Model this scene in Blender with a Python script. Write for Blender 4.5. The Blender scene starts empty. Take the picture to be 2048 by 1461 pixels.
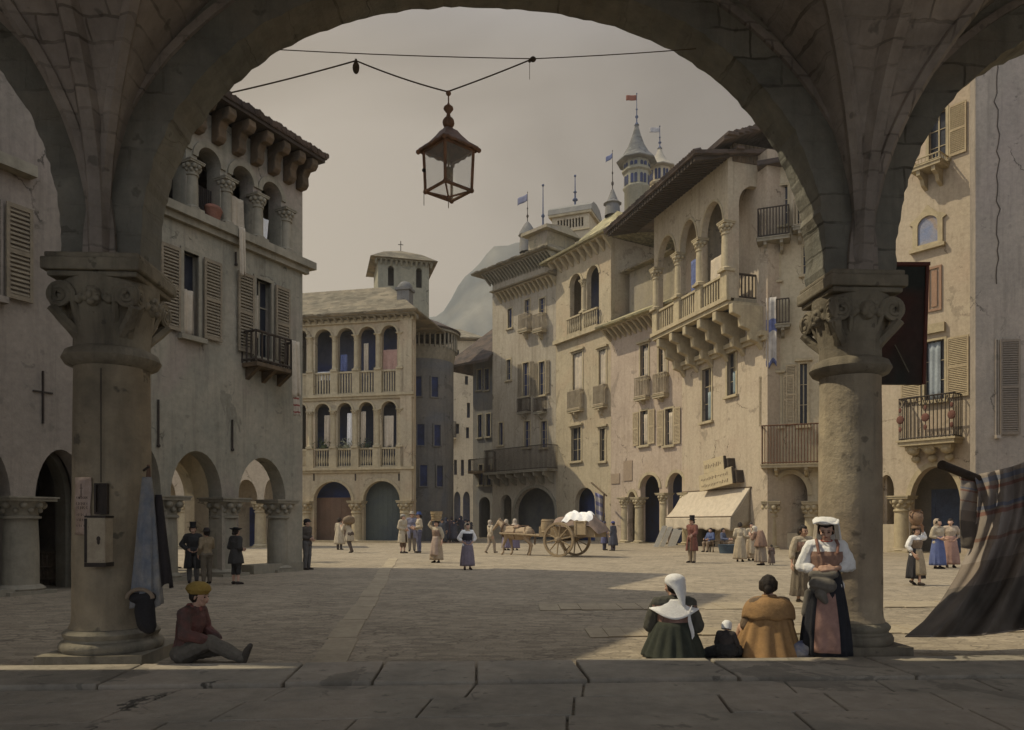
import bpy, bmesh, math, random
from mathutils import Vector, Matrix, noise
from mathutils.geometry import tessellate_polygon
rnd = random.Random(11)
S = bpy.context.scene
COL = S.collection
PI = math.pi
F, CX, HY, EYE = 1500.0, 1024.0, 1045.0, 1.6      # focal length and horizon in photograph pixels, eye height

def at(px, py, d):
    return Vector(((px-CX)/F*d, d, EYE+(HY-py)/F*d))

# ------------------------------------------------------------ materials
def M(name, c1, c2=None, scale=1.2, rough=.9, bump=.25, bscale=25, streak=.0, dirt=(.05,.045,.035), spots=.0, brick=None, mottle=.35, metal=0, wash=None, crack=0):
    m = bpy.data.materials.new(name); m.use_nodes = True
    nt = m.node_tree; N = nt.nodes; L = nt.links
    b = N['Principled BSDF']; b.inputs['Roughness'].default_value = rough; b.inputs['Metallic'].default_value = metal
    b.inputs['Specular IOR Level'].default_value = .25
    c2 = c2 or tuple(x*.72 for x in c1)
    tc = N.new('ShaderNodeTexCoord')
    def nz(s, det=6, r=.6, vec=None, dist=0):
        n = N.new('ShaderNodeTexNoise'); n.inputs['Scale'].default_value = s; n.inputs['Detail'].default_value = det
        n.inputs['Roughness'].default_value = r; n.inputs['Distortion'].default_value = dist
        L.new(vec or tc.outputs['Object'], n.inputs['Vector']); return n.outputs['Fac']
    def ramp(f, a, bb):
        r = N.new('ShaderNodeMapRange'); r.inputs[1].default_value = a; r.inputs[2].default_value = bb; L.new(f, r.inputs[0]); return r.outputs[0]
    def mix(f, A, B, mode='MIX'):
        x = N.new('ShaderNodeMix'); x.data_type = 'RGBA'; x.blend_type = mode
        for sock, v in ((x.inputs[0], f), (x.inputs[6], A), (x.inputs[7], B)):
            if isinstance(v, (int, float)): sock.default_value = v
            elif isinstance(v, tuple): sock.default_value = (*v, 1)
            else: L.new(v, sock)
        return x.outputs[2]
    def mul(A, k):
        x = N.new('ShaderNodeMath'); x.operation = 'MULTIPLY'; L.new(A, x.inputs[0])
        if isinstance(k, (int, float)): x.inputs[1].default_value = k
        else: L.new(k, x.inputs[1])
        return x.outputs[0]
    col = mix(ramp(nz(scale, 7, .62, dist=.4), .36, .64), c1, c2)
    if wash: col = mix(mul(ramp(nz(scale*.45, 4, .5, dist=1.0), .5, .62), .7), col, wash)
    h = nz(bscale, 5, .65)
    if mottle:
        v = ramp(nz(bscale*.45, 6, .7), .3, .7)
        col = mix(mottle, col, mix(v, (.45,.45,.45), (1.25,1.25,1.25)), 'MULTIPLY')
    if streak:
        mp = N.new('ShaderNodeMapping'); mp.inputs['Scale'].default_value = (2.2, 2.2, .16); L.new(tc.outputs['Object'], mp.inputs[0])
        s = ramp(nz(1.5, 6, .65, mp.outputs[0]), .5, .72)
        col = mix(mul(s, streak), col, dirt)
    if spots:
        s = ramp(nz(scale*5, 3, .5), .66, .7)
        col = mix(mul(s, spots), col, dirt)
    if crack:
        dn = N.new('ShaderNodeTexNoise'); dn.inputs['Scale'].default_value = 1.1; dn.inputs['Detail'].default_value = 5; dn.inputs['Roughness'].default_value = .7; L.new(tc.outputs['Object'], dn.inputs['Vector'])
        va = N.new('ShaderNodeVectorMath'); va.operation = 'MULTIPLY_ADD'; L.new(dn.outputs['Color'], va.inputs[0]); va.inputs[1].default_value = (1.1,1.1,1.1); L.new(tc.outputs['Object'], va.inputs[2])
        vo = N.new('ShaderNodeTexVoronoi'); vo.feature = 'DISTANCE_TO_EDGE'; vo.inputs['Scale'].default_value = .32; L.new(va.outputs[0], vo.inputs['Vector'])
        ce_ = N.new('ShaderNodeMapRange'); ce_.inputs[1].default_value = .004; ce_.inputs[2].default_value = .013; ce_.inputs[3].default_value = 1; ce_.inputs[4].default_value = 0; L.new(vo.outputs['Distance'], ce_.inputs[0])
        cm = mul(ce_.outputs[0], ramp(nz(.55, 4, .6), .54, .6))
        col = mix(mul(cm, crack), col, tuple(x*.5 for x in dirt))
        # flaked patches of render showing coarse masonry
        fp = ramp(nz(.42, 7, .68, dist=.8), .605, .62)
        fl = ramp(nz(3.5, 5, .7), .35, .65)
        col = mix(mul(fp, .75), col, mix(fl, tuple(x*.42 for x in c1), tuple(x*.85 for x in c2)))
    hh = h
    if brick:
        mp = N.new('ShaderNodeMapping'); mp.inputs['Rotation'].default_value = brick.get('rot', (PI/2,0,0)); L.new(tc.outputs['Object'], mp.inputs[0])
        br = N.new('ShaderNodeTexBrick'); L.new(mp.outputs[0], br.inputs['Vector'])
        wv = nz(2.0, 3)
        br.inputs['Scale'].default_value = 1; br.inputs['Brick Width'].default_value = brick['w']; br.inputs['Row Height'].default_value = brick['h']
        br.inputs['Mortar Size'].default_value = brick.get('m', .012); br.inputs['Mortar Smooth'].default_value = .3
        br.inputs['Color1'].default_value = (.75,.75,.75,1); br.inputs['Color2'].default_value = (1.15,1.1,1.05,1); br.inputs['Mortar'].default_value = (.35,.33,.3,1)
        # wobble the joints
        add = N.new('ShaderNodeVectorMath'); add.operation = 'MULTIPLY_ADD'
        n3 = N.new('ShaderNodeTexNoise'); n3.inputs['Scale'].default_value = 3; L.new(mp.outputs[0], n3.inputs['Vector'])
        L.new(n3.outputs['Color'], add.inputs[0]); add.inputs[1].default_value = (brick.get('wob', .08),)*3; L.new(mp.outputs[0], add.inputs[2])
        L.new(add.outputs[0], br.inputs['Vector'])
        msk = brick.get('amt', .8)
        if brick.get('patch'): 
            pm = ramp(nz(.5, 5, .6, dist=.5), .5, .6); msk = mul(pm, msk)
        col = mix(msk, col, br.outputs['Color'], 'MULTIPLY')
        iv = N.new('ShaderNodeMath'); iv.operation = 'MULTIPLY_ADD'; L.new(br.outputs['Fac'], iv.inputs[0]); iv.inputs[1].default_value = -1.2; L.new(h, iv.inputs[2]); hh = iv.outputs[0]
    L.new(col, b.inputs['Base Color'])
    if bump:
        bp = N.new('ShaderNodeBump'); bp.inputs['Strength'].default_value = bump; bp.inputs['Distance'].default_value = .04
        L.new(hh, bp.inputs['Height']); L.new(bp.outputs[0], b.inputs['Normal'])
    return m

def setts(name, c1, c2, sx, sy, joint=.35, bump=.5, rot=0, patch=(.2,.17,.13)):
    """rows of worn paving stones: stretched voronoi cells with dark joints"""
    m = bpy.data.materials.new(name); m.use_nodes = True
    nt = m.node_tree; N = nt.nodes; L = nt.links; b = N['Principled BSDF']; b.inputs['Roughness'].default_value = .92
    b.inputs['Specular IOR Level'].default_value = .2
    tc = N.new('ShaderNodeTexCoord'); mp = N.new('ShaderNodeMapping'); mp.inputs['Scale'].default_value = (sx, sy, 1); mp.inputs['Rotation'].default_value = (0,0,rot)
    L.new(tc.outputs['Object'], mp.inputs[0])
    v = N.new('ShaderNodeTexVoronoi'); v.feature = 'DISTANCE_TO_EDGE'; v.inputs['Scale'].default_value = 1; v.inputs['Randomness'].default_value = .75; L.new(mp.outputs[0], v.inputs['Vector'])
    v2 = N.new('ShaderNodeTexVoronoi'); v2.feature = 'F1'; v2.inputs['Scale'].default_value = 1; v2.inputs['Randomness'].default_value = .75; L.new(mp.outputs[0], v2.inputs['Vector'])
    sep = N.new('ShaderNodeSeparateColor'); L.new(v2.outputs['Color'], sep.inputs[0])
    big = N.new('ShaderNodeTexNoise'); big.inputs['Scale'].default_value = .35; big.inputs['Detail'].default_value = 8; big.inputs['Roughness'].default_value = .65; L.new(tc.outputs['Object'], big.inputs['Vector'])
    r = N.new('ShaderNodeMapRange'); r.inputs[1].default_value = .35; r.inputs[2].default_value = .65; L.new(big.outputs['Fac'], r.inputs[0])
    def mixc(f, A, B, mode='MIX'):
        x = N.new('ShaderNodeMix'); x.data_type = 'RGBA'; x.blend_type = mode
        for sock, vv in ((x.inputs[0], f), (x.inputs[6], A), (x.inputs[7], B)):
            if isinstance(vv, (int, float)): sock.default_value = vv
            elif isinstance(vv, tuple): sock.default_value = (*vv, 1)
            else: L.new(vv, sock)
        return x.outputs[2]
    col = mixc(r.outputs[0], c1, c2)
    cv = N.new('ShaderNodeMapRange'); cv.inputs[3].default_value = .72; cv.inputs[4].default_value = 1.2; L.new(sep.outputs[0], cv.inputs[0])
    cc = N.new('ShaderNodeCombineColor'); [L.new(cv.outputs[0], cc.inputs[i]) for i in range(3)]
    col = mixc(.8, col, cc.outputs[0], 'MULTIPLY')
    j = N.new('ShaderNodeMapRange'); j.inputs[1].default_value = .01; j.inputs[2].default_value = .09; L.new(v.outputs['Distance'], j.inputs[0])
    # joints fade where dust fills them
    dn = N.new('ShaderNodeTexNoise'); dn.inputs['Scale'].default_value = .9; dn.inputs['Detail'].default_value = 4; L.new(tc.outputs['Object'], dn.inputs['Vector'])
    dm = N.new('ShaderNodeMapRange'); dm.inputs[1].default_value = .38; dm.inputs[2].default_value = .6; dm.inputs[3].default_value = .15; dm.inputs[4].default_value = 1; L.new(dn.outputs['Fac'], dm.inputs[0])
    inv = N.new('ShaderNodeMath'); inv.operation = 'SUBTRACT'; inv.inputs[0].default_value = 1; L.new(j.outputs[0], inv.inputs[1])
    jm = N.new('ShaderNodeMath'); jm.operation = 'MULTIPLY'; L.new(inv.outputs[0], jm.inputs[0]); L.new(dm.outputs[0], jm.inputs[1])
    jk = N.new('ShaderNodeMath'); jk.operation = 'MULTIPLY'; L.new(jm.outputs[0], jk.inputs[0]); jk.inputs[1].default_value = joint*2
    col = mixc(jk.outputs[0], col, (.035,.03,.025))
    fine = N.new('ShaderNodeTexNoise'); fine.inputs['Scale'].default_value = 30; fine.inputs['Detail'].default_value = 5; L.new(tc.outputs['Object'], fine.inputs['Vector'])
    fr = N.new('ShaderNodeMapRange'); fr.inputs[1].default_value = .3; fr.inputs[2].default_value = .7; fr.inputs[3].default_value = .75; fr.inputs[4].default_value = 1.15; L.new(fine.outputs['Fac'], fr.inputs[0])
    fc = N.new('ShaderNodeCombineColor'); [L.new(fr.outputs[0], fc.inputs[i]) for i in range(3)]
    col = mixc(1.0, col, fc.outputs[0], 'MULTIPLY')
    L.new(col, b.inputs['Base Color'])
    ad = N.new('ShaderNodeMath'); ad.operation = 'MULTIPLY_ADD'; L.new(j.outputs[0], ad.inputs[0]); ad.inputs[1].default_value = .8
    fm = N.new('ShaderNodeMath'); fm.operation = 'MULTIPLY'; L.new(fine.outputs['Fac'], fm.inputs[0]); fm.inputs[1].default_value = .5; L.new(fm.outputs[0], ad.inputs[2])
    bp = N.new('ShaderNodeBump'); bp.inputs['Strength'].default_value = bump; bp.inputs['Distance'].default_value = .03
    L.new(ad.outputs[0], bp.inputs['Height']); L.new(bp.outputs[0], b.inputs['Normal'])
    return m

def tiles(name, c1, c2, rows=3.2):
    """stone / clay roof covering: horizontal courses by height, broken up by cells"""
    m = bpy.data.materials.new(name); m.use_nodes = True
    nt = m.node_tree; N = nt.nodes; L = nt.links; b = N['Principled BSDF']; b.inputs['Roughness'].default_value = .9
    tc = N.new('ShaderNodeTexCoord')
    mp = N.new('ShaderNodeMapping'); mp.inputs['Scale'].default_value = (1.6, 1.6, rows); L.new(tc.outputs['Object'], mp.inputs[0])
    v = N.new('ShaderNodeTexVoronoi'); v.inputs['Scale'].default_value = 1.0; L.new(mp.outputs[0], v.inputs['Vector'])
    n = N.new('ShaderNodeTexNoise'); n.inputs['Scale'].default_value = .8; n.inputs['Detail'].default_value = 8; L.new(tc.outputs['Object'], n.inputs['Vector'])
    w = N.new('ShaderNodeTexWave'); w.bands_direction = 'Z'; w.wave_profile = 'SAW'; w.inputs['Scale'].default_value = rows*.5; w.inputs['Distortion'].default_value = 2.0; w.inputs['Detail'].default_value = 3; w.inputs['Detail Scale'].default_value = 2
    L.new(tc.outputs['Object'], w.inputs['Vector'])
    sep = N.new('ShaderNodeSeparateColor'); L.new(v.outputs['Color'], sep.inputs[0])
    def mixc(f, A, B, mode='MIX'):
        x = N.new('ShaderNodeMix'); x.data_type = 'RGBA'; x.blend_type = mode
        for sock, vv in ((x.inputs[0], f), (x.inputs[6], A), (x.inputs[7], B)):
            if isinstance(vv, (int, float)): sock.default_value = vv
            elif isinstance(vv, tuple): sock.default_value = (*vv, 1)
            else: L.new(vv, sock)
        return x.outputs[2]
    r = N.new('ShaderNodeMapRange'); r.inputs[1].default_value = .35; r.inputs[2].default_value = .65; L.new(n.outputs['Fac'], r.inputs[0])
    col = mixc(r.outputs[0], c1, c2)
    cr = N.new('ShaderNodeMapRange'); cr.inputs[3].default_value = .6; cr.inputs[4].default_value = 1.25; L.new(sep.outputs[0], cr.inputs[0])
    cc = N.new('ShaderNodeCombineColor'); [L.new(cr.outputs[0], cc.inputs[i]) for i in range(3)]
    col = mixc(.8, col, cc.outputs[0], 'MULTIPLY')
    wr = N.new('ShaderNodeMapRange'); wr.inputs[1].default_value = 0; wr.inputs[2].default_value = .25; wr.inputs[3].default_value = .45; wr.inputs[4].default_value = 1; L.new(w.outputs['Fac'], wr.inputs[0])
    wc = N.new('ShaderNodeCombineColor'); [L.new(wr.outputs[0], wc.inputs[i]) for i in range(3)]
    col = mixc(.8, col, wc.outputs[0], 'MULTIPLY')
    L.new(col, b.inputs['Base Color'])
    bp = N.new('ShaderNodeBump'); bp.inputs['Strength'].default_value = .8; bp.inputs['Distance'].default_value = .12
    L.new(w.outputs['Fac'], bp.inputs['Height']); L.new(bp.outputs[0], b.inputs['Normal'])
    return m

def striped(name, base, bands, period, axis='UV'):
    """woven cloth with coloured bands along V of the cloth's own UV map; bands = [(start, end, colour)] within one period"""
    m = bpy.data.materials.new(name); m.use_nodes = True
    nt = m.node_tree; N = nt.nodes; L = nt.links; b = N['Principled BSDF']; b.inputs['Roughness'].default_value = .95
    b.inputs['Specular IOR Level'].default_value = .1
    tc = N.new('ShaderNodeTexCoord'); sp = N.new('ShaderNodeSeparateXYZ'); L.new(tc.outputs['UV'], sp.inputs[0])
    nn = N.new('ShaderNodeTexNoise'); nn.inputs['Scale'].default_value = 9; L.new(tc.outputs['UV'], nn.inputs['Vector'])
    ad = N.new('ShaderNodeMath'); ad.operation = 'MULTIPLY_ADD'; L.new(nn.outputs['Fac'], ad.inputs[0]); ad.inputs[1].default_value = .02; L.new(sp.outputs['Y'], ad.inputs[2])
    dv = N.new('ShaderNodeMath'); dv.operation = 'DIVIDE'; L.new(ad.outputs[0], dv.inputs[0]); dv.inputs[1].default_value = period
    fr = N.new('ShaderNodeMath'); fr.operation = 'FRACT'; L.new(dv.outputs[0], fr.inputs[0])
    cr = N.new('ShaderNodeValToRGB'); cr.color_ramp.interpolation = 'CONSTANT'; L.new(fr.outputs[0], cr.inputs[0])
    el = cr.color_ramp.elements; el[0].position = 0; el[0].color = (*base, 1); el.remove(el[1])
    for a, e, c in bands:
        x = el.new(a); x.color = (*c, 1); x = el.new(e); x.color = (*base, 1)
    n2 = N.new('ShaderNodeTexNoise'); n2.inputs['Scale'].default_value = 3; n2.inputs['Detail'].default_value = 6; L.new(tc.outputs['Object'], n2.inputs['Vector'])
    rr = N.new('ShaderNodeMapRange'); rr.inputs[1].default_value = .3; rr.inputs[2].default_value = .7; rr.inputs[3].default_value = .7; rr.inputs[4].default_value = 1.1; L.new(n2.outputs['Fac'], rr.inputs[0])
    cc = N.new('ShaderNodeCombineColor'); [L.new(rr.outputs[0], cc.inputs[i]) for i in range(3)]
    x = N.new('ShaderNodeMix'); x.data_type = 'RGBA'; x.blend_type = 'MULTIPLY'; x.inputs[0].default_value = 1; L.new(cr.outputs[0], x.inputs[6]); L.new(cc.outputs[0], x.inputs[7])
    L.new(x.outputs[2], b.inputs['Base Color'])
    return m

_cl = {}
def cloth(c, v=.78):
    k = tuple(round(x, 3) for x in c)
    if k not in _cl:
        _cl[k] = M('cloth', c, tuple(x*v for x in c), scale=5, rough=.95, bump=.25, bscale=60, mottle=.3)
    return _cl[k]

# ------------------------------------------------------------ mesh builder
class MB:
    def __init__(s, T=None): s.v = []; s.f = []; s.T = T; s.uvv = {}; s.sm = []
    def add(s, vs, fs, smooth=False):
        n = len(s.v)
        s.v += [s.T(*p) if s.T else Vector(p) for p in vs]
        s.f += [tuple(i+n for i in f) for f in fs]; s.sm += [smooth]*len(fs)
        return s
    def box(s, x0, x1, y0, y1, z0, z1):
        vs = [(x,y,z) for z in (z0,z1) for y in (y0,y1) for x in (x0,x1)]
        return s.add(vs, [(0,2,3,1),(4,5,7,6),(0,1,5,4),(2,6,7,3),(0,4,6,2),(1,3,7,5)])
    def hexa(s, bot, top):
        return s.add(list(bot)+list(top), [(3,2,1,0),(4,5,6,7),(0,1,5,4),(1,2,6,5),(2,3,7,6),(3,0,4,7)])
    def wall(s, outer, holes, y0, y1):
        """flat plate in the (x, z) plane with holes, from y0 (outer face) to y1"""
        loops = [outer]+list(holes)
        flat = [p for l in loops for p in l]
        tri = tessellate_polygon([[Vector((p[0], p[1], 0)) for p in l] for l in loops])
        n = len(flat)
        vs = [(p[0], y0, p[1]) for p in flat]+[(p[0], y1, p[1]) for p in flat]
        fs = []
        for t in tri:
            a, b, c = [Vector(flat[i]) for i in t]
            cr = (b-a).x*(c-a).y-(b-a).y*(c-a).x
            t = t if cr > 0 else t[::-1]
            fs.append(tuple(t)); fs.append(tuple(i+n for i in t[::-1]))
        k = 0
        for li, l in enumerate(loops):
            m = len(l)
            ar = sum(l[i][0]*l[(i+1)%m][1]-l[(i+1)%m][0]*l[i][1] for i in range(m))
            for i in range(m):
                a, b = k+i, k+(i+1)%m
                f = (a, a+n, b+n, b)
                fs.append(f if (ar > 0) == (li == 0) else f[::-1])
            k += m
        return s.add(vs, fs)
    def cyl(s, p0, p1, r0, r1=None, n=12, caps=True):
        r1 = r0 if r1 is None else r1
        p0, p1 = Vector(p0), Vector(p1); d = (p1-p0).normalized()
        a = d.orthogonal().normalized(); b = d.cross(a)
        vs = []
        for p, r in ((p0,r0),(p1,r1)):
            vs += [tuple(p+(a*math.cos(2*PI*i/n)+b*math.sin(2*PI*i/n))*r) for i in range(n)]
        fs = [(i,(i+1)%n,n+(i+1)%n,n+i) for i in range(n)]
        s.add(vs, fs, True)
        if caps: s.add(vs, [tuple(range(n))[::-1], tuple(range(n,2*n))])
        return s
    def tube(s, pts, r, n=6, closed=False):
        pts = [Vector(p) for p in pts]; rs = r if isinstance(r, (list,tuple)) else [r]*len(pts)
        vs = []; m = len(pts); a = None
        for i, p in enumerate(pts):
            d = (pts[min(i+1,m-1)]-pts[max(i-1,0)]).normalized()
            if a is None: a = d.orthogonal().normalized()
            a = (a-d*a.dot(d)).normalized(); b = d.cross(a)
            vs += [tuple(p+(a*math.cos(2*PI*k/n)+b*math.sin(2*PI*k/n))*rs[i]) for k in range(n)]
        fs = [(i*n+k, i*n+(k+1)%n, (i+1)*n+(k+1)%n, (i+1)*n+k) for i in range(m-1) for k in range(n)]
        fs += [tuple(range(n))[::-1], tuple(range((m-1)*n, m*n))]
        return s.add(vs, fs, True)
    def lathe(s, c, prof, n=24, sx=1, sy=1, wob=0, k=0, ph=0, a0=0, a1=2*PI):
        """profile [(r, z)] turned round the vertical axis through c; wob/k: pleats"""
        full = abs(a1-a0-2*PI) < 1e-6
        m = n if full else n+1
        vs = []
        for j, (r, z) in enumerate(prof):
            t = j/max(1, len(prof)-1)
            for i in range(m):
                a = a0+(a1-a0)*i/n
                rr = r*(1+(wob*t*math.sin(k*a+ph+.6*math.sin(3*a)) if wob else 0))
                vs.append((c[0]+math.cos(a)*rr*sx, c[1]+math.sin(a)*rr*sy, c[2]+z))
        fs = [(j*m+i, j*m+(i+1)%m, (j+1)*m+(i+1)%m, (j+1)*m+i) for j in range(len(prof)-1) for i in range(n)]
        return s.add(vs, fs, True)
    def sph(s, c, r, sx=1, sy=1, sz=1, n=12, m=8):
        prof = [(max(1e-4, r*math.sin(PI*j/m)), -r*math.cos(PI*j/m)*sz) for j in range(m+1)]
        return s.lathe(c, prof, n, sx, sy)
    def grid(s, fn, nu, nv, smooth=True):
        vs = [tuple(fn(i/nu, j/nv)) for j in range(nv+1) for i in range(nu+1)]
        fs = [(j*(nu+1)+i, j*(nu+1)+i+1, (j+1)*(nu+1)+i+1, (j+1)*(nu+1)+i) for j in range(nv) for i in range(nu)]
        k = len(s.v)
        for j in range(nv+1):
            for i in range(nu+1): s.uvv[k+j*(nu+1)+i] = (i/nu, j/nv)
        return s.add(vs, fs, smooth)
    def build(s, name, mat, parent=None, loc=None, label=None, solid=0, fix=True, bevel=0):
        off = Vector(loc) if loc is not None else (ROOT_LOC.get(parent.name, Vector((0,0,0))) if parent else Vector((0,0,0)))
        me = bpy.data.meshes.new(name)
        me.from_pydata([tuple(p-off) for p in s.v], [], s.f)
        for p, q in zip(me.polygons, s.sm): p.use_smooth = q
        if s.uvv and len(s.uvv) == len(s.v):
            fix = False; ul = me.uv_layers.new(name='cloth')
            for lp in me.loops: ul.data[lp.index].uv = s.uvv[lp.vertex_index]
        if fix:
            bm = bmesh.new(); bm.from_mesh(me); bmesh.ops.remove_doubles(bm, verts=bm.verts, dist=1e-5)
            bmesh.ops.recalc_face_normals(bm, faces=bm.faces); bm.to_mesh(me); bm.free()
        if any(s.sm): me.set_sharp_from_angle(angle=math.radians(50))
        me.materials.append(mat)
        o = bpy.data.objects.new(name, me); COL.objects.link(o)
        if parent is None and loc is not None: o.location = off
        if parent: o.parent = parent; ROOT_LOC[o.name] = off
        if label: o['label'] = label
        if solid:
            md = o.modifiers.new('thickness', 'SOLIDIFY'); md.thickness = solid; md.offset = 0
        if bevel:
            md = o.modifiers.new('edge', 'BEVEL'); md.width = bevel; md.segments = 2; md.limit_method = 'ANGLE'
        return o
ROOT_LOC = {}

def tag(o, label, cat, group=None, kind=None):
    if label: o['label'] = label
    if cat: o['category'] = cat
    if group: o['group'] = group
    if kind: o['kind'] = kind
    return o
def thing(name, loc, label, cat, group=None):
    o = bpy.data.objects.new(name, None); COL.objects.link(o); o.location = loc; o.empty_display_size = .2
    ROOT_LOC[o.name] = Vector(loc)
    return tag(o, label, cat, group)

# ------------------------------------------------------------ facades: a vertical plane, x along it to the right, y inward, z up
class Fac:
    def __init__(s, px, d, direction):
        s.p = Vector(((px-CX)/F*d, d)); s.d = Vector(direction).normalized(); s.n = Vector((s.d.y, -s.d.x))
    def u(s, px, y=0):
        p = s.p-s.n*y; r = (px-CX)/F
        return (r*p.y-p.x)/(s.d.x-r*s.d.y)
    def dep(s, px, y=0): return (s.p-s.n*y).y+s.u(px, y)*s.d.y
    def z(s, px, py, y=0): return EYE+(HY-py)/F*s.dep(px, y)
    def W(s, x, y, z):
        q = s.p+s.d*x-s.n*y
        return Vector((q.x, q.y, z))
    def mb(s): return MB(s.W)
    def rect(s, x0, y0, x1, y1, dy=0):
        pm = (x0+x1)/2
        return (s.u(x0, dy), s.u(x1, dy), s.z(pm, y1, dy), s.z(pm, y0, dy))
def arch(u0, u1, z0, z1, n=16, rise=None, jit=0):
    a = (u1-u0)/2; c = (u0+u1)/2; rise = min(rise or a, z1-z0-.01); zs = z1-rise
    pts = [(u0, z0), (u1, z0)]
    for i in range(n+1):
        t = PI*i/n; j = 1+(rnd.uniform(-jit, jit) if jit else 0)
        pts.append((c+a*math.cos(t)*j, zs+rise*math.sin(t)*j))
    return pts
def rc(u0, u1, z0, z1): return [(u0,z0),(u1,z0),(u1,z1),(u0,z1)]
def archring(mb, u0, u1, zs, rise, w, y0, y1, n=18, legs=0):
    """moulded band round an arch"""
    a = (u1-u0)/2; c = (u0+u1)/2
    o = [(c+(a+w)*math.cos(PI*i/n), zs+(rise+w)*math.sin(PI*i/n)) for i in range(n+1)]
    q = [(c+a*math.cos(PI*i/n), zs+rise*math.sin(PI*i/n)) for i in range(n+1)]
    if legs: o = [(o[0][0], zs-legs)]+o+[(o[-1][0], zs-legs)]; q = [(q[0][0], zs-legs)]+q+[(q[-1][0], zs-legs)]
    mb.wall(o+q[::-1], [], y0, y1)
# ------------------------------------------------------------ continuous bodies: tapered limbs fused into one skin
def caps_mesh(caps, n=9):
    vs = []; fs = []
    for p0, r0, p1, r1 in caps:
        p0, p1 = Vector(p0), Vector(p1); d = p1-p0
        d = d.normalized() if d.length > 1e-6 else Vector((0,0,1))
        a = d.orthogonal().normalized(); b = d.cross(a)
        rings = []
        for t in (-75,-40,0): rings.append((p0+d*(r0*math.sin(math.radians(t))), r0*math.cos(math.radians(t))))
        for t in (0,40,75): rings.append((p1+d*(r1*math.sin(math.radians(t))), r1*math.cos(math.radians(t))))
        k = len(vs)
        for c, r in rings: vs += [c+(a*math.cos(2*PI*i/n)+b*math.sin(2*PI*i/n))*r for i in range(n)]
        m = len(rings)
        for j in range(m-1):
            for i in range(n): fs.append((k+j*n+i, k+j*n+(i+1)%n, k+(j+1)*n+(i+1)%n, k+(j+1)*n+i))
        fs.append(tuple(k+i for i in range(n))[::-1]); fs.append(tuple(k+(m-1)*n+i for i in range(n)))
    return vs, fs

def blob(name, caps, voxel, mat, parent, smooth=3, extra=None, label=None, keep=None, fold=0):
    """fuse capsules (and closed extra meshes) into one continuous surface"""
    vs, fs = caps_mesh(caps)
    if extra:
        for ev, ef in extra:
            k = len(vs); vs += [Vector(p) for p in ev]; fs += [tuple(i+k for i in f) for f in ef]
    me = bpy.data.meshes.new(name); me.from_pydata([tuple(v) for v in vs], [], fs)
    o = bpy.data.objects.new(name, me); COL.objects.link(o)
    md = o.modifiers.new('r', 'REMESH'); md.mode = 'VOXEL'; md.voxel_size = voxel; md.use_smooth_shade = True
    if smooth:
        sm = o.modifiers.new('s', 'SMOOTH'); sm.iterations = smooth; sm.factor = .5
    bpy.context.view_layer.update()
    dg = bpy.context.evaluated_depsgraph_get()
    new = bpy.data.meshes.new_from_object(o.evaluated_get(dg))
    o.modifiers.clear(); o.data = new; bpy.data.meshes.remove(me)
    if keep:
        bm = bmesh.new(); bm.from_mesh(new)
        bmesh.ops.delete(bm, geom=[v for v in bm.verts if not keep(v.co)], context='VERTS'); bm.to_mesh(new); bm.free()
    if fold:
        nn_ = [v.normal.copy() for v in new.vertices]
        for v, q in zip(new.vertices, nn_):
            c_ = v.co; a_ = noise.fractal(Vector((c_.x*9+3, c_.y*9, c_.z*4.5)), 1.0, 2.0, 3)
            r_ = 1-abs(noise.noise(Vector((c_.x*13, c_.y*13+5, c_.z*8+c_.x*6))))*2
            v.co = c_+q*fold*(a_*.6+r_*.7)
    for p in new.polygons: p.use_smooth = True
    new.materials.clear(); new.materials.append(mat)
    if parent: o.parent = parent
    if label: o['label'] = label
    return o

SKIN = M('skin', (.55,.35,.25), (.48,.29,.2), scale=8, rough=.6, bump=.08, bscale=90, mottle=.12)
HAIR = M('hair', (.022,.016,.013), (.035,.025,.018), scale=20, rough=.6, bump=.4, bscale=120)
EYE_M = M('eye', (.03,.02,.015), rough=.2, bump=0, mottle=0)
LIP = M('lips', (.3,.1,.08), rough=.5, bump=0, mottle=0)
WHITE = M('linen', (.88,.86,.82), (.78,.75,.70), scale=6, rough=.95, bump=.3, bscale=50, mottle=.15)

STAND = dict(pelvis=(0,0,.90), waist=(0,.005,1.06), chest=(0,.0,1.25), neck=(0,.015,1.41), head=(0,-.005,1.45),
    shR=(-.165,.01,1.355), elR=(-.215,.035,1.10), wrR=(-.225,-.02,.87), shL=(.165,.01,1.355), elL=(.215,.035,1.10), wrL=(.225,-.02,.87),
    hipR=(-.085,0,.88), knR=(-.095,-.02,.48), anR=(-.10,.01,.075), hipL=(.085,0,.88), knL=(.095,-.02,.48), anL=(.10,.01,.075))

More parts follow.
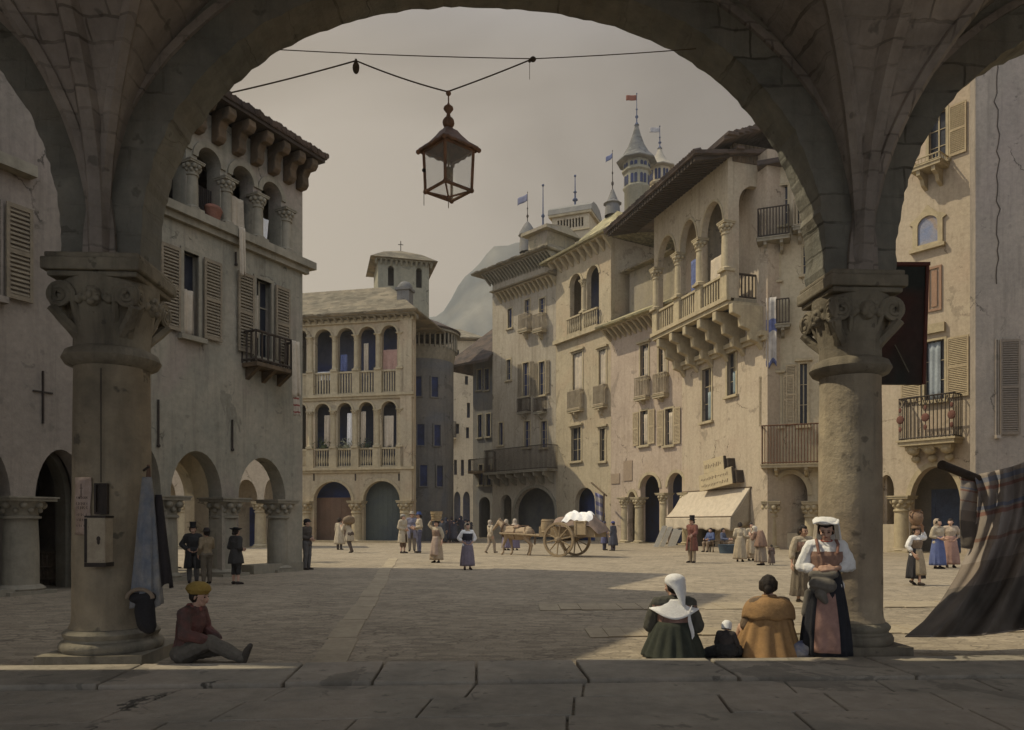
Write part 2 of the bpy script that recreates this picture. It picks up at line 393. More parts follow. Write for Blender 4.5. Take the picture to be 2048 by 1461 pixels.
def hand_caps(w, d, pn, side, r=1.0, curl=.5):
    """palm, four fingers of unequal length with two bends and a thumb off the side of the palm.
    w wrist, d direction of the hand, pn palm normal (side the fingers close to), side: direction towards the thumb"""
    w, d, pn, side = Vector(w), Vector(d).normalized(), Vector(pn).normalized(), Vector(side).normalized()
    c = []
    k = w+d*.085*r
    for t in (-.026, -.009, .009, .026): c.append((w+side*t*.6*r, .014*r, k+side*t*r, .0125*r))
    ln = {.026:.068, .009:.077, -.009:.071, -.026:.055}
    for t, l in ln.items():
        l *= r; p = k+side*t*1.12*r; a = curl*.6
        for seg in (.45, .32, .23):
            dd = d*math.cos(a)+pn*math.sin(a)
            q = p+dd*l*seg; c.append((p, .0088*r, q, .0078*r)); p = q; a += curl*.8
    t0 = w+d*.028*r+side*.024*r; t1 = t0+(d*.55+side*.75+pn*.25*curl).normalized()*.04*r; t2 = t1+(d*.9+side*.25+pn*.4*curl).normalized()*.03*r
    c += [(t0, .0125*r, t1, .0105*r), (t1, .0105*r, t2, .0085*r)]
    return c

class Person:
    def __init__(s, name, loc, rot, h, label, group=None, cat='person', voxel=.013, J=None, headyaw=0, headpitch=0, headroll=0, slim=1.0, grip=None, build=True):
        s.k = h/1.65; s.J = {a: Vector(b) for a, b in STAND.items()}
        for a, b in (J or {}).items(): s.J[a] = Vector(b)
        s.root = thing(name, loc, label, cat, group); ROOT_LOC[s.root.name] = Vector(); s.root.rotation_euler = (0,0,rot); s.root.scale = (s.k,)*3
        s.vx = voxel; s.slim = slim
        s.H = Matrix.Translation(s.J['neck']+(s.J['head']-s.J['neck'])*1.0) @ Matrix.Rotation(headyaw, 4, 'Z') @ Matrix.Rotation(headpitch, 4, 'X') @ Matrix.Rotation(headroll, 4, 'Y')
        s.grip = grip or {}
        if build: s.body()
    def hp(s, x, y, z): return s.H @ Vector((x, y, z))
    def torso(s, e=0):
        J = s.J; q = s.slim
        pel, wai, che, nek = J['pelvis'], J['waist'], J['chest'], J['neck']
        c = [(J['hipR'], .095*q+e, J['hipL'], .095*q+e), (pel, .12*q+e, wai, .105*q+e), (wai, .105*q+e, che, .125*q+e)]
        lat = (J['shL']-J['shR'])*.5
        c += [(wai-lat*.25, .085*q+e, che-lat*.42, .10*q+e), (wai+lat*.25, .085*q+e, che+lat*.42, .10*q+e), (pel-lat*.3, .1*q+e, wai-lat*.25, .085*q+e), (pel+lat*.3, .1*q+e, wai+lat*.25, .085*q+e)]
        c += [(J['shR'], .058+e, J['shL'], .058+e), (che-lat*.42, .10*q+e, J['shR']*.85+J['shL']*.15, .06+e), (che+lat*.42, .10*q+e, J['shL']*.85+J['shR']*.15, .06+e), (che, .115*q+e, nek-Vector((0,0,.03)), .055+e)]
        return c
    def arms(s, e=0, to=2, side='RL'):
        J = s.J; c = []
        for a in side:
            sh, el, wr = J['sh'+a], J['el'+a], J['wr'+a]
            c.append((sh, .053+e, el, .039+e))
            if to > 1: c.append((el, .040+e, wr*.9+el*.1, .027+e))
            elif to < 1: c[-1] = (sh, .053+e, sh.lerp(el, to), .047+e)
        return c
    def legs(s, e=0, to=2):
        J = s.J; c = []
        for a in 'RL':
            hp, kn, an = J['hip'+a], J['kn'+a], J['an'+a]
            c.append((hp, .088+e, kn, .056+e))
            if to > 1:
                cm = kn.lerp(an, .35); back = Vector((0, .012, 0))
                c += [(kn, .054+e, cm+back, .055+e), (cm+back, .055+e, an if to > 1.9 else kn.lerp(an, to-1), .036+e)]
        return c
    def feet(s, e=0):
        c = []
        for a in 'RL':
            an = s.J['an'+a]; kn = s.J['kn'+a]
            sh = (an-kn).normalized(); f = Vector((0,-1,0)); f = f-sh*f.dot(sh)
            if f.length < .2: f = Vector((0,0,1))-sh*sh.z
            f.normalize(); f = (f+Vector((-.12 if a == 'R' else .12,0,0))).normalized()
            low = an+sh*.035
            c += [(an, .036+e, low, .036+e), (low-f*.03, .034+e, low+f*.11, .036+e*.8), (low+f*.11, .034+e*.8, low+f*.165+sh*.006, .026+e*.8)]
        return c
    def head(s):
        h = s.hp
        c = [(s.J['neck']-Vector((0,0,.04)), .054, h(0,.005,.03), .052), (h(0,.012,.125), .088, h(0,-.012,.118), .084), (h(0,-.02,.07), .07, h(0,-.03,.035), .052), (h(0,-.052,.012), .034, h(0,-.06,.018), .03),
             (h(0,.03,.1), .082, h(0,.02,.06), .06), (h(0,-.094,.095), .011, h(0,-.112,.063), .0155), (h(-.012,-.1,.06), .009, h(.012,-.1,.06), .009),
             (h(-.045,-.082,.11), .012, h(.045,-.082,.11), .012), (h(-.043,-.075,.065), .022, h(-.03,-.07,.05), .02), (h(.043,-.075,.065), .022, h(.03,-.07,.05), .02),
             (h(-.02,-.092,.036), .01, h(.02,-.092,.036), .01), (h(-.088,.0,.095), .014, h(-.086,.008,.065), .011), (h(.088,.0,.095), .014, h(.086,.008,.065), .011)]
        return c
    def body(s):
        c = s.torso()+s.arms()+s.legs()+s.feet()+s.head()
        for a in 'RL':
            el, wr = s.J['el'+a], s.J['wr'+a]
            g = s.grip.get(a, {})
            d = Vector(g.get('d', (wr-el).normalized()))
            inw = Vector((1,0,0)) if a == 'R' else Vector((-1,0,0))
            pn = Vector(g.get('pn', inw)); pn = (pn-d*pn.dot(d)); pn = pn.normalized() if pn.length > .05 else d.orthogonal()
            sd = Vector(g.get('th', (0,-1,0))); sd = sd-d*sd.dot(d)-pn*sd.dot(pn); sd = sd.normalized() if sd.length > .05 else d.cross(pn)
            c += hand_caps(wr, d, pn, sd, 1.08 if s.vx < .009 else 1.3, g.get('curl', .45))
        s.obj = blob('body', c, s.vx, SKIN, s.root, 2 if s.vx < .009 else 1)
        if s.vx < .009:
            for x in (-.034, .034):
                m = MB(); m.sph((0,0,0), .0105, n=10, m=6); m.v = [s.hp(x, -.088, .092)+v for v in m.v]; m.build('eye', EYE_M, s.root)
            m = MB(); m.tube([s.hp(-.021,-.1015,.031), s.hp(-.008,-.108,.034), s.hp(.008,-.108,.034), s.hp(.021,-.1015,.031)], [.003,.0055,.0055,.003]); m.build('mouth', LIP, s.root)
            for x in (-1, 1):
                m = MB(); m.tube([s.hp(x*.016,-.098,.114), s.hp(x*.034,-.0975,.119), s.hp(x*.055,-.085,.113)], [.002,.003,.0015]); m.build('eyebrow', HAIR, s.root)
    # ---- clothing
    def shirt(s, col, e=.016, to=2, name='shirt', hem=None):
        c = s.torso(e)+s.arms(e+.004, to)
        o = blob(name, c, s.vx, col if isinstance(col, bpy.types.Material) else cloth(col), s.root, 2, keep=(lambda co: co.z > hem) if hem else None, fold=.009); return o
    def bodice(s, col, e=.026, z0=None, z1=None, name='bodice'):
        lo = z0 if z0 is not None else s.J['waist'].z-.06; hi = z1 if z1 is not None else s.J['chest'].z+.06
        c = s.torso(e)
        return blob(name, c, s.vx, cloth(col), s.root, 2, keep=lambda co: lo < co.z < hi, fold=.004)
    def trousers(s, col, e=.018, to=2):
        J = s.J; q = s.slim
        c = [(J['hipR'], .1*q+e, J['hipL'], .1*q+e), (J['pelvis'], .125*q+e, J['pelvis'].lerp(J['waist'], .5), .11*q+e)]+s.legs(e, to)
        return blob('trousers', c, s.vx, cloth(col), s.root, 2, fold=.009)
    def shoes(s, col=(.03,.025,.02)):
        return blob('shoes', s.feet(.008), s.vx, cloth(col), s.root, 2)
    def skirt(s, col, zt=1.06, zb=.12, rt=.135, rb=.30, wob=.09, k=11, sy=.82, name='skirt', cen=None, mat=None, a0=0, a1=2*PI, lean=(0,0)):
        m = MB(); c = cen or (s.J['waist'].x, s.J['waist'].y, 0); pr = []
        for i in range(13):
            t = i/12; r = rt+(rb-rt)*(1-(1-t)**1.7); pr.append((r, zt+(zb-zt)*t))
        m.lathe((c[0], c[1], 0), pr, 64 if s.vx < .009 else 36, 1, sy, wob, k, a0=a0, a1=a1)
        if lean != (0,0):
            m.v = [v+Vector((lean[0], lean[1], 0))*((zt-v.z)/(zt-zb)) for v in m.v]
        return m.build(name, mat or cloth(col), s.root, solid=.012)
    def apron(s, col, zt=1.04, zb=.3, rt=.16, rb=.3, name='apron'):
        return s.skirt(col, zt, zb, rt, rb, .06, 9, .84, name, a0=-PI/2-.75, a1=-PI/2+.75)
    def coat(s, col, zb=.5, flare=.24, e=.03, front=.0):
        o = s.shirt(col, e, 2, 'coat')
        s.skirt(col, s.J['waist'].z-.02, zb, .155, flare, .05, 7, .85, 'coat_skirt', a0=-PI/2+.28, a1=1.5*PI-.28)
        return o
    def hair(s, bun=True, mat=None, long=0):
        h = s.hp
        c = [(h(0,.02,.14), .092, h(0,.035,.10), .09), (h(-.045,.02,.13), .062, h(-.06,.03,.085), .045), (h(.045,.02,.13), .062, h(.06,.03,.085), .045), (h(0,-.02,.16), .07, h(0,.02,.165), .07)]
        if bun: c += [(h(0,.1,.07), .045, h(0,.105,.05), .04)]
        if long: c += [(h(0,.06,.08), .075, h(0,.075,.0), .05)]
        return blob('hair', c, s.vx, mat or HAIR, s.root, 1, fold=.006)
    def hat(s, kind, col):
        h = s.hp; mt = cloth(col); m = MB()
        def lat(prof, n=24, wob=0, k=0, c=(0,.01,0), sx=1, sy=1.1):
            q = MB(); q.lathe(c, prof, n, sx, sy, wob, k); m.add([s.H @ v for v in q.v], q.f, True)
        if kind == 'top_hat': lat([(.001,.335),(.085,.335),(.092,.33),(.082,.19),(.155,.17),(.158,.178),(.09,.165)])
        elif kind == 'brim': lat([(.001,.27),(.06,.265),(.085,.225),(.094,.17),(.17,.155),(.17,.16),(.09,.15)], wob=.05, k=3)
        elif kind == 'cap': lat([(.001,.238),(.05,.232),(.09,.205),(.104,.165),(.104,.13),(.098,.128)], wob=.04, k=6); m.add(*[(lambda v,f:(v,f))([h(-.07,-.09,.15),h(.07,-.09,.15),h(.045,-.155,.135),h(-.045,-.155,.135)],[(0,1,2,3)])][0])
        elif kind == 'tricorn': lat([(.001,.25),(.07,.24),(.095,.17),(.16,.2),(.165,.22),(.09,.16)], wob=.15, k=3)
        elif kind == 'scarf': lat([(.001,.245),(.055,.235),(.098,.19),(.108,.13),(.105,.08),(.085,.02),(.11,-.04),(.125,-.06)], wob=.12, k=5, c=(0,.045,0), sx=.98, sy=1.0)
        elif kind == 'hood': lat([(.001,.27),(.06,.25),(.105,.19),(.115,.11),(.10,.03),(.14,-.05),(.19,-.1)], wob=.1, k=4, c=(0,.035,0))
        return m.build({'top_hat':'hat','brim':'hat','tricorn':'hat'}.get(kind, kind), mt, s.root, solid=.006)
# ------------------------------------------------------------ camera, sky, sun
cam = bpy.data.cameras.new('camera'); cam.sensor_width = 36; cam.lens = 36*F/2048; cam.shift_y = (HY-730.5)/2048; cam.clip_end = 6000; cam.clip_start = .05
co = bpy.data.objects.new('camera', cam); COL.objects.link(co); co.location = (0,0,EYE); co.rotation_euler = (PI/2,0,0); S.camera = co
SUN_EL = math.radians(51); SUN_DIR = Vector((-math.cos(math.radians(8)), math.sin(math.radians(8)), 0))   # horizontal direction towards the sun
W = bpy.data.worlds.new('World'); S.world = W; W.use_nodes = True
nt = W.node_tree; N = nt.nodes; L = nt.links; bg = N['Background']
sky = N.new('ShaderNodeTexSky'); sky.sky_type = 'NISHITA'; sky.sun_disc = False; sky.sun_elevation = SUN_EL; sky.sun_rotation = math.atan2(SUN_DIR.x, SUN_DIR.y)
sky.dust_density = 6; sky.air_density = 1.2
tc = N.new('ShaderNodeTexCoord'); mp = N.new('ShaderNodeMapping'); mp.inputs['Scale'].default_value = (1.1,1.1,1.9); mp.inputs['Rotation'].default_value = (0,.5,.2); L.new(tc.outputs['Generated'], mp.inputs[0])
n1 = N.new('ShaderNodeTexNoise'); n1.inputs['Scale'].default_value = 1.9; n1.inputs['Detail'].default_value = 6; n1.inputs['Roughness'].default_value = .5; n1.inputs['Distortion'].default_value = .5; L.new(mp.outputs[0], n1.inputs['Vector'])
r1 = N.new('ShaderNodeMapRange'); r1.interpolation_type = 'SMOOTHSTEP'; r1.inputs[1].default_value = .38; r1.inputs[2].default_value = .64; L.new(n1.outputs['Fac'], r1.inputs[0])
# warm low haze to the left, cooler grey veil to the right
sp = N.new('ShaderNodeSeparateXYZ'); L.new(tc.outputs['Generated'], sp.inputs[0])
gx = N.new('ShaderNodeMapRange'); gx.inputs[1].default_value = -.12; gx.inputs[2].default_value = .5
gm = N.new('ShaderNodeMath'); gm.operation = 'MULTIPLY_ADD'; L.new(sp.outputs['Z'], gm.inputs[0]); gm.inputs[1].default_value = .45; L.new(sp.outputs['X'], gm.inputs[2]); L.new(gm.outputs[0], gx.inputs[0])
def wmix(f, a, b):
    x = N.new('ShaderNodeMix'); x.data_type = 'RGBA'
    for s_, v in ((x.inputs[0], f), (x.inputs[6], a), (x.inputs[7], b)):
        if isinstance(v, (int, float)): s_.default_value = v
        elif isinstance(v, tuple): s_.default_value = (*v, 1)
        else: L.new(v, s_)
    return x.outputs[2]
veil = wmix(gx.outputs[0], (1.95,1.62,1.22), (1.2,1.06,.95))
cloud = wmix(gx.outputs[0], (3.35,2.9,2.32), (1.75,1.57,1.42))
gd = N.new('ShaderNodeVectorMath'); gd.operation = 'DISTANCE'; L.new(tc.outputs['Generated'], gd.inputs[0]); gd.inputs[1].default_value = (-.17,.93,.33)
gl = N.new('ShaderNodeMapRange'); gl.inputs[1].default_value = .34; gl.inputs[2].default_value = .02; gl.inputs[3].default_value = -.25; gl.inputs[4].default_value = .85; L.new(gd.outputs['Value'], gl.inputs[0])
ga_ = N.new('ShaderNodeMath'); ga_.operation = 'MULTIPLY_ADD'; ga_.use_clamp = True; L.new(r1.outputs[0], ga_.inputs[0]); ga_.inputs[1].default_value = .75; L.new(gl.outputs[0], ga_.inputs[2])
beige = wmix(ga_.outputs[0], veil, cloud)
# unseen sky overhead and behind, made brighter and cooler as fill light
hi = N.new('ShaderNodeMapRange'); hi.interpolation_type = 'SMOOTHSTEP'; hi.inputs[1].default_value = .5; hi.inputs[2].default_value = .8; L.new(sp.outputs['Z'], hi.inputs[0])
bk = N.new('ShaderNodeMapRange'); bk.interpolation_type = 'SMOOTHSTEP'; bk.inputs[1].default_value = .15; bk.inputs[2].default_value = -.35; L.new(sp.outputs['Y'], bk.inputs[0])
mxx = N.new('ShaderNodeMath'); mxx.operation = 'MAXIMUM'; L.new(hi.outputs[0], mxx.inputs[0]); L.new(bk.outputs[0], mxx.inputs[1])
beige = wmix(mxx.outputs[0], beige, (5.0,5.4,6.2))
fin = wmix(.94, sky.outputs[0], beige)
L.new(fin, bg.inputs['Color']); bg.inputs['Strength'].default_value = .15
sl = bpy.data.lights.new('sun', 'SUN'); sl.energy = 3.7; sl.angle = math.radians(.5); sl.color = (1,.89,.66)
so = bpy.data.objects.new('sun', sl); COL.objects.link(so)
sd = SUN_DIR*math.cos(SUN_EL)+Vector((0,0,math.sin(SUN_EL))); so.rotation_euler = sd.to_track_quat('Z','Y').to_euler(); so.location = sd*60
vs_ = S.view_settings; vs_.view_transform = 'Standard'; vs_.look = 'None'; vs_.gamma = 1; vs_.exposure = 0
S.cycles.max_bounces = 8; S.cycles.diffuse_bounces = 4; S.cycles.volume_bounces = 0

# ------------------------------------------------------------ materials of the place
PLA = dict(
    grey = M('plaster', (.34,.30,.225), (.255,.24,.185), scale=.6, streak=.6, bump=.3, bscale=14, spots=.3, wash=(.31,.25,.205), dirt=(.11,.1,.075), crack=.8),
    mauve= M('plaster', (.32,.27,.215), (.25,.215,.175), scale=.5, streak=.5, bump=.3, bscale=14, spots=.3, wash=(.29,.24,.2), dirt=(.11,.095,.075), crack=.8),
    ochre= M('plaster', (.46,.38,.255), (.385,.32,.215), scale=.5, streak=.4, bump=.3, bscale=12, spots=.3, wash=(.42,.32,.21), dirt=(.17,.13,.075), crack=.8),
    sand = M('plaster', (.47,.395,.275), (.41,.34,.24), scale=.4, streak=.4, bump=.3, bscale=12, spots=.35, wash=(.44,.34,.235), dirt=(.19,.145,.085), crack=.8),
    pink = M('plaster', (.48,.40,.29), (.43,.35,.255), scale=.35, streak=.3, bump=.3, bscale=14, spots=.3, wash=(.45,.345,.25), dirt=(.2,.15,.095), crack=.8),
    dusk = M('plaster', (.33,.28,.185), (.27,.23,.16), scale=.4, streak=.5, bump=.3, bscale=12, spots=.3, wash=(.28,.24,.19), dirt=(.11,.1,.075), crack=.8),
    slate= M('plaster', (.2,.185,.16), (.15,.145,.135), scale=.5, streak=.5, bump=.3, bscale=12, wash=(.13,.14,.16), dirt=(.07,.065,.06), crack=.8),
    rose = M('plaster', (.47,.375,.285), (.40,.315,.24), scale=.4, streak=.5, bump=.3, bscale=12, spots=.3, wash=(.43,.335,.235), dirt=(.19,.14,.09), crack=.8),
    fawn = M('plaster', (.42,.36,.27), (.35,.30,.22), scale=.4, streak=.6, bump=.3, bscale=12, spots=.3, wash=(.38,.315,.235), dirt=(.16,.13,.085), crack=.8),
    butter = M('plaster', (.5,.425,.285), (.44,.37,.25), scale=.4, streak=.4, bump=.3, bscale=12, spots=.3, wash=(.46,.37,.25), dirt=(.2,.155,.09), crack=.8),
    pale = M('plaster', (.5,.42,.29), (.42,.35,.245), scale=.4, streak=.35, bump=.25, bscale=10, dirt=(.2,.16,.1), crack=.8),
    tower= M('plaster', (.3,.275,.195), (.25,.235,.175), scale=.3, streak=.5, bump=.2, bscale=8, dirt=(.13,.12,.085), crack=.8))
STONE = M('stone', (.32,.28,.205), (.21,.185,.135), scale=1.3, streak=.65, bump=.5, bscale=10, spots=.5, wash=(.17,.14,.1), dirt=(.05,.045,.035))
VSTONE= M('vault_plaster', (.40,.35,.30), (.25,.22,.19), scale=.7, streak=.3, bump=.5, bscale=9, spots=.5, wash=(.36,.315,.28), dirt=(.07,.065,.055), brick=dict(w=.5, h=.2, m=.014, patch=True, amt=.8, wob=.12))
ASTONE= M('arch_stone', (.25,.24,.2), (.15,.148,.125), scale=.8, streak=.45, bump=.6, bscale=9, spots=.5, wash=(.22,.195,.15), dirt=(.07,.065,.05), brick=dict(w=.75, h=.32, m=.016, patch=True, amt=.85, wob=.1))
LSTONE= M('light_stone', (.46,.38,.24), (.37,.305,.195), scale=1.2, streak=.35, bump=.3, bscale=10, dirt=(.16,.13,.08))
GSTONE= M('grey_stone', (.31,.275,.205), (.235,.21,.155), scale=1.2, streak=.4, bump=.3, bscale=10, dirt=(.09,.08,.055))
WOOD  = M('old_wood', (.16,.11,.065), (.09,.065,.04), scale=2.5, streak=.5, bump=.4, bscale=18)
DWOOD = M('dark_wood', (.07,.052,.036), (.045,.034,.026), scale=2.5, bump=.4, bscale=18)
PWOOD = M('pale_wood', (.42,.345,.235), (.32,.26,.175), scale=2.5, streak=.3, bump=.3, bscale=18)
SHUT  = M('shutter_paint', (.27,.22,.15), (.2,.165,.115), scale=3, bump=.2, bscale=20)
SHUTL = M('pale_shutter_paint', (.46,.37,.23), (.38,.30,.19), scale=3, bump=.2, bscale=20)
IRON  = M('iron', (.035,.028,.022), (.05,.035,.025), scale=6, rough=.6, bump=.3, bscale=40)
RUST  = M('rusty_iron', (.16,.075,.04), (.09,.05,.03), scale=5, rough=.8, bump=.3, bscale=40)
BLUE  = M('shade_blue_glazing', (.025,.04,.12), (.02,.025,.05), scale=1.5, rough=.6, bump=.1, bscale=8)  # cobalt of shaded openings put into the pane colour
DARK  = M('dark_glazing', (.03,.032,.04), (.02,.02,.025), scale=1.5, rough=.35, bump=.1, bscale=8)
ROOMB = M('shade_room_plaster', (.13,.13,.16), (.08,.09,.13), scale=.5, bump=.2, bscale=8, wash=(.05,.075,.2))  # blue shade of the interiors put into the wall colour
ROOMD = M('shade_room_plaster', (.10,.085,.07), (.06,.055,.05), scale=.5, bump=.2, bscale=8)  # dimness of the rooms put into the colour
TILE  = tiles('stone_tiles', (.27,.225,.15), (.18,.155,.105))
TILEB = tiles('brown_tiles', (.29,.235,.15), (.19,.16,.105), rows=4.5)
TILEG = tiles('mossy_tiles', (.42,.36,.2), (.3,.27,.155))
TILED = tiles('dark_tiles', (.12,.085,.065), (.07,.055,.05))
CREAM = M('cream_cloth', (.55,.465,.345), (.45,.38,.285), scale=3, bump=.3, bscale=30, mottle=.2)
BLUEC = M('blue_cloth', (.13,.16,.3), (.09,.11,.22), scale=4, bump=.3, bscale=40)
PINKC = M('pink_cloth', (.45,.28,.22), (.36,.22,.17), scale=4, bump=.3, bscale=40)

# ------------------------------------------------------------ ground
ground = MB(); 
ground.add([(-900,-25,0),(900,-25,0),(900,1500,0),(-900,1500,0)], [(0,1,2,3)])
GM = setts('plaza_paving', (.375,.31,.22), (.295,.245,.175), 4.2, 8.5, joint=.22, bump=.35, rot=.12)
tag(ground.build('plaza', GM), None, None, kind='structure')
# smooth wheel-track of long flags running into the square
tr = MB(); A0, A1 = at(655,1330,8.42), at(775,1135,26.67); A0.z = A1.z = 0
dv = (A1-A0).normalized(); pv = Vector((dv.y,-dv.x,0)); n = 13; ln = (A1-A0).length*1.35
for i in range(n):
    a = A0+dv*(ln*i/n+.02); b = A0+dv*(ln*(i+1)/n-.02); w = .2; j = rnd.uniform(-.03,.03)
    z = .004+rnd.uniform(0,.006)
    tr.hexa([a-pv*(w+j), a+pv*(w-j), b+pv*(w-j), b-pv*(w+j)], [p+Vector((0,0,z+.008)) for p in (a-pv*(w+j), a+pv*(w-j), b+pv*(w-j), b-pv*(w+j))])
FLAG = M('flagstone', (.40,.33,.225), (.33,.27,.185), scale=1.5, bump=.35, bscale=14, spots=.3)
tag(tr.build('cart_track', FLAG), None, None, kind='structure')
# shallow worn steps crossing the right half of the square
st = MB()
for (xa, ya, xb, yb, dep_, zz) in ((1180,1276,2120,1264,.8,.02),(1080,1222,2120,1214,1.0,.02)):
    d1 = EYE*F/(ya-HY); d2 = EYE*F/(yb-HY); p = at(xa, ya, d1); q = at(xb, yb, d2); p.z = q.z = 0; k = 26
    for i in range(k):
        a = p.lerp(q, i/k); b = p.lerp(q, (i+.985)/k); o = rnd.uniform(-.05,.05); z = zz+rnd.uniform(-.008,.006); v = Vector((0,dep_,0)); o = Vector((0,o,0))
        st.hexa([a+o, b+o, b+v, a+v], [x+Vector((0,0,z)) for x in (a+o, b+o, b+v, a+v)])
tag(st.build('paving_steps', FLAG, bevel=.012), None, None, kind='structure')

# ------------------------------------------------------------ hills
def hills():
    m = MB()
    ridge = [(-420,110),(-240,150),(-131,150),(-90,182),(-71,200),(-40,228),(-11,246),(60,262),(130,262),(220,220),(440,130)]
    def h(x):
        for (xa, ha), (xb, hb) in zip(ridge, ridge[1:]):
            if xa <= x <= xb: t = (x-xa)/(xb-xa); t = t*t*(3-2*t); return ha+(hb-ha)*t
        return 20
    def fn(i, j):
        x = -420+860*i; d = 1-abs(2*j-1)
        hh = h(x)*d**.9
        nn = noise.fractal(Vector((x*.012, j*5, 1)), 1.0, 2.0, 6)
        return (x, 480+j*420, max(-2, hh+nn*22*d))
    m.grid(fn, 130, 50)
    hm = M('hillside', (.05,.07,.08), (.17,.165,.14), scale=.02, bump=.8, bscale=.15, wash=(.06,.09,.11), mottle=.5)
    return tag(m.build('hills', hm), None, None, kind='structure')
hills()

SLATE = tiles('slate_shingles', (.2,.19,.165), (.14,.14,.135))
# ------------------------------------------------------------ the air of a warm hazy day
hz = MB(); hz.box(-470,480,-60,960,-1.2,300); HZ = bpy.data.materials.new('haze_air'); HZ.use_nodes = True
nt = HZ.node_tree; nt.nodes.remove(nt.nodes['Principled BSDF']); pv = nt.nodes.new('ShaderNodeVolumePrincipled'); pv.inputs['Color'].default_value = (.86,.79,.68,1); pv.inputs['Density'].default_value = .00062; pv.inputs['Anisotropy'].default_value = .1
nt.links.new(pv.outputs[0], nt.nodes['Material Output'].inputs['Volume']); tag(hz.build('haze', HZ), None, None, kind='stuff')
# ------------------------------------------------------------ the vaulted arcade the view is taken from
ZS = 4.56                                             # springing height (top of the abacus)
PL = Vector(((225-CX)/F*8.7, 8.7)); PR = Vector(((1700-CX)/F*9.2, 9.2))
ax = (PR-PL).normalized(); ay = Vector((-ax.y, ax.x)); SP = (PR-PL).length
AW = lambda x, y, z: Vector((PL.x+ax.x*x+ay.x*y, PL.y+ax.y*x+ay.y*y, z))     # x along the arcade from the left column, y outward to the square
arc = thing('arcade', AW(0,0,0), 'dark vaulted stone arcade framing the view, on two thick columns with scrolled capitals', 'arcade')
HA, RISE, TH = 3.97, 3.36, .27
BIG = 7.6
def ea(x0, n=130):
    """lower edge of one arch, left springing to right springing, slightly ragged like worn stone"""
    c = x0+SP/2; out = []
    for i in range(n+1):
        t = PI-PI*i/n; cs, sn = math.cos(t), math.sin(t); k_ = 1/((abs(cs)**2.25+abs(sn)**2.25)**(1/2.25)); cs *= k_; sn *= k_; j = 1+.006*noise.noise(Vector((x0+i*.4, 3, 1)))+rnd.uniform(-.0032,.0032)
        out.append((c+HA*cs*j, ZS+RISE*sn*j))
    return out
edge = []
for b in (-2,-1,0,1,2): edge += ea(b*SP)
outer = [(-2*SP, ZS)] if False else []
outer = edge+[(3*SP, 10.2), (-2*SP, 10.2)]
m = MB(AW); m.wall(outer, [], -TH, TH); 
m.build('arch_wall', ASTONE, arc)
# archivolt ribs on the near face
m = MB(AW)
for b in (-1,0,1):
    c = b*SP+SP/2; n = 40
    for (off, w, pr) in ((.52,.09,.05),):
        o_ = [(c+(HA+off+w)*math.cos(PI*i/n), ZS+(RISE+off+w)*math.sin(PI*i/n)) for i in range(n+1)]
        q_ = [(c+(HA+off)*math.cos(PI*i/n), ZS+(RISE+off)*math.sin(PI*i/n)) for i in range(n+1)]
        m.wall(o_+q_[::-1], [], -TH-pr, -TH+.02)
m.build('archivolt', VSTONE, arc)
# groin vault over the walk: height is the higher of the two crossing barrels
VD = 9.6
def bar(t, half, rise):
    t = max(-1, min(1, t)); return rise*max(0, 1-abs(t)**2.25)**(1/2.25)
def sp(t):  # denser near the ends
    return .5-.5*math.cos(PI*t)
for b in (-2,-1,0,1,2):
    def fn(i, j):
        x = sp(i)*SP; v = sp(j)*VD
        z = ZS+max(bar((x-SP/2)/(SP/2-.02), 1, RISE+.72), bar((v-VD/2)/(VD/2-.02), 1, RISE+.9))
        z += .02*noise.noise(Vector((x*.8+b*7, v*.8, 0)))
        return (b*SP+x, -TH-v+.01, z-.0)
    m = MB(AW); m.grid(fn, 52, 52); m.build('vault', VSTONE, arc, solid=.1)
# ribs along the groins and across the walk
for b in (-1,0,1):
    for (xa, xb) in ((0,1),(1,0)):
        m = MB(AW); pts = []
        for i in range(41):
            t = sp(i/40); x = (xa+(xb-xa)*t)*SP; v = t*VD
            z = ZS+max(bar((x-SP/2)/(SP/2-.02), 1, RISE+.72), bar((v-VD/2)/(VD/2-.02), 1, RISE+.9))
            pts.append((b*SP+x, -TH-v, z-.05))
        m.tube(pts, .085, 6); m.build('groin_rib', VSTONE, arc)
for b in (0,1):
    m = MB(AW); pts = []
    for i in range(41):
        v = sp(i/40)*VD; pts.append((b*SP, -TH-v, ZS+bar((v-VD/2)/(VD/2-.02), 1, RISE+.9)-.05))
    m.tube(pts, .13, 6); m.build('cross_rib', VSTONE, arc)
# solid fabric above the vault, the wall behind the walk and its ends
m = MB(AW); m.box(-2*SP, 3*SP, -TH-VD, TH-.02, 8.75, 10.2); m.build('upper_floor', VSTONE, arc)
m = MB(AW); m.wall(rc(-2*SP, 3*SP, -.3, 10.2), [arch(b*SP+.7, (b+1)*SP-.7, -.2, 7.6, rise=3.1, n=24) for b in (-2,-1,0,1,2)], -TH-VD-.6, -TH-VD); m.box(-2*SP-.5, -2*SP, -TH-VD, TH, -.1, 10.2); m.box(3*SP, 3*SP+.5, -TH-VD, TH, -.1, 10.2)  # unseen rear arches added to let sky light into the walk
m.build('rear_wall', PLA['mauve'], arc)

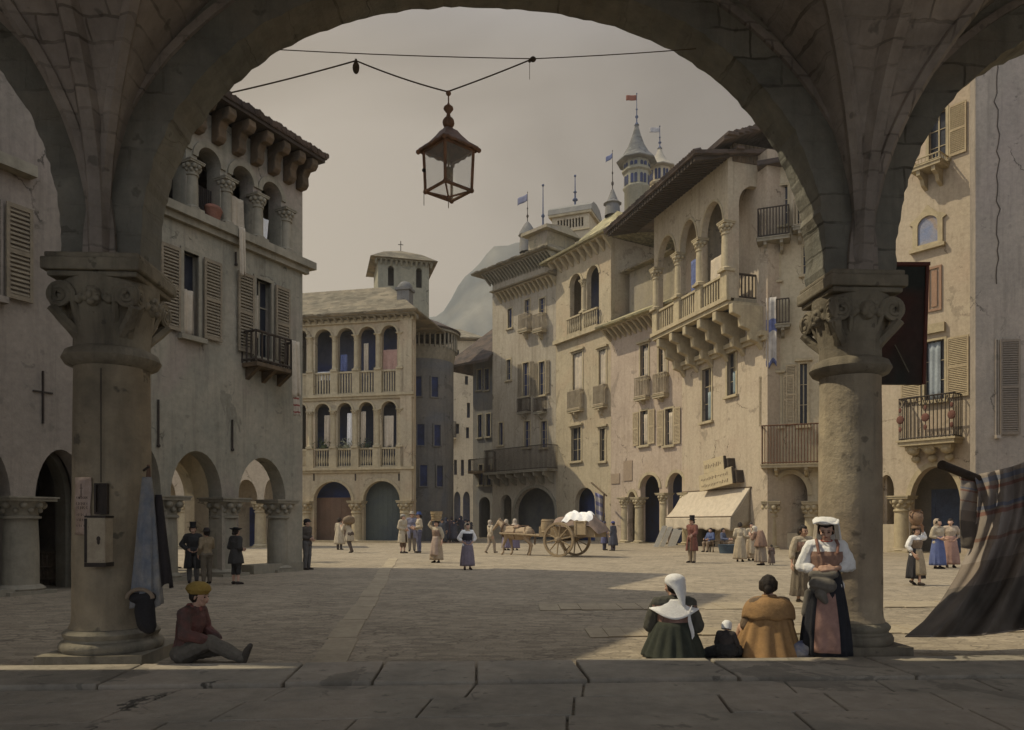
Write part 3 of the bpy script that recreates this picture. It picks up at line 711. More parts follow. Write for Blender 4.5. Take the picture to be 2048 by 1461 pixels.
def column(x, r, label, patch):
    c = AW(x, 0, 0); T = lambda a, b_, z: AW(x+a, b_, z)
    m = MB(T)
    pr = [(r*1.0, .42+.0*i) for i in range(1)]
    prof = [(r*1.08,.40),(r*1.02,.46),(r,.55)]+[(r*(1-.05*((z-.55)/3.0)**2)+.004*noise.noise(Vector((z*3,x,0))), z) for z in [.55+.1*i for i in range(1,31)]]
    m.lathe((0,0,0), prof, 48); sh = m.build('column', patch, arc, label=label)
    def sub(name, mb, mat=None): return mb.build(name, mat or STONE, sh)
    q = r/.43
    m = MB(T); m.lathe((0,0,0), [(.001,.14),(.54*q,.14),(.565*q,.17),(.57*q,.215),(.545*q,.255),(.51*q,.265),(.50*q,.29),(.525*q,.32),(.53*q,.35),(.50*q,.38),(.45*q,.40),(.44*q,.44)], 48)
    m.box(-.59*q,.59*q,-.59*q,.59*q,-.05,.145); sub('base', m)
    m = MB(T); m.lathe((0,0,0), [(r*.96,3.36),(r+.07,3.40),(r+.105,3.46),(r+.07,3.54),(r*.97,3.58)], 48); sub('astragal', m)
    # bell
    m = MB(T); m.lathe((0,0,0), [(r*.97,3.55),(r*.96,3.68),(r*1.0,3.8),(r*1.05,3.95),(r*1.13,4.1),(r*1.2,4.22),(r*1.2,4.32)], 48)
    cap = sub('capital', m)
    # scrolls at the four corners, two faces each, with fluted straps
    for qd in range(4):
        R = Matrix.Rotation(qd*PI/2, 3, 'Z')
        for s_ in (-1, 1):
            m = MB(T)
            cx_, cz_ = s_*.37*q, 4.10; yf = -.45*q
            pts = []; rs = []
            for i in range(46):
                t = i/45; a = t*2.4*2*PI; rr = .03+.11*t
                pts.append(R @ Vector((cx_+s_*rr*math.cos(a+1.2), yf-.03*(1-t), cz_+rr*math.sin(a+1.2)))); rs.append(.022+.018*t)
            m.tube(pts, rs, 6)
            a_ = [(cx_+s_*.10, yf, cz_-.12),(cx_+s_*.02, yf+.05, cz_-.22),(cx_-s_*.08, yf+.12, cz_-.34),(cx_-s_*.17, yf+.17, cz_-.46),(cx_-s_*.2, yf+.19, 3.6)]
            m.tube([R @ Vector(p) for p in a_], [.055,.06,.055,.045,.03], 6)
            b2 = [(cx_-s_*.13, yf, cz_-.05),(cx_-s_*.15, yf+.06, cz_-.2),(cx_-s_*.22, yf+.13, cz_-.36),(cx_-s_*.28, yf+.18, 3.64)]
            m.tube([R @ Vector(p) for p in b2], [.035,.04,.035,.02], 6)
            m.sph(R @ Vector((cx_, yf+.02, cz_)), .045)
            m.build('scroll', STONE, sh)
    # carved head in the middle of every face
    for qd in range(4):
        R = Matrix.Rotation(qd*PI/2, 3, 'Z'); m = MB(T)
        def P(x_, y_, z_): return R @ Vector((x_, y_, z_))
        m.sph(P(0,-0.45*q,4.10), .105, 1, 1, 1.2); m.sph(P(0,-0.55*q,4.09), .03, 1,1,1.4, 8, 6)
        for s_ in (-1,1):
            m.sph(P(s_*.045,-0.53*q,4.13), .03, n=8, m=6); m.sph(P(s_*.06,-0.51*q,4.06), .04, n=8, m=6)
            for k in range(4): m.sph(P(s_*(.07+.03*k),-0.45*q,4.2-.06*k+.04*(k%2)), .05, n=8, m=6)
        m.sph(P(0,-0.52*q,4.015), .045, 1,1,.8, 8, 6); m.sph(P(0,-0.46*q,4.22), .06, n=8, m=6)
        m.build('carved_head', STONE, sh)
    m = MB(T)
    m.box(-.50*q,.50*q,-.50*q,.50*q,4.30,4.36); m.box(-.55*q,.55*q,-.55*q,.55*q,4.36,4.50); m.box(-.52*q,.52*q,-.52*q,.52*q,4.50,4.562)
    m.build('abacus', STONE, sh, bevel=.02)
    return sh
COLP = M('column_plaster', (.38,.305,.2), (.16,.135,.095), scale=.75, streak=.3, bump=.6, bscale=8, spots=.6, wash=(.45,.37,.25), dirt=(.05,.045,.035), crack=.9)
COLR = M('column_plaster', (.45,.37,.25), (.26,.22,.16), scale=.8, streak=.45, bump=.6, bscale=8, spots=.5, wash=(.33,.255,.17), dirt=(.055,.045,.035), crack=.9)
for b in (-1,0,1,2):
    column(b*SP, .415 if b < 1 else .365, {0:'thick column with a poster, an iron box and hanging clothes', 1:'column with a dark board hanging behind its capital'}.get(b), COLP if b < 1 else COLR)

# ------------------------------------------------------------ floor of the walk: one course of long kerb slabs, then smaller flags
SLAB = M('kerb_slab', (.36,.315,.245), (.27,.24,.19), scale=1.1, bump=.5, bscale=12, spots=.5, wash=(.39,.33,.255), dirt=(.10,.09,.07), crack=.9)
kb = MB(AW); xs = [-14,-9.3,-5.6,-2.4,.62,2.35,3.2,4.2,5.3,6.8,8.6,10.6,12.9,15.5,18.5,22]
for a, b_ in zip(xs, xs[1:]):
    j = [rnd.uniform(-.02,.02) for _ in range(4)]
    k = 1.0+rnd.uniform(-.04,.04)
    kb.hexa([(a+.012,-.72-.95*k,-.1),(b_-.012,-.72-.95*k,-.1),(b_-.012+j[0],-.66+j[1],-.1),(a+.012+j[2],-.66+j[3],-.1)], [(a+.012,-.72-.95*k,.07+j[0]*.2),(b_-.012,-.72-.95*k,.07+j[1]*.2),(b_-.012+j[0],-.66+j[1],.075),(a+.012+j[2],-.66+j[3],.075)])
tag(kb.build('kerb', SLAB, bevel=.018), None, None, kind='structure')
fl = MB(AW); y = -1.74
for row in range(10):
    h = rnd.uniform(.55,.85); x = -16+rnd.uniform(0,1)
    while x < 24:
        w = rnd.uniform(.8,2.2); z = .045+rnd.uniform(-.008,.008)
        s_ = .25*math.sin(x*.5+row)
        fl.hexa([(x+.01,y-h+.01,-.1),(x+w-.01,y-h+.01,-.1),(x+w-.01+.1,y-.01,-.1),(x+.01+.1,y-.01,-.1)], [(x+.01,y-h+.01,z),(x+w-.01,y-h+.01,z),(x+w-.01+.1,y-.01,z),(x+.01+.1,y-.01,z)]); x += w
    y -= h
tag(fl.build('arcade_floor', SLAB, bevel=.012), None, None, kind='structure')
# ------------------------------------------------------------ building kit
def root(fac, px, name, label, cat, group=None):
    return thing(name, fac.W(fac.u(px), 0, 0), label, cat, group)
def window(fac, par, r, pane=DARK, frame=LSTONE, fw=.12, sill=True, shut=None, sw=None, bars=True, shmat=None, cornice=False, depth=.22, label=None, curtain=None):
    """frame round the opening r=(u0,u1,z0,z1); pane, sill, shutters (open flat on the wall) and curtain are sub-parts"""
    u0, u1, z0, z1 = r
    m = fac.mb(); m.wall(rc(u0-fw,u1+fw,z0-fw*.4,z1+fw), [rc(u0,u1,z0,z1)], -.05, .12)
    if cornice: m.box(u0-fw*2, u1+fw*2, -.22, .05, z1+fw+.002, z1+fw+.16)
    f = m.build('window', frame, par, label=label)
    m = fac.mb(); m.box(u0, u1, depth, depth+.03, z0, z1); m.build('pane', pane, f)
    if bars:
        m = fac.mb(); um = (u0+u1)/2; m.box(um-.035, um+.035, depth-.05, depth-.002, z0, z1)
        for k in (1,2): zz = z0+(z1-z0)*k/3; m.box(u0, um-.04, depth-.04, depth-.003, zz-.02, zz+.02); m.box(um+.04, u1, depth-.04, depth-.003, zz-.02, zz+.02)
        m.build('casement', frame, f)
    if sill:
        m = fac.mb(); m.box(u0-fw*1.8, u1+fw*1.8, -.2, .1, z0-fw*.4-.14, z0-fw*.4-.003); m.build('sill', frame, f)
    w = sw or (u1-u0)*.55
    for s_ in (shut or ''):
        a, b = (u0-fw-.04-w, u0-fw-.04) if s_ == 'l' else (u1+fw+.04, u1+fw+.04+w)
        m = fac.mb(); yo = -.10-rnd.uniform(0,.03)
        m.wall(rc(a,b,z0,z1), [rc(a+.07,b-.07,z0+.1,(z0+z1)/2-.05), rc(a+.07,b-.07,(z0+z1)/2+.05,z1-.1)], yo, yo+.05)
        for lo, hi in ((z0+.1,(z0+z1)/2-.05),((z0+z1)/2+.05,z1-.1)):
            k = max(3, int((hi-lo)/.09))
            for i in range(k):
                zz = lo+(hi-lo)*(i+.5)/k; h = (hi-lo)/k*.36
                m.hexa([(a+.072,yo+.008,zz-h),(b-.072,yo+.008,zz-h),(b-.072,yo+.045,zz-h*.2),(a+.072,yo+.045,zz-h*.2)], [(a+.072,yo+.008,zz-h+.02),(b-.072,yo+.008,zz-h+.02),(b-.072,yo+.045,zz+h),(a+.072,yo+.045,zz+h)])
        m.build('shutter', shmat or SHUTL, f)
    if curtain:
        m = fac.mb(); c0, c1, top, bot, cm = curtain
        def fn(i, j): 
            u = u0+(u1-u0)*(c0+(c1-c0)*i); return (u, depth-.10+.03*math.sin(i*14+j), z0+(z1-z0)*(bot+(top-bot)*(1-j)))
        m.grid(fn, 14, 6); m.build('curtain', cm, f, solid=.01)
    return f
def rail(m, p0, p1, z0, z1, n=None, r=.018, h=.04):
    """straight row of bars with a top and a bottom rail; p0, p1 are (x, y)"""
    p0, p1 = Vector(p0), Vector(p1); L_ = (p1-p0).length; n = n or max(3, int(L_/.16))
    m.cyl((*p0,z1),(*p1,z1),h,n=6); m.cyl((*p0,z0+.08),(*p1,z0+.08),r*1.3,n=5)
    for i in range(n+1):
        p = p0.lerp(p1, i/n); m.cyl((*p,z0),(*p,z1), r, n=5, caps=False)
def balcony(fac, par, u0, u1, z, h, proj, slab=LSTONE, bar=IRON, nb=3, bh=.5, r=.02, thick=.16, label=None, wood=False):
    m = fac.mb(); m.box(u0, u1, -proj, 0, z-thick, z); m.box(u0-.05, u1+.05, -proj-.05, 0, z+.002, z+.06); o = m.build('balcony', slab, par, label=label)
    m = fac.mb(); y = -proj+.05
    rail(m, (u0+.05,y), (u1-.05,y), z+.06, z+h, r=r); rail(m, (u0+.05,y), (u0+.05,0), z+.06, z+h, r=r); rail(m, (u1-.05,y), (u1-.05,0), z+.06, z+h, r=r)
    m.build('railing', bar, o)
    for i in range(nb):
        u = u0+(u1-u0)*((i+.5)/nb if nb > 1 else .5); m = fac.mb(); w = .09
        pr = [(-.0,z-thick-.002),(-proj*.92,z-thick-.002),(-proj*.9,z-thick-bh*.3),(-proj*.55,z-thick-bh*.45),(-proj*.4,z-thick-bh*.8),(0,z-thick-bh)]
        m.add([(u-w,a,b) for a,b in pr]+[(u+w,a,b) for a,b in pr], [tuple(range(6)),tuple(range(11,5,-1))]+[(i2,(i2+1)%6,6+(i2+1)%6,6+i2) for i2 in range(6)])
        m.build('bracket', slab, o)
    return o
def balusters(fac, par, u0, u1, y, z0, z1, mat=LSTONE, n=None, r=.05, name='balustrade', flat=False):
    m = fac.mb(); w = u1-u0; n = n or max(3, int(w/.26)); h = z1-z0
    m.box(u0, u1, y-.11, y+.11, z1-.14, z1); m.box(u0, u1, y-.10, y+.10, z0, z0+.14)
    for i in range(n):
        u = u0+w*(i+.5)/n
        if flat: m.box(u-.06,u+.06,y-.035,y+.035,z0+.14,z1-.14)
        else: m.lathe((u,y,z0+.14), [(r*.8,0),(r*.6,h*.06),(r*1.25,h*.22),(r*1.1,h*.36),(r*.55,h*.56),(r*.8,h-.28)], 8)
    return m.build(name, mat, par)
def pillar(fac, par, u, y, z0, z1, r, mat=LSTONE, caph=.5, base=True, fancy=True, square=False, n=16, name='column', label=None):
    T = lambda a, b, c: fac.W(u+a, y+b, c)
    m = MB(T)
    if square: m.box(-r, r, -r, r, z0, z1-caph)
    else: m.lathe((0,0,0), [(r*1.02,z0),(r,(z0+z1)/2),(r*.92,z1-caph)], n)
    c = m.build(name, mat, par, label=label)
    m = MB(T); k = 1.0 if not square else 1.25
    m.lathe((0,0,z1-caph), [(r*.9*k,0),(r*1.12*k,.03*caph),(r*1.12*k,.12*caph),(r*.95*k,.16*caph),(r*1.0*k,.45*caph),(r*1.3*k,.75*caph),(r*1.34*k,.8*caph)], n)
    q = r*1.42*k; m.box(-q,q,-q,q,z1-caph*.2,z1-caph*.08); q *= 1.07; m.box(-q,q,-q,q,z1-caph*.078,z1-.002)
    if fancy:
        for i in range(8):
            a = PI/8+i*PI/4; rr = r*1.2*k; m.sph((rr*math.cos(a), rr*math.sin(a), z1-caph*.38), caph*.17, n=8, m=6); m.sph((r*1.02*k*math.cos(a+.4), r*1.02*k*math.sin(a+.4), z1-caph*.62), caph*.13, n=8, m=6)
    m.build('capital', mat, c)
    if base:
        m = MB(T); b = min(.3, (z1-z0)*.13); q = r*1.4*k; m.box(-q,q,-q,q,z0-.02,z0+b*.45); m.lathe((0,0,z0+b*.45), [(r*1.3*k,0),(r*1.36*k,b*.15),(r*1.2*k,b*.35),(r*.95*k,b*.5)], n); m.build('base', mat, c)
    return c
def body(fac, par, u0, u1, z0, z1, d, mat, th=.35, floors=(), name='rear_walls', wall_th=.4, back=True, shear=0):
    # shear: how far the rear of the right-hand end is drawn in
    """side and rear walls, floors and ceiling behind a pierced front"""
    m = fac.mb(); y = wall_th+.004
    m.box(u0, u0+th, y, d, z0, z1)
    if shear: m.hexa([(u1-th,y,z0),(u1,y,z0),(u1-shear,d,z0),(u1-th-shear,d,z0)],[(u1-th,y,z1),(u1,y,z1),(u1-shear,d,z1),(u1-th-shear,d,z1)]); u1 -= shear
    else: m.box(u1-th, u1, y, d, z0, z1)
    if back: m.box(u0+th+.002, u1-th-.002, d-th, d, z0, z1)
    for f in list(floors)+[z1-.2]: m.box(u0+th+.003, u1-th-.003, y, d-th-.003, f, f+.17)
    return m.build(name, mat, par)
def hip(fac, par, u0, u1, y0, y1, z, rise, mat=TILE, th=.16, hl=None, name='roof', skew=.0, inset=None):
    """hipped roof on a rectangle with a short ridge; thick eaves"""
    inset = inset if inset is not None else min((u1-u0),(y1-y0))/2*.9; ym = (y0+y1)/2
    m = fac.mb(); nU = 14
    b = [(u0,y0,z),(u1,y0,z),(u1,y1,z),(u0,y1,z)]; r0 = (u0+inset,ym,z+rise); r1 = (u1-inset,ym,z+rise)
    up = [(x,y,z+th) for x,y,z in b]; 
    m.add(b+up+[(r0[0],r0[1],r0[2]+th),(r1[0],r1[1],r1[2]+th)], [(3,2,1,0),(0,1,5,4),(1,2,6,5),(2,3,7,6),(3,0,4,7),(4,5,9,8),(5,6,9),(6,7,8,9),(7,4,8)])
    # ragged slab ends along the visible eaves
    u = u0
    while u < u1:
        w = rnd.uniform(.25,.5); m.box(u, min(u+w, u1), y0-rnd.uniform(.02,.14), y0+.3, z+th*.4, z+th+rnd.uniform(.0,.07)); u += w+.02
    return m.build(name, mat, par)
def modillions(fac, par, u0, u1, z, proj, h=.3, w=.16, step=.6, y=0, mat=GSTONE, name='eaves_brackets'):
    m = fac.mb(); n = max(2, int((u1-u0)/step))
    for i in range(n+1):
        u = u0+(u1-u0)*i/n
        m.hexa([(u-w/2,y-.05,z-h),(u+w/2,y-.05,z-h),(u+w/2,y,z-h),(u-w/2,y,z-h)], [(u-w/2,y-proj,z),(u+w/2,y-proj,z),(u+w/2,y,z),(u-w/2,y,z)])
    m.box(u0, u1, y-proj, y-.01, z+.002, z+.07)
    return m.build(name, mat, par)
def finial(fac, par, u, y, z, h, mat=None, flag=None, r=.09, fl=1.0, name='finial'):
    T = lambda a, b, c: fac.W(u+a, y+b, c)
    m = MB(T); k = h
    m.lathe((0,0,z), [(r*2.6,0),(r*1.6,.05*k),(r*.7,.1*k),(r*.6,.2*k),(r*1.7,.24*k),(r*1.7,.27*k),(r*.6,.31*k),(r*.5,.45*k),(r*1.2,.48*k),(r*.4,.52*k),(r*.25,.94*k)], 10)
    m.sph((0,0,z+.96*k), r*.8, n=8, m=6); o = m.build(name, mat or IRON, par)
    if flag is not None:
        m = MB(T)
        def fn(i, j): return (-.04-fl*i, .12*math.sin(i*6)*i, z+h*.92-.0-fl*.5*j-.08*i)
        m.grid(fn, 10, 4); m.build('flag', flag, o, solid=.02)
    return o
def plank_tiles(m, p0, p1, out, up, n, L_=.5, r=.09):
    """row of half-round tile ends along an edge from p0 to p1"""
    p0, p1, out = Vector(p0), Vector(p1), Vector(out)
    for i in range(n):
        p = p0.lerp(p1, (i+.5)/n)+Vector((0,0,rnd.uniform(-.02,.03))); o = out*(1+rnd.uniform(-.2,.2))
        m.cyl(p+o*.3, p-o*L_*2, r*rnd.uniform(.85,1.15), n=7)

# ============================================================ A: palazzo on the left, in shade
fA = Fac(605, 25, (.517, 1)); U = fA.u
A = root(fA, 605, 'palazzo', 'tall shaded house on the left with street arches and a loggia under bracketed eaves', 'house')
uL = U(236); uR = 0
zT = 13.35; zl0, zl1 = 10.3, 12.35; zsp = 2.33
holes = []; wins = []
LOG = [(336,372),(394,440),(463,506),(523,562)]
for a, b in LOG: holes.append(arch(U(a), U(b), zl0, zl1))
W1 = fA.rect(366,512,396,660); W2 = fA.rect(511,550,541,700)
W1 = (W1[0],W1[1],6.85,9.15); W2 = (W2[0],W2[1],6.75,9.15)
holes += [rc(*W1), rc(*W2)]
GA = [(255,322),(341,444),(477,571)]
for a, b in GA: holes.append(arch(U(a), U(b), -.3, 3.62, rise=1.3))
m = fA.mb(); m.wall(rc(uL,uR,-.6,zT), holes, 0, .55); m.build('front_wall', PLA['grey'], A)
for a, b in LOG: m = fA.mb(); archring(m, U(a), U(b), zl1-(U(b)-U(a))/2, (U(b)-U(a))/2, .17, -.06, .1); m.build('arch_moulding', GSTONE, A)
for px in (383,451.5,514.5,571): 
    pillar(fA, A, U(px), -.02, zl0, 11.72, .17, GSTONE, .42, fancy=True, n=12)
m = fA.mb(); m.box(uL, uR+.35, -.3, .02, zl0-.24, zl0-.002); m.box(uL, uR+.15, -.16, .02, zl0-.42, zl0-.242); m.build('string_course', GSTONE, A)
# rear: a second arcade, upper rooms, ceiling of the portico
m = fA.mb(); dB = 4.2; 
m.wall(rc(uL,uR,-.6,zT), [arch(U(a)-.2, U(b)+.2, -.3, 3.75, rise=1.4) for a,b in ((262,320),(352,430),(480,560))], dB, dB+.5)
m.box(uL,uR,.56,dB-.005,4.6,4.9); m.box(uL,uR,.56,dB-.005,9.7,10.1); m.box(uL,uR,.56,dB-.005,zT-.2,zT)
m.box(uL,uL+.3,.56,dB-.005,4.9,zT-.3); m.box(uR-.3,uR,.56,dB-.005,4.91,zT-.21)
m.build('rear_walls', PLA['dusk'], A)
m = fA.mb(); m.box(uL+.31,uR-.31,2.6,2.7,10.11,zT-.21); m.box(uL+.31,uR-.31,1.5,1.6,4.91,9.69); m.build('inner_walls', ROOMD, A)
for px in (330,450,556): pillar(fA, A, U(px, .27), .28, -.05, zsp, .33 if px != 450 else .36, GSTONE, .62, square=False, n=20, name='pier')
for px in (335,460,575): pillar(fA, A, U(px, dB), dB+.25, -.05, 2.35, .3, PLA['dusk'], .5, n=14, name='pier')
m = fA.mb(); m.box(U(505),uR-.02,-.06,.5,-.1,.28); m.box(U(505)+.1,uR-.1,.56,.9,-.1,.22); m.box(U(577),uR-.01,.01,.54,0,.9); m.build('plinth', GSTONE, A)
m = fA.mb(); m.box(uL,uR,.9,dB-.4,-.1,.06); m.build('portico_floor', SLAB, A)
# bars, laundry and flower pots of the loggia
m = fA.mb(); 
for i in range(12): u = U(394)+(U(440)-U(394))*(i+.5)/12; m.cyl((u,.35,zl0),(u,.35,11.35),.022,n=5)
m.build('window_bars', IRON, A)
def hang(fac, u0, u1, z0, z1, y, mat, label, cat='cloth', name='hanging_cloth', group=None, sway=.06, tap=0, par=None, seed=0):
    m = fac.mb()
    def fn(i, j):
        w = 1-tap*j
        return (u0+(u1-u0)*(.5+(i-.5)*w), y+sway*math.sin(i*11+seed)*(.3+.7*j)-.03*j, z1+(z0-z1)*j*(1+.04*math.sin(i*7+seed)))
    m.grid(fn, 16, 12)
    o = m.build(name, mat, None, loc=fac.W((u0+u1)/2, y, z1), solid=.015)
    return tag(o, label, cat, group)
hang(fA, U(468), U(499), 10.2, 11.5, -.02+.3, CREAM, 'pale sheet hung inside the middle loggia arch of the shaded palazzo')
hang(fA, U(462), U(473), 8.95, 10.35, -.34, CREAM, 'narrow pale cloth dangling below the loggia ledge between the shuttered windows', tap=.3)
hang(fA, U(526), U(548), 10.35, 11.25, .25, WHITE, 'white pointed cloth drying in the last loggia arch of the shaded palazzo', tap=.75)
pot = fA.mb(); pot.lathe((U(424),-.06,zl0), [(.001,0),(.16,.0),(.24,.26),(.26,.3),(.22,.3)], 14); pot.sph((U(424),-.06,zl0+.36),.2,1.4,1,.6); 
tag(pot.build('flower_pot', M('terracotta',(.26,.12,.08),(.2,.1,.07)), None, loc=fA.W(U(424),-.06,zl0)), 'round terracotta pot on the loggia ledge before the barred arch', 'flower pot')
window(fA, A, W1, DARK, GSTONE, .1, shut='lr', sw=.62, shmat=SHUT, curtain=(.05,.95,.56,.0,CREAM), bars=False, label='shuttered window with a half drawn pale blind')
w2 = window(fA, A, W2, DARK, GSTONE, .1, shut='lr', sw=.62, shmat=SHUT, curtain=(.0,.4,.8,.25,CREAM), bars=True, label='shuttered window with a small rail in front')
m = fA.mb(); u0, u1 = U(484), U(566); m.box(u0,u1,-.62,0,6.3,6.42); o = m.build('balcony', WOOD, A)
m = fA.mb(); rail(m,(u0,-.58),(u1,-.58),6.42,7.35,n=7,r=.03); rail(m,(u0,-.58),(u0,0),6.42,7.35,n=3,r=.03); rail(m,(u1,-.58),(u1,0),6.42,7.35,n=3,r=.03); m.build('railing', DWOOD, o)
m = fA.mb()
for u in (u0+.2,(u0+u1)/2,u1-.2): m.hexa([(u-.07,-.02,5.95),(u+.07,-.02,5.95),(u+.07,0,5.95),(u-.07,0,5.95)],[(u-.07,-.55,6.298),(u+.07,-.55,6.298),(u+.07,0,6.298),(u-.07,0,6.298)])
m.build('bracket', WOOD, o)
hang(fA, U(553), U(567), 5.6, 7.35, -.66, CREAM, 'long pale cloth hung over the small balcony rail of the shaded palazzo')
hang(fA, U(556), U(566), 5.0, 5.62, -.66, striped('towel',(.5,.42,.32),[(.3,.55,(.3,.1,.08))],.35), 'small red banded towel end below the pale cloth on the balcony rail')
for (px, y0, y1) in ((315,800,892),(463,840,900),(470,505,530)):
    m = fA.mb(); u = U(px); m.cyl((u,-.04,fA.z(px,y1)),(u,-.04,fA.z(px,y0)),.03,n=6); m.sph((u,-.05,fA.z(px,y1)),.05); m.build('wall_tie', IRON, A)
# big corbels, rafters and roof
for i, px in enumerate((300,345,390,430,470,507,541,572,597)):
    u = U(px); w = .14; m = fA.mb(); z = zT+.12
    pr = [(0,z),(-.72,z),(-.75,z-.2),(-.64,z-.34),(-.42,z-.34),(-.32,z-.5),(-.34,z-.76),(-.24,z-.88),(0,z-.9)]
    k = len(pr); m.add([(u-w,a,b) for a,b in pr]+[(u+w,a,b) for a,b in pr], [tuple(range(k)),tuple(range(2*k-1,k-1,-1))]+[(j,(j+1)%k,k+(j+1)%k,k+j) for j in range(k)])
    m.build('corbel', WOOD, A, bevel=.03)
m = fA.mb(); m.box(uL,uR+.2,-.8,.6,zT+.13,zT+.22); m.build('soffit', DWOOD, A)
m = fA.mb(); z = zT+.26
m.add([(uL,-.85,z-.02),(uR+.25,-.85,z-.02),(uR+.25,5.2,z-.02),(uL,5.2,z-.02),(uL,-.85,z+.08),(uR+.25,-.85,z+.08),(uR-2.3,2.3,z+1.0),(uL,2.3,z+1.0),(uR+.25,5.2,z+.08),(uL,5.2,z+.08)], [(3,2,1,0),(0,1,5,4),(4,5,6,7),(1,2,8,5),(5,8,6),(8,9,7,6),(2,3,9,8),(0,4,7,9,3)])
plank_tiles(m, (uL,-.8,z+.08), (uR+.25,-.8,z+.08), (0,-.3,-.08), 0, 70, .45, .085)
m.build('roof', TILED, A)

# ============================================================ B: next house, cut by the left edge
fB = Fac(605, 24.6, (.517, 1)); U = fB.u
B = root(fB, 150, 'shaded_house', 'plain shaded house at the left edge with a wall cross and dark passage', 'house')
uL, uR = U(-1250), U(231); hB = 17.2  # out-of-view length and height sized for the shadow on the square
hs = [arch(U(70), U(172), -.3, 3.3, rise=1.25), arch(U(-70), U(22), -.3, 3.2, rise=1.2)]
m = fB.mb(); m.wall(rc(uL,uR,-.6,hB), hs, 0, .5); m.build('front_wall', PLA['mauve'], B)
body(fB, B, uL, uR, -.6, hB, 7, PLA['mauve'], floors=(3.9,), wall_th=.5)
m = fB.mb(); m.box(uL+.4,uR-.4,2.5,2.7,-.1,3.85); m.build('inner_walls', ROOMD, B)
r = fB.rect(4,410,48,600); window(fB, B, (r[0]-.3,r[0]-.05,r[2],r[3]), DARK, PLA['mauve'], .05, shut='r', sw=r[1]-r[0]+.1, shmat=SHUT)
pillar(fB, B, U(47), .1, -.05, fB.z(47,994), .36, GSTONE, .5, n=18, name='pier')
m = fB.mb(); m.box(uL,U(66),-.25,.1,-.1,.14); m.build('plinth', GSTONE, B); m = fB.mb(); m.box(U(-30),U(60),-.3,.02,9.3,9.55); m.build('ledge', GSTONE, B)
m = fB.mb(); u, z = U(85), fB.z(85,795); m.box(u-.018,u+.018,-.04,0,z-.6,z+.6); m.box(u-.22,u-.02,-.035,0,z+.1,z+.135); m.box(u+.02,u+.22,-.035,0,z+.1,z+.135); m.build('wall_cross', IRON, B)
m = fB.mb()
archring(m, U(70), U(172), 2.05, 1.25, .14, .8, 1.2, legs=2.1); m.build('inner_arch', GSTONE, B)
m = fB.mb(); m.box(uL-.5,uR+.3,-.7,7.5,hB+.05,hB+.3); m.build('roof', TILED, B)

# ============================================================ C: loggia house in the middle distance, and its arcade behind the palazzo
fC = Fac(605, 60.5, (.975,-.22)); U = fC.u
C = root(fC, 712, 'loggia_house', 'sunlit house with two rows of columned loggias above two large ground arches', 'house')
uL, uR = U(585), U(828); zE = 17.7
R1 = [(598,613),(630,664),(675,708),(718,751),(763,794)]; R2 = [(598,612),(630,660),(675,704),(718,747),(763,793)]; G = [(628,703),(727,800)]
zu0, zu1 = 11.75, 17.05; zm0, zm1 = 5.95, 11.1; zg1 = 4.85
hs = [arch(U(a),U(b),zu0,zu1) for a,b in R1]+[arch(U(a),U(b),zm0,zm1) for a,b in R2]+[arch(U(a),U(b),-.3,zg1,rise=1.55) for a,b in G]
m = fC.mb(); m.wall(rc(uL,uR,-.6,zE), hs, 0, .45); m.build('front_wall', PLA['ochre'], C)
body(fC, C, uL, uR, -.6, zE, 5, PLA['dusk'], floors=(5.5,11.3), shear=2.6)
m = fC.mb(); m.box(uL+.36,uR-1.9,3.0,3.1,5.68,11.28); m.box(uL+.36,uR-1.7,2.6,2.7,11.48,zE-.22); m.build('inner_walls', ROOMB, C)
for (rr, z1) in ((R1,zu1),(R2,zm1)):
    for a, b in rr: m = fC.mb(); archring(m, U(a), U(b), z1-(U(b)-U(a))/2, (U(b)-U(a))/2, .16, -.07, .1); m.build('arch_moulding', LSTONE, C)
for a, b in G: m = fC.mb(); archring(m, U(a), U(b), zg1-1.55, 1.55, .22, -.08, .1); m.build('arch_moulding', LSTONE, C)
for rr, z0, z1, zb in ((R1,zu0,zu1,1.85),(R2,zm0,zm1,1.55)):
    cols = [(rr[i][1]+rr[i+1][0])/2 for i in range(len(rr)-1)]+[801]
    for px in cols:
        u = U(px); m = fC.mb(); m.box(u-.32,u+.32,-.2,.02,z0,z0+zb); m.build('pedestal', LSTONE, C)
        pillar(fC, C, u, -.02, z0+zb, z1-.62, .2, LSTONE, .45, fancy=z0 < 8, n=12)
    for a, b in rr: balusters(fC, C, U(a)+.02, U(b)-.02, .12, z0, z0+zb, LSTONE, n=6, r=.075, flat=z0 > 8)
m = fC.mb()
for z in (zu0,zm0): m.box(uL,uR+.1,-.32,.02,z-.22,z-.003); m.box(uL,uR+.05,-.16,.02,z-.42,z-.222)
m.box(uL,uR,-.2,.02,zE-.35,zE-.03); m.build('cornice', LSTONE, C)
m = fC.mb(); u = U(813); m.box(u-.45,u+.5,-.2,.02,0,zE-.36); m.build('corner_pilaster', PLA['ochre'], C)
m = fC.mb()
for px in (628,711,798): u = U(px); m = fC.mb(); m.box(u-.05,u+.05,-.05,0,fC.z(px,962),fC.z(px,948)); m.build('wall_tie', IRON, C)
for px in (612,714,812): pillar(fC, C, U(px), .0, -.05, 3.3, .42, LSTONE, 1.0, n=16, name='pier')
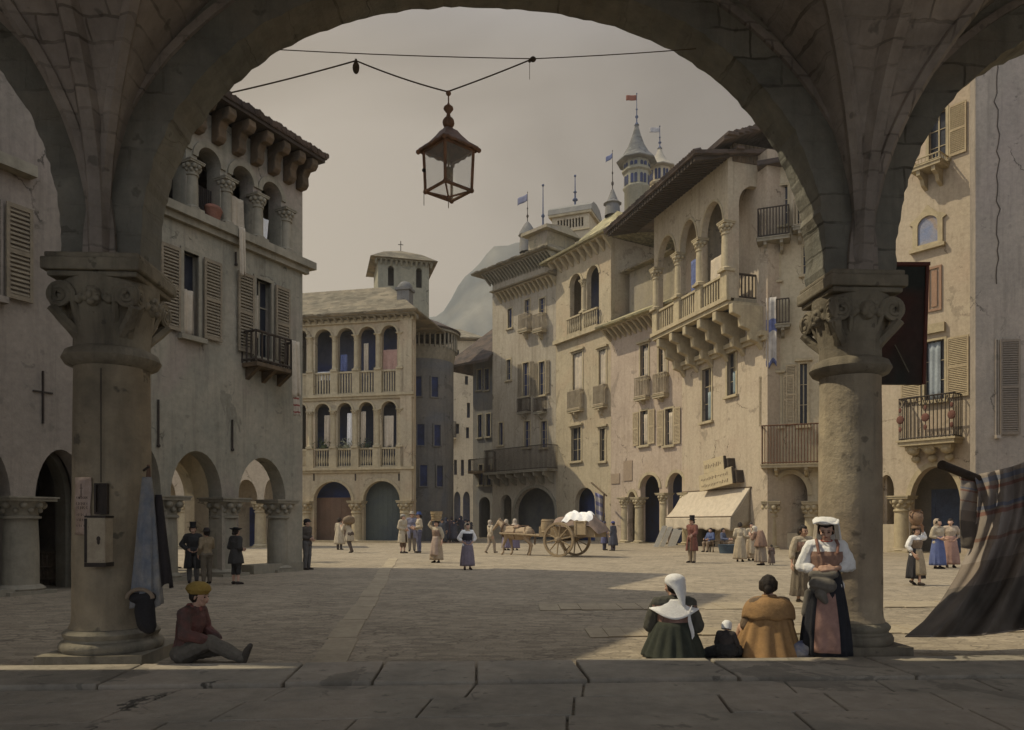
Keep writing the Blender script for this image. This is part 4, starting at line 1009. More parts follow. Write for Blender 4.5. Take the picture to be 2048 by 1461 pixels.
# doors set back in the arches
for (a,b), mt, lb in (((612,712), M('brown_door',(.2,.125,.085),(.15,.1,.07),scale=.6), 'brown plank door'), ((722,812), M('green_door',(.11,.125,.11),(.085,.1,.105),scale=.6), 'dull green plank door')):
    m = fC.mb(); zt = 3.6 if 'brown' in lb else 4.9; m.box(U(a),U(b),.9,1.0,-.1,zt)
    for i in range(9): u = U(a)+(U(b)-U(a))*(i+.5)/9; m.box(u-.02,u+.02,.88,.899,0,zt)
    m.build('door', mt, C, label=lb)
m = fC.mb(); m.box(U(612),U(712),1.4,1.5,3.4,5.3); m.box(U(722),U(812),1.5,1.6,-.1,5.3); m.build('passage_wall', M('shade_blue_plaster',(.04,.07,.2),(.05,.06,.12),scale=.7), C)  # shade inside the arches coloured blue on this wall
m = fC.mb(); m.box(uL,uR+.1,-.6,.0,-.1,.16); m.build('step', LSTONE, C)
# roof
modillions(fC, C, uL, uR+.3, zE+.02, .75, .35, .16, .55, 0, GSTONE)
hip(fC, C, uL-6, uR+.55, -.95, 6.2, zE+.1, 3.0, TILEB, inset=3.6)
m = fC.mb(); u = U(801); m.box(u-.5,u+.5,.5,1.5,zE+.2,fC.z(800,576)); zc = fC.z(800,576); m.box(u-.62,u+.62,.38,1.62,zc+.003,zc+.2); m.lathe((u,1.0,zc+.2), [(.62,0),(.6,.2),(.35,.5),(.001,.62)], 12); m.build('chimney', PLA['slate'], C)
# curtains and washing in the loggias
cl = [(R1[4],.02,.98,13.4,15.2,PINKC,'faded pink curtain drawn in the right-hand upper arch of the loggia house'),(R1[1],.05,.95,13.0,13.7,WHITE,'white cloth over the upper balustrade in the second arch from the palazzo'),
      (R1[3],.2,.5,13.3,15.8,CREAM,'tall cream hanging in the fourth upper arch of the loggia house'),(R1[2],.1,.5,13.6,15.0,BLUEC,'blue cloth in the middle upper arch of the loggia house'),
      (R2[1],.55,.95,7.6,10.2,CREAM,'cream curtain pulled to the right in the lower arch nearest the palazzo'),(R2[2],.6,.98,7.6,10.3,WHITE,'white curtain hanging in the middle lower arch of the loggia house'),
      (R2[3],.05,.4,7.5,10.4,CREAM,'long cream sheet on the left side of the fourth lower arch'),(R2[4],.1,.75,7.5,10.0,CREAM,'wide cream sheet filling the right-hand lower arch')]
for i, ((a,b), t0, t1, z0, z1, mt, lb) in enumerate(cl):
    hang(fC, U(a)+(U(b)-U(a))*t0, U(a)+(U(b)-U(a))*t1, z0, z1, .25, mt, lb, seed=i, group='washing in the loggia arches', sway=.1)
for i, ((a,b), z, lb) in enumerate(((R2[1],7.5,'leafy pot plants on the lower balustrade nearest the palazzo'),(R2[2],7.5,'pale leafy plant on the middle lower balustrade'),(R2[3],7.5,'dark leafy plant at the foot of the fourth lower arch'))):
    q = MB(); c = fC.W(U(a)*.45+U(b)*.55, .1, z)
    for k in range(90):
        v = Vector((rnd.gauss(0,.35),rnd.gauss(0,.15),abs(rnd.gauss(.25,.25)))); s_ = .09; d1 = Vector((rnd.uniform(-1,1),rnd.uniform(-1,1),rnd.uniform(-1,1))).normalized()*s_; d2 = d1.orthogonal().normalized()*s_*.6
        p = c+v; q.add([p-d1,p+d2,p+d1,p-d2],[(0,1,2,3)])
    q.cyl(c,c+Vector((0,0,.25)),.16,.22)
    tag(q.build('potted_plant', M('leaves',((.07,.09,.04),(.3,.3,.2),(.05,.07,.05))[i]), None, loc=c, fix=False), lb, 'plant', 'plants in the loggia')
# low arcade running on behind the palazzo
fC2 = Fac(300, 46, (.97,.24)); U = fC2.u
C2 = root(fC2, 400, 'arcade_house', 'sunlit arcade wall seen through the arches of the shaded palazzo', 'house')
m = fC2.mb(); uL, uR = U(180), U(560)
m.wall(rc(uL,uR,-.6,7), [arch(U(a),U(b),-.3,4.3,rise=1.4) for a,b in ((225,300),(315,352),(385,455),(470,515),(528,552))], 0, .6); m.build('front_wall', PLA['pink'], C2)
m = fC2.mb(); m.box(uL,uR,3.2,3.4,-.1,7); m.box(uL,uR,.61,3.19,5.2,5.5); m.build('rear_walls', PLA['sand'], C2)
for px in (308,368,462,521): pillar(fC2, C2, U(px), -.05, -.05, 2.9, .35, LSTONE, .7, n=14)
m = fC2.mb(); m.box(uL,uR,-.4,3.5,7.01,7.3); m.build('roof', TILEG, C2)
r = fC2.rect(496,1020,506,1075); m = fC2.mb(); m.box(U(490),U(512),2.9,3.19,0,2.6); m.build('door', BLUE, C2)

# ============================================================ D: bell tower
fD = Fac(756, 70.5, (.965,.26)); U = fD.u
D = root(fD, 805, 'bell_tower', 'square grey green tower with two arched openings and a low tiled roof with a cross', 'tower')
uL, uR = 0, U(858); w = uR-uL; zt = fD.z(800,524)
hs = [arch(*fD.rect(776,532,788,572)), arch(*fD.rect(832,536,844,576))]
m = fD.mb(); m.wall(rc(uL,uR,0,zt), hs, 0, .4); m.build('front_wall', PLA['tower'], D); body(fD, D, uL, uR, 0, zt, w, PLA['tower'])
m = fD.mb(); m.box(uL+.4,uR-.4,1.2,1.3,zt-5,zt-.3); m.build('inner_wall', ROOMD, D)
modillions(fD, D, uL-.2, uR+.2, zt+.02, .4, .4, .2, .45, 0, PLA['tower'])
m = fD.mb(); a = .75; z = zt+.1; m.add([(uL-a,-a,z),(uR+a,-a,z),(uR+a,w+a,z),(uL-a,w+a,z),(uL+w*.12,w*.12,z+.95),(uR-w*.12,w*.12,z+.95),(uR-w*.12,w*.88,z+.95),(uL+w*.12,w*.88,z+.95),((uL+uR)/2,w/2,fD.z(803,484))], [(3,2,1,0),(0,1,5,4),(1,2,6,5),(2,3,7,6),(3,0,4,7),(4,5,8),(5,6,8),(6,7,8),(7,4,8)]); m.build('roof', TILEB, D)
m = fD.mb(); u = (uL+uR)/2; z = fD.z(803,485); m.cyl((u,w/2,z-.1),(u,w/2,z+1.0),.04,n=6); m.cyl((u-.25,w/2,z+.65),(u+.25,w/2,z+.65),.035,n=6); m.build('cross', IRON, D)

# ============================================================ E: round tower with a low conical roof
dE = 67; ce = at(846, HY, dE); ce.z = 0; rE = dE*61/F
E = thing('round_tower', ce, 'dark round building with a flat conical roof at the street corner', 'tower')
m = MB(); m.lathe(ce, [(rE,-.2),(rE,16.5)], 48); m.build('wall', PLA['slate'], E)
zE_ = EYE+(HY-705)/F*dE
m = MB(); m.lathe(ce, [(rE*.99,zE_-1.2),(rE*1.05,zE_-.5),(rE*1.06,zE_+.1)], 48)
for i in range(40): a = i*2*PI/40; c = ce+Vector((math.cos(a)*rE*1.1,math.sin(a)*rE*1.1,0)); m.cyl((c.x,c.y,zE_-.1),(c.x,c.y,zE_+1.3),.09,n=6)
m.lathe(ce, [(rE*1.02,zE_+1.3),(rE*1.2,zE_+1.32),(rE*1.2,zE_+1.5)], 48); m.build('cornice', GSTONE, E)
m = MB(); m.lathe(ce, [(rE*1.22,zE_+1.5),(rE*1.24,zE_+1.65),(rE*.6,zE_+2.5),(.001,zE_+3.2)], 48, wob=.01, k=30); m.build('roof', TILED, E)
for row, (z, h) in enumerate(((12.4,1.7),(8.2,1.8),(4.7,1.8))):
    for a in (-122,-92,-62):
        t = math.radians(a+row*5); c = ce+Vector((math.cos(t),math.sin(t),0))*(rE+.02); tv = Vector((-math.sin(t),math.cos(t),0)); nv = Vector((math.cos(t),math.sin(t),0)); T = (lambda c_, tv_, nv_: (lambda x,y,z_: c_+tv_*x-nv_*y+Vector((0,0,z_))))(c,tv,nv)
        m = MB(T); m.wall(rc(-.42,.42,z-.1,z+h+.1), [rc(-.3,.3,z,z+h)], -.08, .06); f = m.build('window', PLA['slate'], E); m = MB(T); m.box(-.3,.3,0,.05,z,z+h); m.build('pane', BLUE, f)

# ============================================================ F: bright house at the end of the lane and the dark house beside it
fL = Fac(893, 112, (1,.1)); U = fL.u
LH = root(fL, 918, 'lane_house', 'narrow sunlit house closing the far end of the lane', 'house')
uL, uR = U(868), U(962); zt = fL.z(915,735)
hs = [rc(*fL.rect(a,b,a+6,b+h)) for a,b,h in ((930,752,18),(934,806,30),(912,848,20),(932,855,22),(908,920,30),(922,920,32),(936,920,28),(912,700,14))]+[arch(U(a),U(b),-.3,6.2,rise=1.2) for a,b in ((908,921),(926,940))]
m = fL.mb(); m.wall(rc(uL,uR,-.6,zt+4), hs, 0, .4); m.build('front_wall', PLA['pale'], LH); body(fL, LH, uL, uR, -.6, zt+4, 8, PLA['pale'])
m = fL.mb(); m.box(uL+.4,uR-.4,1.2,1.3,0,zt+3.5); m.build('inner_wall', ROOMB, LH)
hip(fL, LH, uL-.8, uR+.8, -.9, 9, zt+4.1, 2.5, TILE)
balcony(fL, LH, U(896), U(912), fL.z(905,878), 2.4, 1.2, nb=1, bh=1.2, r=.05)
fF = Fac(992, 78, (-.60,1)); fF = Fac(992, 76, (.75,-.66)); U = fF.u
FH = root(fF, 955, 'dark_house', 'dark timber sided house with a wide drooping roof at the mouth of the lane', 'house')
uL, uR = U(946), U(1000); zt = fF.z(965,712)
r1 = [fF.rect(a,b,a+8,b+h) for a,b,h in ((955,740,40),(970,738,42),(956,830,45),(973,828,45),(958,930,40),(974,930,40))]
hs = [rc(*q) for q in r1]+[arch(U(958),U(980),-.3,4.2)]
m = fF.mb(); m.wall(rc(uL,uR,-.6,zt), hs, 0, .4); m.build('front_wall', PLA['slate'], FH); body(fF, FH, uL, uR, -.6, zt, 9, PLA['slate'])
for q in r1: window(fF, FH, q, BLUE, GSTONE, .1, bars=False)
m = fF.mb(); z = zt-.6; m.add([(uL-2.6,-2.0,z-.6),(uR+.2,-2.0,z-.6),(uR+.2,4,zt+4.6),(uL+1.4,4,zt+4.6),(uL-2.6,9,z-.6),(uR+.2,9,z-.6)]+[(uL-2.6,-2.0,z-.35),(uR+.2,-2.0,z-.35),(uR+.2,4,zt+4.85),(uL+1.4,4,zt+4.85),(uL-2.6,9,z-.35),(uR+.2,9,z-.35)], [(0,1,2,3),(0,3,4),(3,2,5,4),(6,9,8,7),(6,10,9),(9,10,11,8),(0,6,7,1),(0,4,10,6),(1,7,8,2),(2,8,11,5),(4,5,11,10)]); m.build('roof', TILED, FH)
for z_, nm in ((fF.z(960,880),0),):
    balcony(fF, FH, uL+.2, uR-.3, fF.z(962,945), 1.3, .9, WOOD, DWOOD, nb=2)
# ============================================================ G: tall house half in shadow
fG = Fac(1112, 68, (.9,-1)); U = fG.u
G_ = root(fG, 1050, 'tall_house', 'tall house in the centre with a long balcony above a great ground arch', 'house')
uL, uR = U(985), U(1112); zt = fG.z(1010,545)
r_ = lambda *a: fG.rect(*a)
wl = [r_(1050,600,1060,632), r_(1079,597,1090,628), r_(1016,618,1024,656), r_(1046,726,1058,792), r_(1078,724,1090,790), r_(1049,843,1060,895), r_(1082,843,1094,895), r_(998,846,1006,890), r_(1014,720,1022,760)]
ga = [arch(U(1030),U(1111),-.3,fG.z(1070,976),rise=2.3), arch(U(1001),U(1023),-.3,fG.z(1012,990),rise=.8)]
m = fG.mb(); m.wall(rc(uL,uR,-.6,zt), [rc(*q) for q in wl]+ga, 0, .45); m.build('front_wall', PLA['fawn'], G_); body(fG, G_, uL, uR, -.6, zt, 9, PLA['dusk'], floors=(6.2,))
m = fG.mb(); m.box(uL+.4,uR-.4,2.4,2.5,-.1,6.1); m.build('passage_wall', M('grey_plaster',(.17,.165,.14),(.12,.12,.12)), G_)
for i, q in enumerate(wl): window(fG, G_, q, BLUE, LSTONE, .13, bars=i not in (2,7), shut='lr' if i in (3,4) else None, shmat=SHUT, sw=.5)
for a, b in ((1046,1064),(1075,1094)):
    balcony(fG, G_, U(a), U(b), fG.z((a+b)/2,664), 1.55, .7, LSTONE, PWOOD, nb=1, bh=.6, r=.05)
for a, b in ((1042,1062),(1074,1094)):
    balcony(fG, G_, U(a), U(b), fG.z((a+b)/2,826), 1.3, .6, GSTONE, DWOOD, nb=1, bh=.5, r=.04)
balcony(fG, G_, U(990), U(1117), fG.z(1055,944), 2.2, 1.5, GSTONE, DWOOD, nb=7, bh=1.1, r=.03)
m = fG.mb(); archring(m, U(1030),U(1111),fG.z(1070,976)-2.3,2.3,.3,-.1,.1,legs=3); m.build('arch_moulding', GSTONE, G_)
# corbelled pent roof over the bay, upper eaves, hipped roof with dormer and lantern
u0, u1, z = U(1003), U(1112), fG.z(1060,572)
modillions(fG, G_, u0, u1, z, .9, .8, .2, .55, 0, LSTONE, 'corbel_row')
m = fG.mb(); m.hexa([(u0-.3,-1.3,z+.08),(u1+.2,-1.3,z+.08),(u1+.2,0,z+.08),(u0-.3,0,z+.08)],[(u0-.3,-1.3,z+.2),(u1+.2,-1.3,z+.2),(u1+.2,0,z+.75),(u0-.3,0,z+.75)]); m.build('pent_roof', TILE, G_)
modillions(fG, G_, uL-.3, uR, zt+.02, 1.2, .9, .14, .4, 0, GSTONE)
hip(fG, G_, uL-1.4, uR+.3, -1.6, 10, zt+.1, 3.0, TILE, inset=3.2)
m = fG.mb(); a, b = U(1066), U(1104); m.box(a,b,-.6,3,zt+.3,zt+2.1); m.hexa([(a-.4,-1.2,zt+2.12),(b+.5,-1.2,zt+2.12),(b+.5,3.5,zt+2.12),(a-.4,3.5,zt+2.12)],[(a-.4,-1.2,zt+2.4),(b+.5,-1.2,zt+2.4),(b+.1,2,zt+3.1),(a+.2,2,zt+3.1)]); m.build('dormer', PLA['dusk'], G_)
u = U(1055,3); T = lambda x,y,z: fG.W(u+x,3+y,z); zr = fG.z(1055,482,3)
m = MB(T); m.lathe((0,0,zr-1.2), [(.85,0),(.75,1.6),(.95,1.7),(.8,2.1),(.3,2.9),(.1,3.1)], 8); m.build('roof_lantern', PLA['slate'], G_)
finial(fG, G_, u, 3, zr+1.6, 3.4, flag=M('grey_blue_flag',(.16,.17,.25)), fl=1.4, r=.07)
finial(fG, G_, U(1086,3), 3, zt+2.6, fG.z(1086,366,3)-zt-2.6, M('blue_lead',(.09,.11,.18),(.06,.075,.12)), r=.16)

# ============================================================ H: house with a corner loggia and a big pyramid roof
fH = Fac(1215, 61.5, (.6,-1)); U = fH.u
H = root(fH, 1160, 'pyramid_roof_house', 'sunlit house with a two arched loggia under a tall mossy pyramid roof', 'house')
uL, uR = U(1112), U(1222); zt = fH.z(1150,512)
r_ = fH.rect
lg = [(1140,1163),(1174,1198)]; z0 = fH.z(1168,664); z1 = fH.z(1168,541)
wl = [r_(1146,706,1165,785), r_(1198,700,1212,775), r_(1143,856,1162,922), r_(1200,858,1211,922)]
zga = fH.z(1165,976)
hs = [arch(U(a),U(b),z0,z1) for a,b in lg]+[rc(*q) for q in wl]+[arch(U(1150),U(1190),-.3,zga,rise=1.3)]
m = fH.mb(); m.wall(rc(uL,uR,-.6,zt), hs, 0, .45); m.build('front_wall', PLA['ochre'], H); body(fH, H, uL, uR, -.6, zt, 9, PLA['sand'], floors=(z0-.4,z0-5,5.0))
m = fH.mb(); m.box(uL+.4,uR-.4,2.6,2.7,z0-.2,zt-.3); m.build('inner_wall', ROOMB, H)
m = fH.mb(); m.box(uL+.4,uR-.4,1.6,1.7,-.1,4.9); m.build('passage_wall', M('shade_blue_plaster',(.04,.075,.24),(.045,.06,.13),scale=.7), H)  # blue stands in for the shade under the archway
for a, b in lg: m = fH.mb(); archring(m, U(a), U(b), z1-(U(b)-U(a))/2, (U(b)-U(a))/2, .2, -.07, .1); m.build('arch_moulding', LSTONE, H)
pillar(fH, H, U(1168.5), -.02, z0+1.6, z1-(U(1163)-U(1140))/2, .24, LSTONE, .6, n=12)
m = fH.mb(); m.box(U(1168.5)-.3,U(1168.5)+.3,-.15,.02,z0,z0+1.6); m.box(uL,uR,-.4,.02,z0-.35,z0-.003); m.build('balcony_ledge', LSTONE, H)
for a, b in ((1138,1166),(1171,1200)): balusters(fH, H, U(a), U(b), -.25, z0, z0+1.55, LSTONE, n=8, r=.07)
for i, q in enumerate(wl): window(fH, H, q, DARK, LSTONE, .16, cornice=i < 2 or True, shut=None, curtain=(.0,.9,1.0,.0,CREAM) if i < 2 else None)
for i in (0,1): balcony(fH, H, wl[i][0]-.25, wl[i][1]+.25, wl[i][2]-1.6, 1.7, .5, LSTONE, PWOOD, nb=1, bh=.6, r=.05)
modillions(fH, H, uL, uR, zt+.02, .9, .9, .25, .8, 0, LSTONE)
ua, ub = uL-1.0, uR+3.5; m = fH.mb(); z = zt+.1; ap = fH.z(1222,428,4.5)
ux = U(1225,4.5); m.add([(ua,-1.2,z),(ub,-1.2,z),(ub,10,z),(ua,10,z),(ua,-1.2,z+.2),(ub,-1.2,z+.2),(ub,10,z+.2),(ua,10,z+.2),(ux-.6,4.5,ap),(ux+.6,4.5,ap),(ux-3.6,2.0,z+(ap-z)*.42),(ux+3.6,2.0,z+(ap-z)*.42)],[(3,2,1,0),(0,1,5,4),(1,2,6,5),(2,3,7,6),(3,0,4,7),(4,5,11,10),(10,11,9,8),(5,6,9,11),(6,7,8,9),(7,4,10,8)]); m.build('roof', TILEG, H)
m = fH.mb(); m.lathe((ux,4.5,ap-.3), [(.75,0),(.65,1.0),(.85,1.1),(.5,1.4),(.12,2.4)], 10); m.build('roof_cap', PLA['slate'], H)
finial(fH, H, ux, 4.5, ap+1.6, 4.2, flag=M('blue_grey_flag',(.10,.12,.22)), fl=.9, r=.07)
# little belvedere on the ridge behind
fT = Fac(1143, 78, (.93,-.37)); U = fT.u
TT = root(fT, 1143, 'belvedere', 'small pale box turret with a row of slit openings and a curved grey cap', 'turret')
uL, uR = U(1104), U(1178); zb, zt = 14, fT.z(1140,432); w = uR-uL
n = 9; hs = [rc(uL+.55+(w-1.1)*(i+.15)/n, uL+.55+(w-1.1)*(i+.8)/n, fT.z(1140,456), fT.z(1140,438)) for i in range(n)]
m = fT.mb(); m.wall(rc(uL,uR,zb,zt), hs, 0, .3); m.build('front_wall', PLA['pale'], TT); body(fT, TT, uL, uR, zb, zt, 3.5, PLA['pale'], wall_th=.3)
m = fT.mb(); m.box(uL+.4,uR-.4,1.0,1.1,zt-3,zt-.3); m.build('inner_wall', ROOMD, TT)
m = fT.mb(); m.box(uL-.15,uR+.15,-.15,.0,fT.z(1140,464),fT.z(1140,461)); m.box(uL-.3,uR+.3,-.3,3.8,zt+.003,zt+.25); m.build('cornice', LSTONE, TT)
m = fT.mb(); pr = [(-.35,0),(-.25,.55),(.5,1.05),(1.75,1.2),(3,1.05),(3.75,.55),(3.85,0)]; k = len(pr); z = zt+.255
m.add([(uL-.35,a,z+b) for a,b in pr]+[(uR+.35,a,z+b) for a,b in pr],[tuple(range(k)),tuple(range(2*k-1,k-1,-1))]+[(i,(i+1)%k,k+(i+1)%k,k+i) for i in range(k)]); m.build('roof', M('lead',(.25,.235,.2),(.2,.19,.17),bump=.2), TT)
finial(fT, TT, (uL+uR)/2, 1.7, z+1.15, fT.z(1143,335)-z-1.15, M('blue_lead',(.09,.11,.18),(.06,.075,.12)), r=.17)

# ============================================================ N, O: two turrets with spires
def turret(px, d, w, ys, label, mat, flag=None, spire=TILE):
    f = Fac(px, d, (1,0)); R_ = root(f, px, 'spired_turret', label, 'turret'); k = d/F; a = w*k/2/.95
    zz = lambda y: EYE+(HY-y)*k
    yb, y1, y2, y3, y4, y5 = ys      # base, band, gallery floor, eaves, spire tip, finial tip
    q = MB(lambda x,y,z: f.W(x,y+a,z)); n8 = 8
    q.lathe((0,0,0), [(a*.92,zz(yb)),(a*.92,zz(y1)),(a*1.05,zz(y1-3)),(a*1.05,zz(y1-6)),(a*.95,zz(y1-8)),(a*.95,zz(y2)),(a*1.12,zz(y2-3)),(a*1.12,zz(y2-6)),(a*1.0,zz(y2-8)),(a*1.0,zz(y3))], n8); 
    b = q.build('tower_wall', mat, R_)
    for row, (ya, yb_) in enumerate(((y1-10,y2+6),(y2-10,y3+5))):
        for i in range(n8):
            t0, t1 = (i)*2*PI/n8, (i+1)*2*PI/n8
            for s_ in (.3,.7):
                c = Vector((math.cos(t0),math.sin(t0),0)).lerp(Vector((math.cos(t1),math.sin(t1),0)), s_)*(a*(.95 if row == 0 else 1.0)); nn = Vector((math.cos((t0+t1)/2),math.sin((t0+t1)/2),0)); tt = Vector((-nn.y,nn.x,0))
                q = MB(lambda x,y,z,c=c,nn=nn,tt=tt: f.W((c+tt*x+nn*y).x,(c+tt*x+nn*y).y+a,z)); h = a*.11
                q.wall(arch(-h,h,zz(ya),zz(yb_),n=8), [], -.02, .06)
                if n8*2 > 0: q.build('opening', BLUE, b)  # flat blue plates stand for the shaded openings
    q = MB(lambda x,y,z: f.W(x,y+a,z)); H_ = zz(y4)-zz(y3)
    q.lathe((0,0,zz(y3)), [(a*1.0,-.02),(a*1.5,0),(a*1.52,.12),(a*1.05,H_*.2),(a*.62,H_*.45),(a*.3,H_*.75),(a*.1,H_)], n8); q.build('spire', spire, R_)
    finial(f, R_, 0, a, zz(y4)-.1, zz(y5)-zz(y4), M('blue_lead',(.09,.11,.18),(.06,.075,.12)), flag=flag, fl=1.3, r=.12)
turret(1278, 92, 52, (600,372,337,314,235,168), 'taller octagonal turret with a flared grey spire and a red flag', PLA['tower'], M('red_flag',(.24,.08,.05)), SLATE)
turret(1324, 96, 42, (600,372,366,330,285,238), 'shorter pale turret with a slim spire and a striped pennant', PLA['pale'], striped('pennant',(.45,.42,.38),[(.2,.5,(.2,.2,.25))],.2), M('pale_slate',(.36,.32,.25),(.3,.27,.22)))

# ============================================================ I: houses between the pyramid roof and the jettied gallery
fI = Fac(1372, 53, (.6,-1)); U = fI.u
I_ = root(fI, 1290, 'shuttered_house', 'sunlit house with shuttered windows above a small colonnade', 'house')
uL, uR = U(1222), U(1374); zt = fI.z(1270,648); r_ = fI.rect
wl = [(r_(1281,690,1297,757),None), (r_(1318,684,1334,750),None), (r_(1281,822,1296,890),'lr'), (r_(1331,818,1346,890),'lr')]
ar = [(1217,1244),(1254,1274),(1279,1319),(1334,1370)]
ztop = [fI.z(1230,984), fI.z(1262,984), fI.z(1300,950), fI.z(1350,946)]
hs = [rc(*q) for q,_ in wl]+[arch(U(a)+.1,U(b)-.02,-.3,z,rise=1.0) for (a,b),z in zip(ar[1:],ztop[1:])]
m = fI.mb(); m.wall(rc(uL,uR,-.6,zt), hs, 0, .5); m.build('front_wall', PLA['rose'], I_); body(fI, I_, uL, uR, -.6, zt, 8, PLA['sand'], floors=(5.4,), wall_th=.5)
m = fI.mb(); m.box(uL+.4,uR-.4,3.2,3.3,-.1,5.3); m.build('passage_wall', M('shade_blue_plaster',(.05,.07,.17),(.06,.06,.09),scale=.7), I_)  # colonnade shade painted as blue on the back wall
for q, sh in wl: window(fI, I_, q, DARK, LSTONE, .14, shut=sh, sw=.62, cornice=not sh, curtain=(.3,.8,.9,.0,CREAM))
for i in (0,1): balcony(fI, I_, wl[i][0][0]-.2, wl[i][0][1]+.2, wl[i][0][2]-1.55, 1.6, .5, LSTONE, PWOOD, nb=1, bh=.3, r=.045)
for px, y0, y1 in ((1256,922,962),(1231,948,968)):
    m = fI.mb(); q = r_(px-8,y0,px+9,y1); m.box(q[0],q[1],-.06,-.001,q[2],q[3]); m.build('plaque', M('plaque',(.33,.25,.17),(.28,.21,.15)), I_)
for (a,b),z in zip(ar[1:],ztop[1:]): m = fI.mb(); archring(m, U(a)+.1, U(b)-.02, z-1.0, 1.0, .22, -.08, .12); m.build('arch_moulding', LSTONE, I_)
for px, y in ((1249,1008),(1276.5,1008),(1327,1000),(1372,1000)): pillar(fI, I_, U(px), .1, -.05, fI.z(px,y)+.5, .34, LSTONE, .8, n=14)
modillions(fI, I_, uL, uR, zt+.02, 1.0, .8, .18, .6, 0, LSTONE)
m = fI.mb(); z = zt+.1; m.hexa([(uL-.3,-1.4,z),(uR+.3,-1.4,z),(uR+.3,5,z),(uL-.3,5,z)],[(uL-.3,-1.4,z+.15),(uR+.3,-1.4,z+.15),(uR+.3,5,z+3.1),(uL-.3,5,z+3.1)]); m.build('roof', TILEG, I_)
# lower set-back block under the pyramid roof
m = fI.mb(); a, b = uL-.1, U(1312); m.box(a,b,2.0,8.5,zt+.5,fI.z(1260,520)); m.build('upper_storey', PLA['dusk'], I_)
m = fI.mb(); zq = fI.z(1260,520); m.hexa([(a-.4,1.3,zq),(b+.3,1.3,zq),(b+.3,9,zq),(a-.4,9,zq)],[(a-.4,1.3,zq+.15),(b+.3,1.3,zq+.15),(b+.3,5,zq+.9),(a-.4,5,zq+.9)]); m.build('upper_roof', TILE, I_)

# ============================================================ J: house with the jettied corner gallery
fJ = Fac(1535, 44, (.296,-.955)); U = fJ.u         # lower wall
J_ = root(fJ, 1460, 'gallery_house', 'tall sunlit house with an arcaded timber gallery jutting out on stepped brackets', 'house')
uL, uR = U(1364), U(1535); jet = 2.1
fJ2 = Fac(1456, 44.4, (.296,-.955)); V = fJ2.u     # gallery front, further out
zbal0 = fJ2.z(1456,600); zbal1 = fJ2.z(1456,548) ; zsp = fJ2.z(1456,445); ztop = fJ2.z(1456,335); 
zfl = fJ2.z(1456,600)-.1
wl = [r for r in (fJ.rect(1405,738,1423,842), fJ.rect(1455,706,1472,790))]
zroof = ztop+.9
m = fJ.mb(); m.wall(rc(uL,uR,-.6,zroof), [rc(*q) for q in wl]+[arch(U(1392),U(1430),-.3,3.6,rise=.8)], 0, .5); m.build('front_wall', PLA['pink'], J_); body(fJ, J_, uL, uR, -.6, zroof, 8, PLA['pink'], wall_th=.5)
for q in wl: window(fJ, J_, q, DARK, LSTONE, .16, cornice=False, curtain=(.45,.95,.55,0,M('pale_blue_curtain',(.3,.36,.36))), label='tall narrow window with a pale blue lower curtain')
m = fJ.mb(); zc = fJ.z(1440,660)-1.55; m.box(uL-.3,uR,-.42,.0,zc,zc+.28); m.box(uL-.2,uR,-.22,0,zc-.25,zc-.003); m.build('cornice', LSTONE, J_)
# stepped brackets
nb = 6
for i in range(nb):
    u = uL+.3+(uR-uL-.9)*i/(nb-1); w = .2; m = fJ.mb(); zt_ = zfl-.25
    pr = [(0,zt_),(-jet,zt_),(-jet,zt_-.55),(-jet*.72,zt_-.75),(-jet*.7,zt_-1.3),(-jet*.42,zt_-1.5),(-jet*.4,zt_-2.05),(-jet*.15,zt_-2.2),(0,zt_-2.6)]; k = len(pr)
    m.add([(u-w,a,b) for a,b in pr]+[(u+w,a,b) for a,b in pr],[tuple(range(k)),tuple(range(2*k-1,k-1,-1))]+[(j,(j+1)%k,k+(j+1)%k,k+j) for j in range(k)]); m.build('bracket', LSTONE, J_, bevel=.05)
# gallery floor and side arcade
vL, vR = V(1308), V(1456)
m = fJ2.mb(); m.box(vL,vR+.2,-.15,jet+.2,zfl-.24,zfl); m.box(vL-.1,vR+.3,-.28,.0,zfl+.003,zfl+.25); m.build('gallery_floor', LSTONE, J_)
sp_ = [(1316,1352),(1358,1396),(1402,1446)] ; SP3 = [(1330,1350),(1363,1390),(1405,1440)]
pxs = [1312,1356,1399,1452]
hs = []
for a, b in zip(pxs, pxs[1:]):
    ua, ub = V(a)+.3, V(b)-.3; hs.append(arch(ua,ub,zbal0-.05,zsp+1.85, rise=1.75))
ztg = zroof
m = fJ2.mb(); m.wall(rc(vL,vR,zfl+.26,ztg), hs, 0, .4); m.build('gallery_wall', PLA['sand'], J_)
for a, b in zip(pxs, pxs[1:]):
    ua, ub = V(a)+.3, V(b)-.3; m = fJ2.mb(); archring(m, ua, ub, zsp+.1, 1.75, .14, -.05, .1); m.build('arch_moulding', LSTONE, J_)
    balusters(fJ2, J_, ua, ub, .1, zfl+.26, zbal1+.15, LSTONE, n=8, r=.07, flat=True)
for px in pxs: 
    u = V(px) if px != 1452 else V(1456)-.28
    m = fJ2.mb(); m.box(u-.33,u+.33,-.14,.0,zfl+.26,zbal1+.2); m.build('pedestal', LSTONE, J_)
    pillar(fJ2, J_, u, .05, zbal1+.2, zsp+.12, .27, LSTONE, .8, n=14)
